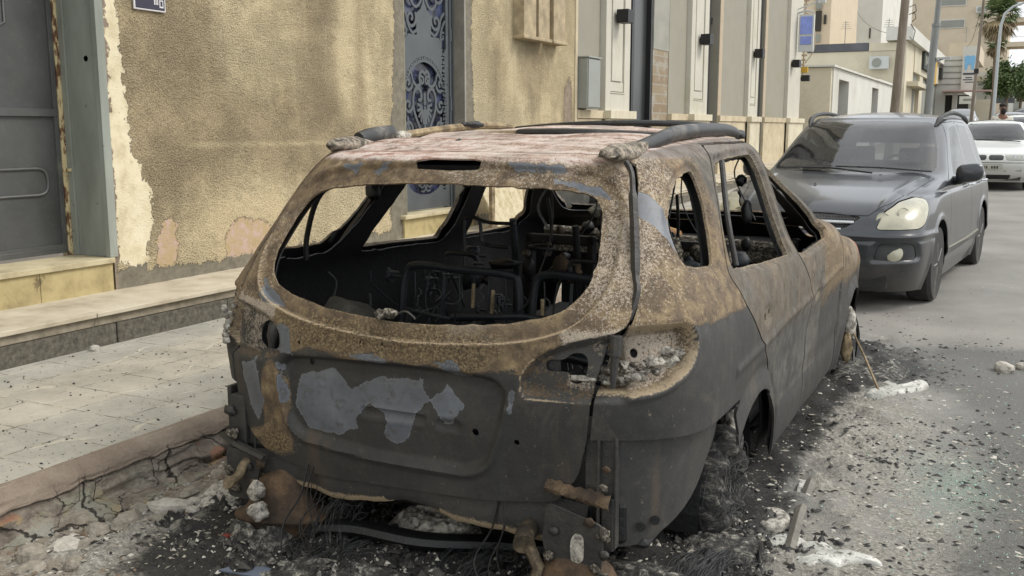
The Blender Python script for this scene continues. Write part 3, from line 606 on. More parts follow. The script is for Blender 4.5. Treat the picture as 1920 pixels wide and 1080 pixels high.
s = np.where(open_low < 0, np.minimum(-open_low, mot), np.where(open_up < 0, np.minimum(-open_up, up_st), np.where(low2 < 0, low_st, -.01)))
s = np.where(keycut | strip, .004, s)
r, c = Y.shape; V0, F0 = grid_tris(np.stack([np.full(Y.shape, D2), Y, Z], -1)); Vc, Fc = clip(V0, F0[:, ::-1], s)
lat = mesh('door_lattice', W2H(Vc), Fc, m_gate, odoor); mod_solid(lat, .012, -1)
# plate on the wall (blue-black enamel, white border; only its lower edge is in the picture)
m_plate = plain('dark_blue_enamel', '#221f33', .25, var=.05); m_white = plain('white_enamel', '#c9c6c6', .35, var=.05)
pl = root('street_sign', 'small dark blue enamel street name plate with white border on the roughcast wall', 'sign', (WX, 5.05, 2.4))
b = HB(); b.box((WX + .012, 4.955, 2.27), (WX + .024, 5.215, 2.56)); o = b.build('sign_plate', m_plate, pl, bev=.004); pl_plate = o
b = HB(); x = WX + .026
b.box((WX + .008, 4.945, 2.26), (WX + .022, 5.225, 2.57)); b.build('sign_border', m_white, pl, bev=.005)
b = HB()
for (a0, a1, c0, c1) in [(5.165, 5.20, 2.288, 2.298), (5.165, 5.173, 2.298, 2.34), (5.193, 5.20, 2.298, 2.34), (5.173, 5.193, 2.332, 2.34)]: b.box((x - .003, a0, c0), (x, a1, c1))
for y in (5.118, 5.132, 5.146): b.box((x - .003, y, 2.305), (x, y + .008, 2.35))
b.build('sign_lettering', m_white, pl)
# ------------------------------------------------------------ modern shop building further along
m_olive = plain('olive_beige_paint', '#8b877a', .85, var=.05, sc=2, bs=.08, dirt='#86826d'); m_cream = plain('cream_pilaster_paint', '#b8b4a7', .8, var=.05, sc=2, bs=.06, dirt='#aaa690')
m_darkglass = NT('dark_window_glass', .12); m_darkglass = m_darkglass.done(m_darkglass.ramp(m_darkglass.noise(1.2, 2), [(.3, '#26282a'), (.7, '#3a3c3a')]), .3)
m_alu = plain('dark_aluminium', '#2a2a2b', .4, .4, var=.08); m_stone = stone_mat('travertine_base', '#9d8f76', '#b5a88d', '#c3b79d', 3, .3, .003); m_stone2 = stone_mat('light_travertine', '#aba28b', '#bfb7a1', '#cbc4ae', 3, .3, .003)
m_brick = NT('unfinished_blockwork', .9); 
_bt = m_brick.t.nodes.new('ShaderNodeTexBrick'); _bt.inputs['Scale'].default_value = 3.2; _bt.inputs['Color1'].default_value = lin('#7d6c57'); _bt.inputs['Color2'].default_value = lin('#8d8069'); _bt.inputs['Mortar'].default_value = lin('#8f8b80'); _bt.inputs['Mortar Size'].default_value = .03
_mp = m_brick.t.nodes.new('ShaderNodeMapping'); _mp.inputs['Rotation'].default_value = (radians(90), 0, radians(90)); m_brick.L(m_brick.co, _mp.inputs[0]); m_brick.L(_mp.outputs[0], _bt.inputs[0])
_c = m_brick.mix(m_brick.math('MULTIPLY', m_brick.step(m_brick.noise(3, 6, .7), .5, .62), .8), _bt.outputs[0], '#97948a'); m_brick = m_brick.done(_c, .9, m_brick.bump(m_brick.noise(30, 5), .5, .01))
m_cementp = plain('bare_cement', '#918f86', .9, var=.1, sc=3, bs=.2, dirt='#7a776d')
MX = WX - .05
shop = root('shop_building', 'modern olive and cream building with panelled pilasters and travertine base', 'building', (MX, 20, 0))
def sb(name, mat, boxes, par=shop, bev=.004):
    if len(boxes) > 1 and name in ('window', 'balcony_slab', 'balcony_rail', 'wall_band', 'window_surround', 'shop_window', 'door_notice', 'wall', 'stone_base'):
        for q in boxes: r_ = sb(name, mat, [q], par, bev)
        return r_
    b = HB()
    for q in boxes: b.box(q[0], q[1])
    return b.build(name, mat, par, bev=bev)
TOPZ = 15.5; B = MX - .6
olive = [(12.50, 13.46), (16.59, 17.58), (19.72, 21.88), (23.62, 26.0)]
sb('wall', m_olive, [((B, a, .3), (MX, c, TOPZ)) for a, c in olive])
pils = [(13.46, 14.45), (17.58, 18.67), (21.88, 22.76), (26.0, 27.8)]
for a, c in pils:
    px_ = MX + .09
    w = (c - a)
    if a > 25:
        p = sb('pilaster', m_cream, [((B, a, .3), (px_, a + .95, TOPZ)), ((B, a + .95, .3), (px_ - .05, c, TOPZ))])
    else:
        pa, pb = a + w * .2, c - w * .24
        p = sb('pilaster', m_cream, [((B, a, .3), (px_, pa, TOPZ)), ((B, pb, .3), (px_, c, TOPZ)), ((B, pa, .3), (px_, pb, 1.98)), ((B, pa, 1.98), (px_ - .03, pb, TOPZ))])
        sb('pilaster_panel', m_cream, [((px_ - .03, pa + .02, 2.0), (px_ - .012, pb - .02, 2.13)), ((px_ - .032, pa + .07, 2.15), (px_ - .006, pb - .07, TOPZ - .1)), ((px_ - .02, pa - .01, 1.97), (px_ + .012, pb + .01, 1.985))])
# bases of stone, with a ledge
for a, c in olive: sb('stone_base', m_stone, [((B, a + .002, .3), (MX + .05, c - .002, 1.60)), ((B, a + .002, 1.604), (MX + .075, c - .002, 1.715))])
for a, c in pils: sb('stone_base', m_stone2, [((B, a, .3), (MX + .15, c + .04, 1.60)), ((B, a - .02, 1.604), (MX + .19, c + .06, 1.72))])
# windows and the unfinished strip
sb('window', m_darkglass, [((B, 14.45, .9), (MX - .10, 15.75, TOPZ))]); sb('window_frame', m_alu, [((B + .2, 14.95, .9), (MX - .07, 15.06, TOPZ)), ((B + .2, 15.70, .9), (MX - .02, 15.77, TOPZ))])
sb('blockwork_strip', m_brick, [((B, 15.79, .3), (MX - .01, 16.585, 2.75))]); sb('cement_strip', m_cementp, [((B, 15.79, 2.75), (MX - .003, 16.585, TOPZ))])
sb('window', m_darkglass, [((B, 18.67, .9), (MX - .22, 19.72, TOPZ))]); sb('door_frame', m_alu, [((B + .2, 18.67, .9), (MX - .14, 18.86, 3.55)), ((B + .2, 18.67, 3.50), (MX - .14, 19.7, 3.62)), ((B + .2, 19.35, .9), (MX - .12, 19.52, TOPZ)), ((B + .2, 19.02, 3.62), (MX - .16, 19.10, TOPZ))])
sb('door_notice', m_white, [((MX - .22, 19.0, 2.52), (MX - .214, 19.22, 2.72)), ((MX - .22, 19.0, 2.27), (MX - .214, 19.22, 2.46))], bev=0)
sb('window', m_darkglass, [((B, 22.76, .9), (MX - .2, 23.6, TOPZ))]); sb('window_frame', m_alu, [((B + .2, 22.76, 3.55), (MX - .14, 23.6, 3.65)), ((B + .2, 23.42, .9), (MX - .06, 23.58, TOPZ))])
m_beigeedge = plain('beige_edge_paint', '#a99a84', .85, var=.06)
sb('edge_strip', m_beigeedge, [((B, 19.722, 1.72), (MX + .012, 19.95, TOPZ)), ((B, 23.622, 1.72), (MX + .012, 23.86, TOPZ))])
sb('wall', m_cream, [((B - 6, 27.3, .3), (B + .01, 27.8, TOPZ))])
# side wall return down to the crossing street
# wall lamps, each a thing
m_black = plain('black_metal', '#1b1b1c', .45, .3, var=.1)
def wall_lamp(y, z, lab):
    r = root('wall_lamp', lab, 'lamp', (MX + .09, y, z), group='black box lamps on the pilasters')
    b = HB(); b.box((MX + .12, y - .13, z - .09), (MX + .30, y + .1, z + .10)); b.build('lamp_housing', m_black, r, bev=.006)
    b = HB(); b.box((MX + .09, y - .05, z - .05), (MX + .12, y + .04, z + .05)); b.build('bracket', m_alu, r)
for y, z, l in [(13.9, 3.06, 'black box lamp on the pilaster nearest the old roughcast house'), (18.15, 3.06, 'black box lamp on the second pilaster beside the door with notices'), (22.3, 3.08, 'black box lamp on the third pilaster between two dark windows'), (26.35, 3.09, 'black box lamp on the last pilaster below the blue and white sign')]: wall_lamp(y, z, l)
# meter box
m_box = plain('grey_metal_box', '#8e918b', .5, .2, var=.06, sc=4)
mb = root('meter_box', 'grey metal meter box mounted at the corner of the old house', 'box', (MX, 12.75, 1.7))
b = HB(); b.box((MX, 12.52, 1.735), (MX + .20, 12.97, 2.40)); b.build('box_body', m_box, mb, bev=.008)
b = HB(); b.box((MX + .203, 12.535, 1.75), (MX + .212, 12.955, 2.385)); b.build('box_door', m_box, mb, bev=.004)
b = HB(); b.box((MX, 12.505, 2.403), (MX + .225, 12.985, 2.425)); b.build('lid', m_box, mb, bev=.004)
# projecting sign on the last pilaster
sg = root('projecting_sign', 'blue and white projecting sign fixed to the far corner of the modern building', 'sign', (MX + .15, 26.9, 3.3))
m_blue = plain('faded_blue_print', '#7f8fd0', .4, var=.15, sc=4); m_signw = plain('white_sign_board', '#b5b8b6', .5, var=.04)
b = HB(); b.box((MX + .14, 26.75, 3.42), (MX + .52, 26.87, 4.36)); b.build('sign_board', m_signw, sg, bev=.006)
b = HB(); b.box((MX + .18, 26.735, 3.86), (MX + .48, 26.748, 4.30)); b.box((MX + .2, 26.735, 3.60), (MX + .47, 26.748, 3.80)); b.build('sign_print', m_blue, sg)
b = HB(); b.tube([(MX + .05, 26.8, 4.38), (MX + .3, 26.8, 4.46), (MX + .5, 26.8, 4.4)], .03, 6); b.tube([(MX + .1, 26.8, 4.5), (MX + .62, 26.8, 4.68)], .02, 6); b.box((MX + .6, 26.72, 4.62), (MX + .78, 26.86, 4.7)); b.build('bracket', m_signw, sg)

# ------------------------------------------------------------ far buildings
def flat(name, col, **k): return plain(name, col, k.pop('rough', .9), var=k.pop('var', .05), sc=k.pop('sc', 1.0), bs=.1, **k)
m_bw = flat('white_render', '#c2c1b9', dirt='#b4b1a5'); m_bc = flat('cream_render', '#bfb7a2', dirt='#aca48f'); m_bb = flat('beige_render', '#b9ab95'); m_tar = flat('dark_roof_felt', '#55565a', var=.2)
m_dark = flat('shaded_opening', '#35332f'); m_greyw = flat('grey_window', '#84867e'); m_bb2 = flat('sandy_render', '#bbae98')
def bld(name, lab, loc, parts, cat='building'):
    r = root(name, lab, cat, loc)
    for nm, mat, boxes in parts: sb(nm, mat, boxes, r, 0.0)
    return r
g = gzf
bld('low_house', 'low flat roofed house with beige side wall and white street wall beyond the crossing', (-7, 42, g(42)), [
    ('side_wall', m_bc, [((-14, 34.0, 0), (-5.62, 34.25, 3.42))]),
    ('wall', m_bw, [((-14, 34.252, 0), (-5.58, 35.4, 3.44)), ((-14, 37.6, 0), (-5.58, 43.9, 3.5)), ((-14, 45.9, 0), (-5.58, 52.9, 3.56)), ((-14, 35.4, 3.1), (-5.58, 37.6, 3.45)), ((-14, 43.9, 3.13), (-5.58, 45.9, 3.52))]),
    ('cornice', m_bw, [((-14, 33.9, 3.44), (-5.5, 52.9, 3.50))]),
    ('door', m_dark, [((-6.6, 35.4, .3), (-6.3, 37.6, 3.1))]), ('window', m_dark, [((-6.4, 43.9, .9), (-6.1, 45.9, 3.13))])])
bld('two_storey_house', 'cream two storey house with dark felt parapet and gabled street front', (-8, 65, g(65)), [
    ('side_wall', m_bc, [((-16, 53, 0), (-5.42, 53.3, 5.25))]), ('parapet', m_bc, [((-7.0, 52.95, 5.25), (-5.42, 53.35, 5.62))]), ('roof_felt', m_tar, [((-10.0, 52.94, 5.27), (-7.03, 53.4, 5.66))]),
    ('wall', m_bc, [((-16, 53.3, 0), (-5.45, 84, 5.2)), ((-5.45, 53, .4), (-5.25, 57, 5.7)), ((-5.45, 61, .4), (-5.25, 63.0, 4.6)), ((-5.45, 67, .4), (-5.25, 71, 4.6)), ((-5.45, 80, .4), (-5.25, 84, 5.6)), ((-5.45, 57, 4.4), (-5.2, 84, 6.1))]),
    ('canopy', m_bc, [((-5.5, 54, 3.55), (-4.7, 61, 3.78))]), ('roof', m_bw, [((-6.2, 52.7, 5.72), (-4.95, 84.5, 6.35))]),
    ('window', m_greyw, [((-5.46, 57, 3.8), (-5.40, 61, 4.4)), ((-5.44, 63, 1), (-5.38, 67, 4.3)), ((-5.44, 71, 1), (-5.38, 80, 4.3))]),
    ('door', m_greyw, [((-5.46, 57, .8), (-5.4, 60, 3.5))])])
m_signd = flat('dark_green_sign', '#3b3f3a', var=.3); m_yel = flat('yellow_sign', '#b39035')
s1 = bld('shop_sign', 'dark square shop sign on the gabled street front', (-5.2, 63, 5), [('sign_board', m_signd, [((-5.2, 60.9, 4.75), (-5.05, 65.8, 5.75))])], 'sign')
for k in range(4): sb('sign_lettering', m_greyw, [((-5.05, 61.6 + k * .95, 5.0 + .1 * (k % 2)), (-5.035, 62.2 + k * .95, 5.5))], s1, 0)
bld('shop_sign', 'narrow yellow vertical sign beside the dark square sign', (-5.2, 68, 5), [('sign_board', m_yel, [((-5.2, 66.4, 4.2), (-5.0, 69.5, 5.7))])], 'sign')
bld('shop_sign', 'small black and white sign under the eave of the gabled front', (-5.2, 76, 5), [('sign_board', m_dark, [((-5.2, 73.9, 4.75), (-5.0, 77, 5.5))]), ('sign_panel', m_bw, [((-4.99, 76, 4.8), (-4.9, 79, 5.45))])], 'sign')
bld('apartment_block', 'narrow beige apartment block with stacked windows behind the modern building', (-11, 60, g(60)), [
    ('wall', m_bb, [((-17, 60, 0), (-10.1, 70, 14))]), ('window', m_greyw, [((-10.95, 59.9, 8.2), (-10.6, 59.98, 9.2)), ((-10.9, 59.9, 6.35), (-10.62, 59.98, 6.8))]), ('window', m_dark, [((-10.93, 59.9, 6.95), (-10.6, 59.98, 8.1)), ((-10.47, 59.9, 7.35), (-10.33, 59.98, 7.85))])])
bld('white_tower', 'tall plain white rendered block behind the dark felt parapet', (-11, 80, g(75)), [('wall', m_bw, [((-12.8, 75, 0), (-9.15, 95, 16))]), ('window', m_dark, [((-9.95, 74.94, 7.7), (-9.86, 75.01, 8.4))])])
bld('beige_tower', 'tall sandy apartment tower with grey strip windows and open balconies', (-7, 115, g(110)), [
    ('wall', m_bb2, [((-13.6, 110, 0), (-1.75, 130, 26))]),
    ('window', m_greyw, [((-7.95, 109.9, 13.5), (-5.7, 110, 14.6)), ((-7.85, 109.9, 11.35), (-5.7, 110, 12.05))]),
    ('window_surround', m_bw, [((-8.05, 109.93, 13.4), (-5.6, 109.98, 14.7)), ((-7.95, 109.93, 11.27), (-5.62, 109.98, 12.13))]),
    ('balcony_slab', m_bb2, [((-1.75, 110, z), (2.5, 114, z + .45)) for z in (6.7, 9.3, 11.6, 13.9)]), ('balcony_rail', m_bw, [((-1.2, 110.1, z), (2.5, 110.16, z + .05)) for z in (7.6, 10.2, 12.5)]), ('column', m_bb2, [((.8, 110.2, 0), (1.3, 110.8, 16))])])
bld('round_front_shop', 'white banded shop with pink edged canopy beyond the gabled house', (-4.5, 80, g(75)), [
    ('wall', m_bw, [((-7, 75, 3.9), (-3.65, 90, 6.3)), ((-7, 75, 0), (-4.75, 90, 3.9)), ((-4.3, 75, 0), (-4.0, 75.4, 3.9))]),
    ('wall_band', m_greyw, [((-7, 74.95, z), (-3.62, 75.01, z + .05)) for z in (4.4, 4.8, 5.2, 5.6, 6.0)]),
    ('shop_window', m_dark, [((-4.75, 75.3, .8), (-4.3, 76, 3.7)), ((-4.0, 75.4, .8), (-3.3, 76, 3.7))]), ('awning', flat('faded_pink', '#a58c86'), [((-4.9, 73.4, 3.88), (-1.9, 75, 3.97))]),
    ('upper_room', m_bb2, [((-4.9, 78, 6.3), (-3.0, 90, 7.4))]), ('side_wall', m_bc, [((-2.9, 76, 0), (-1.7, 78, 3.4))])])
ts = bld('dental_sign', 'tall white signboard with a pale blue tooth emblem above the awning', (-3.4, 74.5, 5), [('sign_board', m_bw, [((-3.8, 74.6, 3.95), (-2.85, 74.9, 6.9))])], 'sign')
m_tooth = flat('sky_blue_print', '#79acd0'); m_txt = flat('navy_print', '#3f4450')
b = HB(); b.prism(rnd([(-3.7, 6.2), (-3.62, 5.35), (-3.5, 5.3), (-3.45, 5.7), (-3.28, 5.7), (-3.2, 5.3), (-3.08, 5.4), (-3.0, 6.2), (-3.2, 6.32), (-3.35, 6.2), (-3.5, 6.32)], .1), 74.57, 74.6, 'y'); b.build('emblem', m_tooth, ts)
b = HB(); b.box((-3.72, 74.58, 5.02), (-3.0, 74.6, 5.14)); b.box((-3.55, 74.58, 4.80), (-3.15, 74.6, 4.86)); b.box((-3.7, 74.58, 4.66), (-3.1, 74.6, 4.72)); b.box((-3.55, 74.58, 4.5), (-3.0, 74.6, 4.55)); b.build('sign_lettering', m_txt, ts)
bld('shop_sign', 'small grey hanging sign below the pink edged canopy', (-3.4, 73, 3), [('sign_board', m_bw, [((-3.75, 72.9, 3.05), (-2.75, 73, 3.55))]), ('sign_lettering', m_greyw, [((-3.5, 72.88, 3.25), (-3.0, 72.9, 3.38))])], 'sign')
bld('tent_canopy', 'dark pointed awning at the far shops under the trees', (-1.2, 96, 3), [('awning', m_tar, [((-2.2, 95, 3.6), (-1.3, 97, 5.2)), ((-1.3, 95.5, 3.6), (-.6, 97, 4.3))])], 'awning')
bld('white_villa', 'small white building with carved cornice between the awning and the trees', (-2.5, 92, g(92)), [('wall', m_bw, [((-4.5, 92, 0), (-2.2, 98, 6.0))]), ('cornice', m_bc, [((-3.6, 91.8, 5.3), (-2.1, 92, 5.7))])])
bld('far_wall', 'long pale row of low buildings closing the end of the street', (0, 160, g(160)), [('wall', m_bw, [((-3, 160, 0), (14, 165, g(160) + 3.2))]), ('shop_window', m_greyw, [((-2.6 + k * 1.5, 159.9, g(160) + .3), (-1.8 + k * 1.5, 160, g(160) + 2.1)) for k in range(8)])])

# ------------------------------------------------------------ poles
m_wood = NT('weathered_pole_wood', .9); _n = m_wood.noise(6, 6, .7, stretch=(1, 1, .12)); m_wood = m_wood.done(m_wood.ramp(_n, [(.3, '#5f5549'), (.6, '#81766a'), (.8, '#938879')]), .9, m_wood.bump(_n, .4, .01))
m_galv = plain('galvanised_steel', '#7d7f7d', .55, .4, var=.08, sc=3); m_lampw = plain('pale_grey_pole_paint', '#a2a6a6', .5, .2, var=.05)
wp = root('utility_pole', 'leaning weathered wooden utility pole with wire coils on the pavement', 'pole', (-3.2, 30, g(30)))
b = HB(); b.tube([(-3.30, 30, .3), (-3.18, 30, 2.06), (-3.08, 30, 4.96), (-2.93, 30, 8.5)], [.135, .125, .112, .09], 12); b.build('pole', m_wood, wp, True)
b = HB()
for z in (4.55, 4.75): b.tube([(-2.95, 29.9, z), (-2.80, 29.8, z + .05), (-2.76, 29.8, z - .12), (-2.86, 29.85, z - .2)], .012, 5)
b.tube([(-2.9, 29.9, 4.3), (-2.76, 29.8, 4.1), (-2.8, 29.8, 3.85), (-2.9, 29.9, 3.95)], .012, 5); b.build('wire_coil', m_black, wp)
mp = root('lamp_pole', 'stepped grey steel pole beside the wooden pole', 'pole', (-2.8, 36, g(36)))
b = HB(); b.tube([(-2.86, 36, .3), (-2.78, 36, 2.26), (-2.75, 36, 3.73), (-2.70, 36, 4.8)], .12, 12); b.tube([(-2.70, 36, 4.8), (-2.55, 36, 9)], .088, 12); b.lathe([(.14, -.05), (.14, .05)], (-2.70, 36, 4.8)); b.build('pole', m_galv, mp, True)
b = HB(); b.tube([(-2.70, 36, 3.6), (-2.4, 36, 3.72)], .03, 6); b.box((-2.62, 35.9, 3.7), (-2.2, 36.05, 3.76)); b.build('lamp_arm', m_lampw, mp)
lp = root('street_lamp', 'curved pale street lamp post in front of the palm', 'street lamp', (-1.15, 50, g(50)))
b = HB(); b.tube([(x_ * .714, 50, 1.47 + (z_ - 1.47) * .714) for x_, z_ in ((-1.70, .6), (-1.58, 2.23), (-1.56, 6.9), (-1.53, 7.8), (-1.34, 8.48), (-.92, 8.87), (-.35, 9.06), (.6, 9.1))], [.08, .075, .07, .065, .06, .055, .05, .04], 10); b.build('pole', m_lampw, lp, True)
b = HB(); b.box((.3, 49.85, 6.85), (.8, 50.15, 6.97)); b.build('lamp_head', m_lampw, lp, bev=.03)
ip = root('utility_pole', 'slim dark iron pole standing beside the tooth sign', 'pole', (-2.0, 50, g(50)))
b = HB(); b.tube([(-2.1, 50, .5), (-2.02, 50, 1.6), (-1.86, 50, 7.1)], [.09, .08, .06], 8); b.build('pole', m_wood, ip, True)
b = HB(); b.box((-2.05, 49.9, 3.9), (-1.85, 50.1, 4.1)); b.build('clamp', m_black, ip)
# pipes on the far corner of the modern building
pp = root('wall_cables', 'bundle of cables and pipes running down the far corner of the modern building', 'cables', (MX, 28, 4))
b = HB()
for k in range(16): z = 3.15 + k * .12; b.box((MX + .02, 27.9, z), (MX + .1 + .03 * (k % 3), 28.0, z + .04))
b.tube(spline([(MX + .1, 28, 3.2), (MX + .3, 28, 3.5), (MX + .34, 28, 3.9), (MX + .3, 28, 4.1)], 5), .015, 5); b.tube([(MX + .06, 28, 2.9), (MX + .06, 28, 5.2)], .02, 5); b.build('cable', m_beigeedge, pp)
b = HB(); b.box((MX + .03, 27.85, 2.95), (MX + .2, 27.98, 3.1)); b.build('bracket', m_yel, pp)
wl = root('wall_lamp', 'black box lamp on the narrow far return of the modern building', 'lamp', (MX + .1, 27.9, 2.7), group='black box lamps on the pilasters')
b = HB(); b.box((MX + .04, 27.84, 2.72), (MX + .26, 28.0, 2.88)); b.build('lamp_housing', m_black, wl, bev=.006)
b = HB(); b.box((MX - .02, 27.9, 2.75), (MX + .04, 27.96, 2.83)); b.build('bracket', m_alu, wl)

# ------------------------------------------------------------ palm and trees
def leafmat(name, a, b_, c_):
    t = NT(name, .6); return t.done(t.ramp(t.noise(2.5, 4, .7), [(.3, a), (.5, b_), (.72, c_)]), .6)
m_palm = leafmat('palm_green', '#3b4a2c', '#55663a', '#7a8355'); m_dead = leafmat('dead_palm_frond', '#6d5d45', '#8a7a5c', '#a19270'); m_bark = plain('grey_bark', '#75695a', .95, var=.2, sc=6, bs=.6)
m_leaf = leafmat('broad_leaf_green', '#2f3f22', '#46592c', '#66773f')
def palm(x, y, z0, zc, R, lab, n=46, seed=1):
    rng = random.Random(seed); r = root('palm_tree', lab, 'palm', (x, y, z0), group='palms behind the lamp post')
    b = HB(); b.tube([(x, y, z0), (x + .06, y, z0 + (zc - z0) * .5), (x, y, zc)], [.15, .11, .13], 10); b.build('trunk', m_bark, r, True)
    for nm, mat, lo, hi, cnt in (('crown', m_palm, -.35, 1.3, n), ('dead_skirt', m_dead, -1.45, -.5, n)):
        V, F = [], []
        for k in range(cnt):
            az = rng.uniform(0, 2 * pi); el = rng.uniform(lo, hi); L = R * rng.uniform(.75, 1.1)
            st = np.array([x, y, zc]); pet = st + L * .5 * np.array([cos(az) * cos(el), sin(az) * cos(el), sin(el)])
            side = np.array([-sin(az), cos(az), 0]); dirv = np.array([cos(az) * cos(el), sin(az) * cos(el), sin(el)]); up = np.cross(side, dirv)
            i = len(V); V += [tuple(st - side * .02), tuple(st + side * .02), tuple(pet + side * .015), tuple(pet - side * .015)]; F.append((i, i + 1, i + 2, i + 3))
            for q in np.linspace(-1.5, 1.5, 13):
                d = dirv * cos(q) + side * sin(q) ; l = L * .55 * rng.uniform(.8, 1.1); tip = pet + d * l + np.array([0, 0, -.25 * l]) + up * rng.uniform(-.08, .08)
                wv = (side * cos(q) - dirv * sin(q)) * .045; mid = pet + d * l * .55
                i = len(V); V += [tuple(pet), tuple(mid + wv), tuple(tip), tuple(mid - wv)]; F.append((i, i + 1, i + 2, i + 3))
        mesh(nm, np.array(V) - np.array([x, y, z0]), F, mat, r)
palm(-1.42, 60, .8, 7.35, 1.25, 'tall fan palm with green crown above a brown dead skirt', 60, 1)
palm(-1.62, 66, .9, 6.35, .75, 'lower smaller palm head with hanging brown fronds behind the tall palm', 34, 5)
def tree(x, y, z0, h, rx, rz, lab, nleaf=5200, seed=3, size=.16):
    rng = np.random.default_rng(seed); r = root('street_tree', lab, 'tree', (x, y, z0), group='leafy trees along the far street')
    b = HB(); b.tube([(x, y, z0), (x + .05, y, z0 + h * .45)], [.17, .12], 8)
    for k in range(6):
        a = k * 1.05; b.tube([(x + .05, y, z0 + h * .42), (x + cos(a) * rx * .35, y + sin(a) * rx * .35, z0 + h * .65), (x + cos(a) * rx * .7, y + sin(a) * rx * .7, z0 + h * .82)], [.09, .05, .02], 6)
    b.build('trunk', m_bark, r, True)
    cl = rng.normal(size=(26, 3)); cl /= np.linalg.norm(cl, axis=1)[:, None]; cl *= rng.uniform(.35, 1, (26, 1)); cl *= np.array([rx, rx, rz]); cl += np.array([x, y, z0 + h * .72])
    c = cl[rng.integers(0, 26, nleaf)] + rng.normal(size=(nleaf, 3)) * np.array([rx, rx, rz]) * .17
    n = rng.normal(size=(nleaf, 3)); n /= np.linalg.norm(n, axis=1)[:, None]; u = np.cross(n, rng.normal(size=(nleaf, 3))); u /= np.linalg.norm(u, axis=1)[:, None]; v = np.cross(n, u)
    s = size * rng.uniform(.6, 1.2, (nleaf, 1)); V = np.stack([c - u * s, c + v * s * .45, c + u * s, c - v * s * .45], 1).reshape(-1, 3)
    mesh('crown', V - np.array([x, y, z0]), np.arange(nleaf * 4).reshape(-1, 4), m_leaf, r)
tree(-1.2, 90, 1.5, 5.2, 1.5, 1.5, 'leafy green street tree under the palms left of the others', seed=3)
tree(.6, 98, 1.7, 5.4, 1.9, 1.7, 'bushy green street tree at the right edge of the photo', seed=4)
tree(-.2, 112, 2.0, 4.6, 1.6, 1.3, 'further green street tree seen between the nearer two', seed=6)

# ------------------------------------------------------------ roof and wall clutter far down the street
def ac_unit(x, y, z, lab):
    r = root('air_conditioner', lab, 'air conditioner', (x, y, z)); b = HB(); b.box((x, y - .35, z), (x + .9, y, z + .6)); b.build('casing', m_signw, r, bev=.02)
    b = HB(); b.lathe([(.22, 0), (.22, -.03), (.0, -.03)], (x + .35, y - .36, z + .3), 'y', 18); b.build('fan_grille', m_greyw, r)
ac_unit(-6.9, 52.9, 4.35, 'white air conditioner on the blank cream wall below the dark felt parapet'); ac_unit(-9.0, 109.6, 9.2, 'white air conditioner on the sandy tower below its strip windows'); ac_unit(-4.7, 109.6, 12.6, 'white air conditioner high on the sandy tower beside its strip windows')
def cable(P, lab, rad=.012):
    r = root('overhead_cable', lab, 'cable', P[0]); b = HB(); A_, B_, C_ = [np.array(q, float) for q in P]; b.tube([tuple((1 - t) ** 2 * A_ + 2 * t * (1 - t) * B_ + t * t * C_) for t in np.linspace(0, 1, 14)], rad, 4); b.build('cable', m_black, r)
cable([(-10.9, 74.8, 9.7), (-8.9, 66, 7.3), (-5.6, 53.2, 6.0)], 'thin cable sagging from the white tower down to the gabled house', .014)
cable([(-3.06, 30, 5.6), (-2.9, 33, 5.5), (-2.62, 36, 7.4)], 'thin cable rising from the wooden pole to the stepped steel pole')
cable([(-2.0, 50, 6.5), (-2.6, 60, 5.9), (-3.6, 74.7, 6.9)], 'thin cable from the slim dark pole to the tooth signboard', .012)
for x_, y_, z_, lab in ((-6.2, 53.6, 5.65, 'thin roof aerial on the corner of the gabled house'), (-8.3, 53.8, 5.66, 'thin roof aerial behind the dark felt parapet'), (-3.9, 79, 7.4, 'thin roof aerial on the banded shop')):
    r = root('aerial', lab, 'aerial', (x_, y_, z_)); b = HB(); b.tube([(x_, y_, z_), (x_, y_, z_ + 1.2)], .018, 5)
    for q in range(4): b.tube([(x_ - .25 + .03 * q, y_, z_ + .8 + .1 * q), (x_ + .25 - .03 * q, y_, z_ + .8 + .1 * q)], .010, 4)
    b.build('mast', m_galv, r)
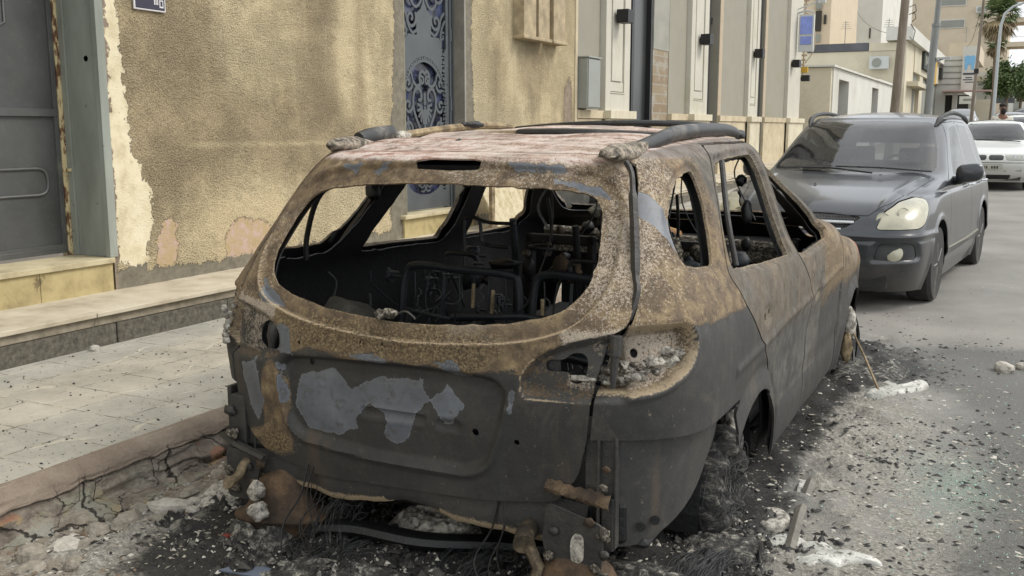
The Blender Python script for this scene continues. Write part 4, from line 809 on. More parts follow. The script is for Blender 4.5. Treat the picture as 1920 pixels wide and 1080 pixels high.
# ------------------------------------------------------------ the burnt-out estate car
def burnt(name='burnt_paint'):
    t = NT(name, .8); g1 = t.noise(3.2, 7, .68); g2 = t.noise(16, 6, .72); g3 = t.noise(115, 4, .7); g4 = t.noise(270, 3, .65)
    ch, ash, pk, gold, red = (t.attr(k) for k in ('char', 'ash', 'pink', 'gold', 'red'))
    def var(a, w1=.5, w2=.3, w3=.15): 
        s = t.math('MULTIPLY', t.math('SUBTRACT', g1, .5), w1 * 2); s = t.math('ADD', s, t.math('MULTIPLY', t.math('SUBTRACT', g2, .5), w2 * 2)); s = t.math('ADD', s, t.math('MULTIPLY', t.math('SUBTRACT', g3, .5), w3 * 2)); return t.math('ADD', a, s)
    tan = t.ramp(g2, [(.3, '#42392c'), (.46, '#615240'), (.58, '#7b6a50'), (.72, '#988767')])
    tan = t.mix(t.math('MULTIPLY', t.step(g1, .5, .75), .35), tan, '#7d6b55')
    c = t.mix(t.step(var(gold, .45, .55, .5), .46, .56), tan, t.ramp(g3, [(.34, '#2f271d'), (.45, '#594935'), (.56, '#7a6a4e'), (.7, '#978768')]))
    c = t.mix(t.step(var(red, .5, .4, .2), .4, .75), c, t.ramp(g2, [(.35, '#5a3328'), (.5, '#8a4f35'), (.65, '#a8694a')]))
    rs = t.noise(7, 6, .7, .4, stretch=(.35, 2.2, 1)); pinkc = t.ramp(t.math('ADD', t.math('MULTIPLY', g2, .25), t.math('MULTIPLY', rs, .75)), [(.34, '#463a31'), (.42, '#7f6152'), (.47, '#a98c80'), (.53, '#cdc3bc'), (.59, '#b0938a'), (.66, '#665850')])
    c = t.mix(t.step(var(pk, .3, .3, .1), .35, .7), c, pinkc)
    # flaking: pale ash specks and dark pits
    sp = t.math('ADD', t.math('MULTIPLY', g3, .6), t.math('MULTIPLY', g4, .4)); th = t.math('SUBTRACT', .66, t.math('MULTIPLY', var(ash, .25, .25, 0), .22))
    wf = t.math('SUBTRACT', sp, th); c = t.mix(t.math('MULTIPLY', t.step(wf, .0, .07), .68), c, t.ramp(g4, [(.3, '#988d7e'), (.6, '#b9afa1'), (.8, '#d6cdbf')]))
    pit = t.math('SUBTRACT', t.math('ADD', t.math('MULTIPLY', t.math('SUBTRACT', 1, g3), .5), t.math('MULTIPLY', t.noise(110, 3, .6, off=(5, 5, 5)), .5)), t.math('SUBTRACT', .64, t.math('MULTIPLY', t.attr('pit'), .085)))
    c = t.mix(t.math('MULTIPLY', t.step(pit, 0, .05), .65), c, '#26211c')
    sm = t.noise(1.7, 5, .6, .6, off=(4, 2, 8)); c = t.mix(t.math('MULTIPLY', t.step(sm, .50, .68), .62), c, t.ramp(g3, [(.35, '#3d3933'), (.6, '#575148'), (.75, '#6d665b')]))
    hb = t.noise(2.6, 4, .6, off=(1, 6, 2), stretch=(1, 1, 2.2)); c = t.mix(t.math('MULTIPLY', t.step(hb, .56, .72), .35), c, '#a39a8b')
    # matt char
    cf = t.step(var(ch, .28, .34, .3), .45, .58)
    charc = t.ramp(t.math('ADD', t.math('MULTIPLY', g1, .6), t.math('MULTIPLY', g2, .4)), [(.32, '#252524'), (.5, '#313130'), (.66, '#403f3c')]); charc = t.mix(t.math('MULTIPLY', t.step(g3, .56, .74), .38), charc, '#625d54'); charc = t.mix(t.math('MULTIPLY', t.step(t.noise(5, 7, .75, .8, off=(9, 1, 4)), .56, .66), .55), charc, '#4c4740'); charc = t.mix(t.math('MULTIPLY', t.step(t.noise(38, 5, .75, off=(2, 7, 4)), .64, .69), .7), charc, '#7f7768')
    st = t.noise(9, 5, .6, stretch=(1, 1, .12)); charc = t.mix(t.math('MULTIPLY', t.step(st, .54, .72), .42), charc, '#574938')
    c = t.mix(cf, c, charc)
    gm = t.attr('grey'); c = t.mix(t.math('MULTIPLY', t.step(var(gm, .35, .3, .1), .35, .75), .8), c, t.ramp(g2, [(.35, '#403e3a'), (.55, '#57544e'), (.7, '#6e6a61')]))
    # bare primer where the crust fell off
    w = t.math('ADD', t.math('MULTIPLY', t.math('SUBTRACT', t.noise(16, 7, .72), .5), .055), t.math('MULTIPLY', t.math('SUBTRACT', g3, .5), .012))
    pr = t.math('ADD', t.attr('prim'), w); pf = t.step(pr, .0015, -.0015)
    primc = t.ramp(g1, [(.35, '#4e5257'), (.55, '#5f646b'), (.7, '#70757b')]); primc = t.mix(t.math('MULTIPLY', t.step(t.noise(22, 7, .78, .5, off=(1, 8, 3)), .50, .66), .75), primc, '#47443f'); rim = t.math('MULTIPLY', t.step(pr, -.006, -.001), .35)
    c = t.mix(pf, c, t.mix(rim, primc, '#8b8d90'))
    # pale tone along opening edges; tailgate seam and recess rim highlights are painted in
    eg = t.attr('edge'); c = t.mix(t.math('MULTIPLY', t.step(t.math('ADD', eg, t.math('MULTIPLY', t.math('SUBTRACT', g3, .5), .8)), .45, .7), .75), c, '#a39277')
    nop = t.math('SUBTRACT', 1, pf)
    h = t.math('MULTIPLY', t.math('ADD', g3, t.math('MULTIPLY', g4, .6)), t.math('SUBTRACT', 1, t.math('MULTIPLY', cf, .72)))
    h = t.math('ADD', t.math('MULTIPLY', t.math('ADD', h, t.math('MULTIPLY', g2, .25)), nop), t.math('MULTIPLY', nop, .35))
    cz = t.t.nodes.new('ShaderNodeTexVoronoi'); cz.feature = 'DISTANCE_TO_EDGE'; cz.inputs['Scale'].default_value = 60; t.L(t.co, cz.inputs['Vector'])
    crz = t.math('MULTIPLY', t.math('SUBTRACT', 1, t.step(cz.outputs['Distance'], .0, .12)), t.step(gold, .2, .7)); h = t.math('SUBTRACT', h, t.math('MULTIPLY', crz, .35)); c = t.mix(t.math('MULTIPLY', crz, .35), c, '#33271a')
    rough = t.math('SUBTRACT', .82, t.math('ADD', t.math('MULTIPLY', cf, .14), t.math('MULTIPLY', pf, .32)))
    return t.done(c, rough, t.bump(h, .75, .0045))
def sooty(name='soot', a='#070708', b='#0f1012', c_='#1c1d1f', r=.5):
    t = NT(name, r); n = t.noise(9, 7, .75); n2 = t.noise(60, 4, .7); c = t.ramp(n, [(.32, a), (.52, b), (.72, c_)]); c = t.mix(t.step(n2, .66, .76), c, '#4b4842'); return t.done(c, r, t.bump(n2, .6, .006))
def rusty(name, a='#3a2a1c', b='#6b4a2c', c_='#8d6a40', d='#a98c5e'):
    t = NT(name, .85); n = t.noise(7, 7, .72); n2 = t.noise(60, 5, .7); c = t.ramp(n, [(.3, a), (.46, b), (.58, c_), (.75, d)]); c = t.mix(t.math('MULTIPLY', t.step(n2, .52, .7), .5), c, a); return t.done(c, .85, t.bump(n2, .5, .005))
def ashy(name='ash_crust'):
    t = NT(name, .95); n = t.noise(35, 6, .75); return t.done(t.ramp(n, [(.34, '#2f2d2a'), (.45, '#7f7b73'), (.55, '#b3aea3'), (.7, '#d0cbbf')]), .95, t.bump(n, 1, .01))
M_B, M_SOOT, M_RUST, M_ASH = burnt(), sooty(), rusty('rusty_steel'), ashy()
M_SIL = rusty('silencer_rust', '#211a14', '#3b2f23', '#564330', '#7a684e')
M_DARKMETAL = sooty('scorched_steel', '#232323', '#333230', '#4a4740', .6); M_CREAMRUST = rusty('heat_bleached_steel', '#3f372b', '#75664d', '#9b8a6b', '#b8a888')
WLV = [(.08, -.86, .885, 3.45), (.15, -.885, .90, 3.5), (.30, -.905, .915, 3.55), (.45, -.92, .925, 3.58), (.60, -.935, .935, 3.55), (.72, -.94, .94, 3.5), (.82, -.925, .935, 3.4),
       (.90, -.895, .918, 3.1), (.95, -.872, .895, 2.6), (.985, -.855, .875, 2.2), (1.04, -.825, .852, 2.08), (1.12, -.77, .82, 1.92), (1.20, -.715, .79, 1.76), (1.28, -.66, .752, 1.6), (1.335, -.615, .718, 1.46), (1.372, -.585, .675, 1.3)]
def _bump(C):
    R = C.copy(); t = np.clip((R[..., 2] - 1.15) / .22, 0, 1); t = t * t * (3 - 2 * t); R[..., 2] += t * .04 * np.exp(-((R[..., 1] - .65) / .75) ** 2); return R
# outlines measured from the photograph, in the car's own metres (x right, y forward, z up)
P_GATE = rnd([(0, 2), (.60, 2), (.612, 1.37), (.65, 1.30), (.69, 1.13), (.722, 1.02), (.745, .95), (.735, .88), (.69, .858), (.672, .77), (.65, .69), (.632, .53), (.602, .41), (.53, .315), (.3, .288), (0, .278), (-.38, .262), (-.62, .30), (-.73, .37), (-.775, .46), (-.79, .58), (-.78, .70), (-.77, .78), (-.765, .88), (-.745, 1.02), (-.70, 1.13), (-.66, 1.30), (-.62, 1.37), (-.6, 2)], .03, 4)
P_RWIN = closed([(0, 1.29), (.2, 1.289), (.36, 1.284), (.50, 1.272), (.565, 1.235), (.592, 1.15), (.602, 1.06), (.585, .985), (.52, .92), (.38, .88), (.22, .863), (.05, .853), (-.12, .856), (-.35, .876), (-.5, .905), (-.60, .945), (-.64, 1.02), (-.628, 1.12), (-.585, 1.215), (-.52, 1.255), (-.40, 1.275), (-.2, 1.287)], 5)
P_SLOT = rnd([(-.14, 1.338), (-.13, 1.358), (-.08, 1.366), (.10, 1.366), (.128, 1.356), (.11, 1.338), (0, 1.334)], .012, 4)
P_REC = rnd([(-.525, .655), (-.49, .69), (-.33, .705), (0, .718), (.25, .712), (.345, .70), (.378, .66), (.345, .53), (.295, .41), (.22, .378), (-.13, .38), (-.45, .402), (-.50, .45), (-.52, .55)], .045, 5)
P_LG = rnd([(.415, .70), (.44, .75), (.48, .795), (.56, .832), (.72, .872), (.76, .66), (.53, .655), (.435, .65)], .035, 5)
P_LGL = rnd([(-.50, .70), (-.515, .77), (-.56, .815), (-.65, .845), (-.86, .87), (-.86, .655), (-.56, .66)], .035, 5)
P_LQ = rnd([(.55, .675), (.55, .875), (.70, .868), (.86, .89), (1.095, .892), (1.13, .82), (1.07, .755), (.93, .70), (.79, .68)], .035, 5)      # (wrap, z)
P_HR = closed([(.50, .775), (.55, .782), (.57, .80), (.605, .805), (.625, .78), (.62, .73), (.60, .705), (.575, .71), (.565, .74), (.50, .742)], 4)
P_HL = closed([(-.64, .76), (-.615, .80), (-.575, .80), (-.545, .77), (-.54, .72), (-.56, .70), (-.605, .70), (-.635, .72)], 4)
P_RD = rnd([(.17, 1.408), (.06, 1.33), (-.01, 1.26), (-.10, 1.13), (-.18, 1.03), (-.225, .96), (-.15, .86), (-.02, .765), (.18, .62), (.33, .49), (.47, .36), (.56, .22), (.58, .10), (1.19, .10), (1.2, .30), (1.15, .45), (1.17, .66), (1.08, .78), (.91, .92), (.88, 1.06), (.88, 1.24), (.94, 1.408)], .02, 3)
P_FD = rnd([(.94, 1.408), (.88, 1.24), (.88, 1.06), (.91, .92), (1.08, .78), (1.17, .66), (1.15, .45), (1.2, .30), (1.19, .10), (2.16, .10), (2.17, .6), (2.14, .86), (2.02, .945), (1.85, 1.05), (1.68, 1.19), (1.5, 1.325), (1.32, 1.405)], .02, 3)
P_RDW = rnd([(.15, 1.342), (.37, 1.358), (.77, 1.368), (.80, 1.28), (.80, 1.16), (.80, 1.04), (.79, .935), (.35, .955), (-.13, .985), (-.10, 1.05), (-.04, 1.14), (.04, 1.25)], .03, 4)
P_FDW = rnd([(.955, 1.37), (1.2, 1.366), (1.42, 1.305), (1.60, 1.18), (1.76, 1.01), (1.70, .915), (1.1, .905), (.945, .925), (.925, 1.05), (.925, 1.22)], .03, 4)
P_QW = rnd([(-.565, 1.07), (-.545, 1.16), (-.46, 1.25), (-.33, 1.31), (-.15, 1.335), (-.165, 1.25), (-.22, 1.13), (-.31, 1.02), (-.48, 1.03), (-.55, 1.045)], .035, 4)
P_WS = rnd([(-.70, 1.02), (.70, 1.02), (.585, 1.362), (-.585, 1.362)], .06, 4)
P_QWL = rnd([(-.56, 1.0), (-.54, 1.14), (-.42, 1.25), (-.2, 1.31), (.08, 1.325), (.05, 1.2), (-.06, 1.09), (-.19, .99)], .03, 4)
P_RDWL = rnd([(.06, .965), (.16, 1.09), (.33, 1.29), (.40, 1.33), (.92, 1.335), (.91, 1.16), (.86, 1.02), (.80, .93)], .03, 4)
P_FDWL = rnd([(1.06, .915), (1.09, 1.17), (1.12, 1.335), (1.38, 1.30), (1.58, 1.17), (1.74, .99), (1.68, .905)], .03, 4)
def shl(P): P = P.copy(); P[:, 0] += .11 * sst(.75, 1.0, P[:, 1]); return P
P_RDL, P_FDL = shl(P_RD), shl(P_FD)
def wrap(V): return np.abs(V[:, 0]) + V[:, 1] + .9
BIG = 5.
def S_gate(V): return np.where(V[:, 1] < .3, np.maximum(sdf(P_GATE, V[:, 0], V[:, 2]), V[:, 1] + .525 - .1 * V[:, 0] ** 2), BIG)
def S_rear(P): return lambda V: np.where(V[:, 1] < -.3, sdf(P, V[:, 0], V[:, 2]), BIG)
def S_side(P, sgn=0): return lambda V: np.where((np.abs(V[:, 0]) > .45) & ((V[:, 0] * sgn > 0) | (sgn == 0)), sdf(P, V[:, 1], V[:, 2]), BIG)
def S_arch(V): return np.minimum(np.hypot(V[:, 1] - .09, V[:, 2] - .085) - .405, np.hypot(V[:, 1] - 2.74, V[:, 2] - .10) - .40)
def S_front(V): return 2.17 + .0 * V[:, 0] - V[:, 1] + np.maximum(0, (V[:, 2] - .99)) * 8
def S_ws(V): return np.where(V[:, 1] > 1.0, sdf(P_WS, V[:, 0], V[:, 2] - .04 * np.exp(-((V[:, 1] - .65) / .75) ** 2) * sst(1.15, 1.37, V[:, 2])), BIG)
def S_hood(V): return np.maximum(sdf(rnd([(-.66, 1.9), (.66, 1.9), (.72, 2.6), (.66, 3.42), (-.66, 3.42), (-.72, 2.6)], .1, 4), V[:, 0], V[:, 1]), .80 - V[:, 2])
def skirt_z(V): return np.where(V[:, 1] < -.2, .532 + .015 * np.exp(-((wrap(V) - .95) / .3) ** 2), .115 + .0 * V[:, 2])
def displace(V, N):
    V = V.copy(); x, y, z = V[:, 0].copy(), V[:, 1].copy(), V[:, 2].copy(); d = np.zeros(len(V)); rear = y < -.3; u = wrap(V)
    i = np.where(rear)[0]; X, Z = x[i], z[i]
    s = sdf(P_REC, X, Z); inn = sst(.004, -.020, s); d[i] += inn * (.020 + .016 * sst(.5, .71, Z)); d[i] -= .011 * np.exp(-((s + -.010) / .012) ** 2) * (Z < .62)
    d[i] += .010 * sst(.014, -.014, np.maximum(sdf(rnd([(-.5, .69), (.33, .71), (.33, .655), (-.5, .635)], .03), X, Z), s)) 
    for P in ([(-.18, .512), (.075, .515), (.075, .545), (-.18, .542)], [(.115, .505), (.205, .505), (.205, .54), (.115, .54)]):
        ss = sdf(rnd(P, .015), X, Z); d[i] += .007 * sst(.006, -.006, ss) - .003 * np.exp(-((ss - .006) / .006) ** 2)
    d[i] += .032 * sst(.004, -.022, sdf(P_LG, X, Z)) * (u[i] < .99); d[i] += .028 * sst(.004, -.022, sdf(P_LGL, X, Z)) * (u[i] < .99)
    uu = u[i]; sl = sdf(P_LQ, uu, Z); gate_in = S_gate(V[i]) < 0; d[i] = np.where(gate_in, d[i], d[i] + .070 * sst(.002, -.014, sl) - .004 * np.exp(-((sl - .01) / .008) ** 2))
    sw = sdf(P_RWIN, X, Z); d[i] += .013 * sst(.059, .051, sw) * (Z < 1.4) - .004 * np.exp(-((sw - .066) / .008) ** 2)
    em = np.hypot((X + .10) / .085, (Z - .765) / .042); d[i] += .004 * sst(1.05, .9, em) 
    d[i] += .006 * np.exp(-((Z - .88 + .05 * np.abs(X)) / .01) ** 2) * 0
    # side: shoulder line, sill line, arch lips, warping
    j = np.where(np.abs(x) > .5)[0]; Y, Z = y[j], z[j]
    d[j] += .010 * np.exp(-((Z - .325) / .05) ** 2) * (Y > .6) * (Y < 2.2); ar = S_arch(V[j]); d[j] -= .014 * sst(.07, .0, ar) * (ar > -.05); d[j] += .006 * np.exp(-((ar - .085) / .02) ** 2)
    for P, k in ((P_QW, .03), (P_RDW, .028), (P_FDW, .028)): ss = sdf(P, Y, Z); d[j] += .014 * sst(k, k * .4, ss) 
    for hy, hz in ((.20, .765), (1.33, .69)): d[j] += .012 * np.exp(-(((Y - hy) / .07) ** 2 + ((Z - hz) / .035) ** 2) ** 2)
    d[j] -= .008 * np.exp(-((Z - (.66 + .03 * Y)) / .018) ** 2) * (Y > -.3) * (Y < 2.1); d[j] += .010 * sst(.66, .50, Z - .03 * Y) * sst(.3, .5, Z) * (Y > .3) * (Y < 2.2)
    d[j] += .018 * (fbm(Y + 30, Z + 30, 0 * Y, 1.6, 2) - .5) * sst(-.3, .3, Y)
    V -= N * d[:, None]
    # collapsed roof: ribs and ripples
    r = sst(1.372, 1.40, z) * sst(-.58, -.4, y) * sst(1.35, 1.1, y) * sst(.62, .5, np.abs(x))
    V[:, 2] += r * (.012 * np.sin(y * 15 + 1.2 * np.sin(x * 3.1)) + .016 * (fbm(x + 20, y + 20, 0 * x, 2.3, 3) - .5) - .012 * np.cos(x * 5) * np.exp(-((y - .1) / .35) ** 2))
    fr = sst(1.95, 2.5, y) * sst(.55, .9, z); V[:, 2] -= fr * .10; V[:, 2] -= sst(2.9, 3.5, y) * sst(.5, .8, z) * .12
    V += N * (.004 * (fbm(x + 9, y + 9, z + 9, 7, 3) - .5))[:, None]
    return V
def attrs_for(V):
    x, y, z = V[:, 0], V[:, 1], V[:, 2]; ax = np.abs(x); rear = y < -.42 - .0 * z; u = wrap(V); R_ = np.where(y < -.3, 1., 0.)
    roof = sst(1.345, 1.385, z)
    n = fbm(x + 11, y + 11, z + 11, 3, 3) - .5
    gate = S_gate(V) < 0
    n2 = fbm(x + 17, y + 5, z + 11, 9, 4) - .5; char_r = sst(.76, .68, z + .02 * n + .07 * n2) * (1 - .95 * blob(x, z, -.56, .52, .07, .16, 4) - .8 * blob(x, z, -.6, .36, .16, .06))
    char_q = sst(.93, .83, z + .05 * np.clip(y + .7, 0, 1) + .03 * n)
    char_d = .42 + .40 * sst(.75, .5, z) - .15 * sst(.8, 1.5, y)
    ins_d = (np.minimum(sdf(P_RD, y, z), sdf(P_FD, y, z)) < 0) | (y > 2.1) | ((y > .5) & (z < 1.2)); char = np.where(gate, char_r, np.where(ins_d, char_d, np.where(z > 1.2, 0, char_q)))
    lampin = np.where(R_ > 0, sst(.01, -.02, np.minimum(sdf(P_LQ, u, z), 9)), 0)
    char = np.where(~gate & (y < -.3), char * (1 - .95 * lampin) , char)
    char = np.where(gate & (np.minimum(sdf(P_LG, x, z), sdf(P_LGL, x, z)) < 0), .55, char)
    sideup = (z > .93) & (z < 1.36) & (y > -.1); char = np.where(sideup, .25, char)
    gold = np.where(gate, (.75 + 1.1 * n2) * blob(x, z + .05 * n2, -.05, .79, .80, .085, 3) + (.7 + 1.2 * n2) * blob(x + .06 * n2, z, -.565, .52, .06, .15, 3) + (.7 + n2) * blob(x, z, -.6, .36, .15, .05), 0) + np.where(~gate & (y > .6), .6 * sst(1.0, .6, z) * sst(.7, 1.6, y) + .5 * blob(y, z, 1.7, .85, .4, .1), 0) + .35 * np.where(~gate & (y < -.1) & (z > .85) & (z < 1.1), 1, 0)
    ash = .05 + n2 * .5 + .55 * blob(ax, z, .66, 1.0, .14, .38) * (y < -.4) + .38 * np.where((x > 0) & (y < -.35) & (z > .8), sst(.84, 1.05, z), 0) + .35 * roof + .35 * np.where((y > -.2) & (z > .7), 1, 0) + .95 * lampin + .3 * blob(x, z, 0, 1.34, .8, .05) * (y < -.3)
    ash = np.where((z < .8) & (y < -.1) & (lampin < .5), ash * .3, ash)
    sw = np.where(y < -.3, sdf(P_RWIN, x, z), 1); edge = np.exp(-((sw - .002) / .006) ** 2) * .55 + .75 * np.exp(-((sw - .060) / .006) ** 2) * (z < 1.05); hd = np.minimum(np.hypot((y - .20) / .09, (z - .755) / .07), np.hypot((y - 1.33) / .09, (z - .68) / .07)); edge = np.maximum(edge, np.where(ax > .5, .5 * sst(1.2, .6, hd), 0)); edge = np.maximum(edge, np.where(y < .3, .55 * np.exp(-(S_gate(V) / .005) ** 2), 0))  # last term: highlight painted along the tailgate seam
    lgd = np.minimum(sdf(P_LG, x, z), 9); edge = np.maximum(edge, np.where(gate & (z < .78), .8 * np.exp(-((lgd - .002) / .005) ** 2), 0)); edge = np.maximum(edge, np.where(gate & (z < .5), .35 * np.exp(-((sdf(P_REC, x, z) + .004) / .008) ** 2), 0)); edge = np.maximum(edge, np.where(~gate & (y < -.3), .75 * np.exp(-((sdf(P_LQ, u, z) + .002) / .010) ** 2), 0)); edge = np.maximum(edge, np.where(y > -.7, .55 * np.exp(-(np.minimum(sdf(P_QW, y, z), np.minimum(sdf(P_RDW, y, z), sdf(P_FDW, y, z))) / .012) ** 2) * (ax > .5), 0))  # plate recess term: highlight painted on its lower rim
    ar = S_arch(V); red = .75 * np.exp(-((ar - .01) / .03) ** 2) * (z > .1) + .55 * sst(2.5, 2.9, y) * sst(.5, .75, z) + .35 * roof * (y > .9) + .28 * blob(y, z, -.35, 1.33, .25, .1)
    pink = .62 * roof * sst(1.2, .7, y) + .35 * np.where(gate & (z > 1.3), 1, 0) 
    pit = .35 + .6 * np.where(~gate & (y < -.1) & (z > .8), 1, 0) + .4 * np.where(gate & (z > .8), 1, 0)
    grey = .62 * np.where(ins_d & (y < 1.5) & (z > .3) & (z < 1.0), 1, 0) + .7 * roof * sst(.58, .64, ax) + .85 * np.where((z > 1.0) & (y > -.1) & (ax > .5), 1, 0) * sst(1.42, 1.36, z) + .35 * np.where((y > 1.2) & (z < .8), 1, 0)
    # primer patches (rear: x,z)
    pr = np.full(len(V), 1.)
    for P in ([(-.47, .50), (-.44, .62), (-.30, .655), (-.22, .60), (-.10, .655), (.06, .66), (.09, .60), (.03, .545), (.02, .50), (.0, .45), (-.05, .425), (-.09, .46), (-.07, .51), (-.14, .56), (-.22, .50), (-.20, .465), (-.30, .43), (-.42, .43)], [(.10, .60), (.15, .655), (.22, .60), (.17, .535), (.145, .52)],
              [(-.70, .48), (-.72, .63), (-.64, .66), (-.62, .50), (-.66, .42)], [(-.60, .70), (-.52, .80), (-.47, .79), (-.45, .70), (-.52, .705)], [(.13, .735), (.19, .75), (.24, .70), (.18, .69)], [(-.20, .728), (-.1, .735), (-.05, .72), (-.14, .716)], [(-.66, .95), (-.6, .91), (-.52, .865), (-.62, .86)],
              [(-.50, .52), (-.52, .66), (-.535, .66), (-.52, .52)], [(.395, .60), (.405, .67), (.385, .67), (.38, .61)], [(-.46, 1.335), (-.36, 1.345), (-.40, 1.32)], [(-.32, 1.325), (-.24, 1.355), (-.29, 1.318)], [(.22, 1.355), (.4, 1.345), (.44, 1.332), (.25, 1.345)], [(.4, 1.31), (.55, 1.29), (.62, 1.24), (.5, 1.28)]):
        pr = np.minimum(pr, np.where(y < -.3, sdf(P, x, z) - .002, 1))
    for P in ([(-.62, 1.31), (-.52, 1.27), (-.5, 1.12), (-.54, 1.04), (-.6, 1.13), (-.63, 1.2)],): pr = np.minimum(pr, np.where((x > .5) & ~gate, sdf(P, y, z) + .014, 1))
    return dict(char=np.clip(char, 0, 1), ash=np.clip(ash, 0, 1.2), gold=np.clip(gold, 0, 1), red=np.clip(red, 0, 1), pink=np.clip(pink, 0, 1), pit=np.clip(pit, 0, 1), grey=np.clip(grey, 0, 1), prim=pr, edge=np.clip(edge, 0, 1))
wreck = root('burnt_car', 'burnt out estate car without glass or tyres, rusted and ash flecked, parked against the kerb', 'car', (CARX, CARY, 0), CARA)
_lump = lump
def lump(c, r, seed, mat, name, par=None, **k): return _lump(c, r, seed, mat, name, par or wreck, **k)
dcols = [.009] * 8 + [.011] * 3 + [.018] * 7
Gw = hull(WLV, .4, .055, bump=_bump, d=.009, dc=dcols)
V0, F0 = both_sides(Gw); N0 = vnorm(V0, F0)
if N0[np.argmax(V0[:, 0]), 0] < 0: F0 = F0[:, ::-1]; N0 = -N0
V1 = displace(V0, N0)
# features are looked up on the undisplaced surface (columns 3..5)
VA = np.hstack([V1, V0])
def cut(V, F, fn, side=-1, gap=0.0):
    s = fn(V[:, 3:6]); s = (s - gap) if side < 0 else (-(s - gap)); return clip(V, F, s)
def piece(name, V, F, par=wreck, thick=.007, mats=None):
    o = mesh(name, V[:, :3], F, mats or [M_B, M_SOOT], par, smooth=True, attrs=attrs_for(V[:, 3:6])); mod_solid(o, thick, -1, 1, 0); return o
def jag(fn, amp=.008, sc=25): return lambda V: fn(V) + amp * (fbm(V[:, 0] + 5, V[:, 1] + 5, V[:, 2] + 5, sc, 4) - .5)
Vg, Fg = cut(VA, F0, S_gate, -1, -.005)
for fn in (jag(S_rear(P_RWIN), .012), S_rear(P_SLOT), S_rear(P_HR), S_rear(P_HL)): Vg, Fg = cut(Vg, Fg, fn, 1)
for (hx, hz, hr) in [(.405, .505, .010), (.255, .512, .013), (-.40, .67, .012), (-.16, .775, .006), (-.075, .775, .006), (.13, .53, .005), (-.42, .745, .008), (.14, .64, .005), (-.12, .67, .005)]:
    Vg, Fg = cut(Vg, Fg, lambda V, a=hx, b=hz, r=hr: np.where(V[:, 1] < -.3, np.hypot(V[:, 0] - a, V[:, 2] - b) - r, BIG), 1)
gate_o = piece('tailgate', Vg, Fg)
Vb, Fb = cut(VA, F0, S_gate, 1, .006)
Vb, Fb = cut(Vb, Fb, lambda V: np.where((V[:, 1] < -.3) & (V[:, 0] > 0), np.hypot(wrap(V) - .82, (V[:, 2] - .815) * 1.0) - .018, BIG), 1)
Vf, Ff = cut(Vb, Fb, S_front, -1, -.003); Vb, Fb = cut(Vb, Fb, S_front, 1, .003)
Vb, Fb = cut(Vb, Fb, jag(S_ws, .01), 1); Vb, Fb = cut(Vb, Fb, S_arch, 1); Vb, Fb = clip(Vb, Fb, skirt_z(Vb[:, 3:6]) - Vb[:, 5])
Vb, Fb = cut(Vb, Fb, jag(S_side(P_QW, 1), .012), 1); Vb, Fb = cut(Vb, Fb, jag(S_side(P_QWL, -1), .012), 1)
for sg in (1, -1):
    for P, W, nm in ((P_RD if sg > 0 else P_RDL, P_RDW if sg > 0 else P_RDWL, 'rear_door'), (P_FD if sg > 0 else P_FDL, P_FDW if sg > 0 else P_FDWL, 'front_door')):
        Vd, Fd = cut(Vb, Fb, S_side(P, sg), -1, -.0035); Vd, Fd = cut(Vd, Fd, jag(S_side(W), .006), 1)
        hy, hz = (.18, .76) if nm == 'rear_door' else (1.31, .68)
        for a, b_, r in ((0, 0, .013), (.06, .012, .009)): Vd, Fd = cut(Vd, Fd, lambda V, a=hy + a, b=hz + b_, r=r: np.hypot(V[:, 1] - a, (V[:, 2] - b) * .8) - r, 1)
        piece(nm, Vd, Fd, thick=.02); Vb, Fb = cut(Vb, Fb, S_side(P, sg), 1, .0055)
body = piece('body_shell', Vb, Fb, thick=.010)
# front: bonnet, wings
Vh, Fh = cut(Vf, Ff, S_hood, -1, -.004); Vh[:, 2] += .03 * (fbm(Vh[:, 0] + 5, Vh[:, 1] + 5, 0 * Vh[:, 0], 3, 3) - .5) - .015; piece('bonnet', Vh, Fh)
Vf, Ff = cut(Vf, Ff, S_hood, 1, .004); Vf, Ff = cut(Vf, Ff, S_arch, 1)
Vf[:, :3] += (.02 * (fbm(Vf[:, 0] + 3, Vf[:, 1] + 3, Vf[:, 2] + 3, 4, 3) - .5))[:, None] * np.array([1, 0, 1.])
piece('front_wing', Vf, Ff, thick=.012)
# inner pressings, soot-black, seen through the openings
Gi = hull(WLV, .4, .055, bump=_bump, d=.03); Vi, Fi = both_sides(Gi); Ni = vnorm(Vi, Fi)
if Ni[np.argmax(Vi[:, 0]), 0] < 0: Fi = Fi[:, ::-1]; Ni = -Ni
VI = np.hstack([Vi - Ni * .05, Vi])
gi = lambda P, k: (lambda V: S_side(P)(V) - k)
VI, FI = cut(VI, Fi, S_rear(P_RWIN), 1, .03); VI, FI = cut(VI, FI, S_ws, 1, .0)
for P, sg in ((P_QW, 1), (P_RDW, 1), (P_FDW, 1), (P_QWL, -1), (P_RDWL, -1), (P_FDWL, -1)): VI, FI = cut(VI, FI, jag(S_side(P, sg), .03, 16), 1, .014 if sg < 0 else .002)
VI, FI = cut(VI, FI, lambda V: np.where(V[:, 1] < -.3, sdf(P_LQ, wrap(V), V[:, 2]), BIG), 1, .02)
VI, FI = cut(VI, FI, S_front, 1); VI, FI = clip(VI, FI, .12 - VI[:, 2]); VI, FI = clip(VI, FI, np.where(VI[:, 4] < -.15, .60 - VI[:, 2], -1.)); VI, FI = cut(VI, FI, S_arch, 1, .03)
o = mesh('inner_panels', VI[:, :3], FI, M_SOOT, wreck, smooth=True); mod_solid(o, .006, -1)
def sootbump(): pass
def loc(name, mat, par=wreck, smooth=True, bev=0): return lambda b: MB.build(b, name, mat, par, smooth, bev)
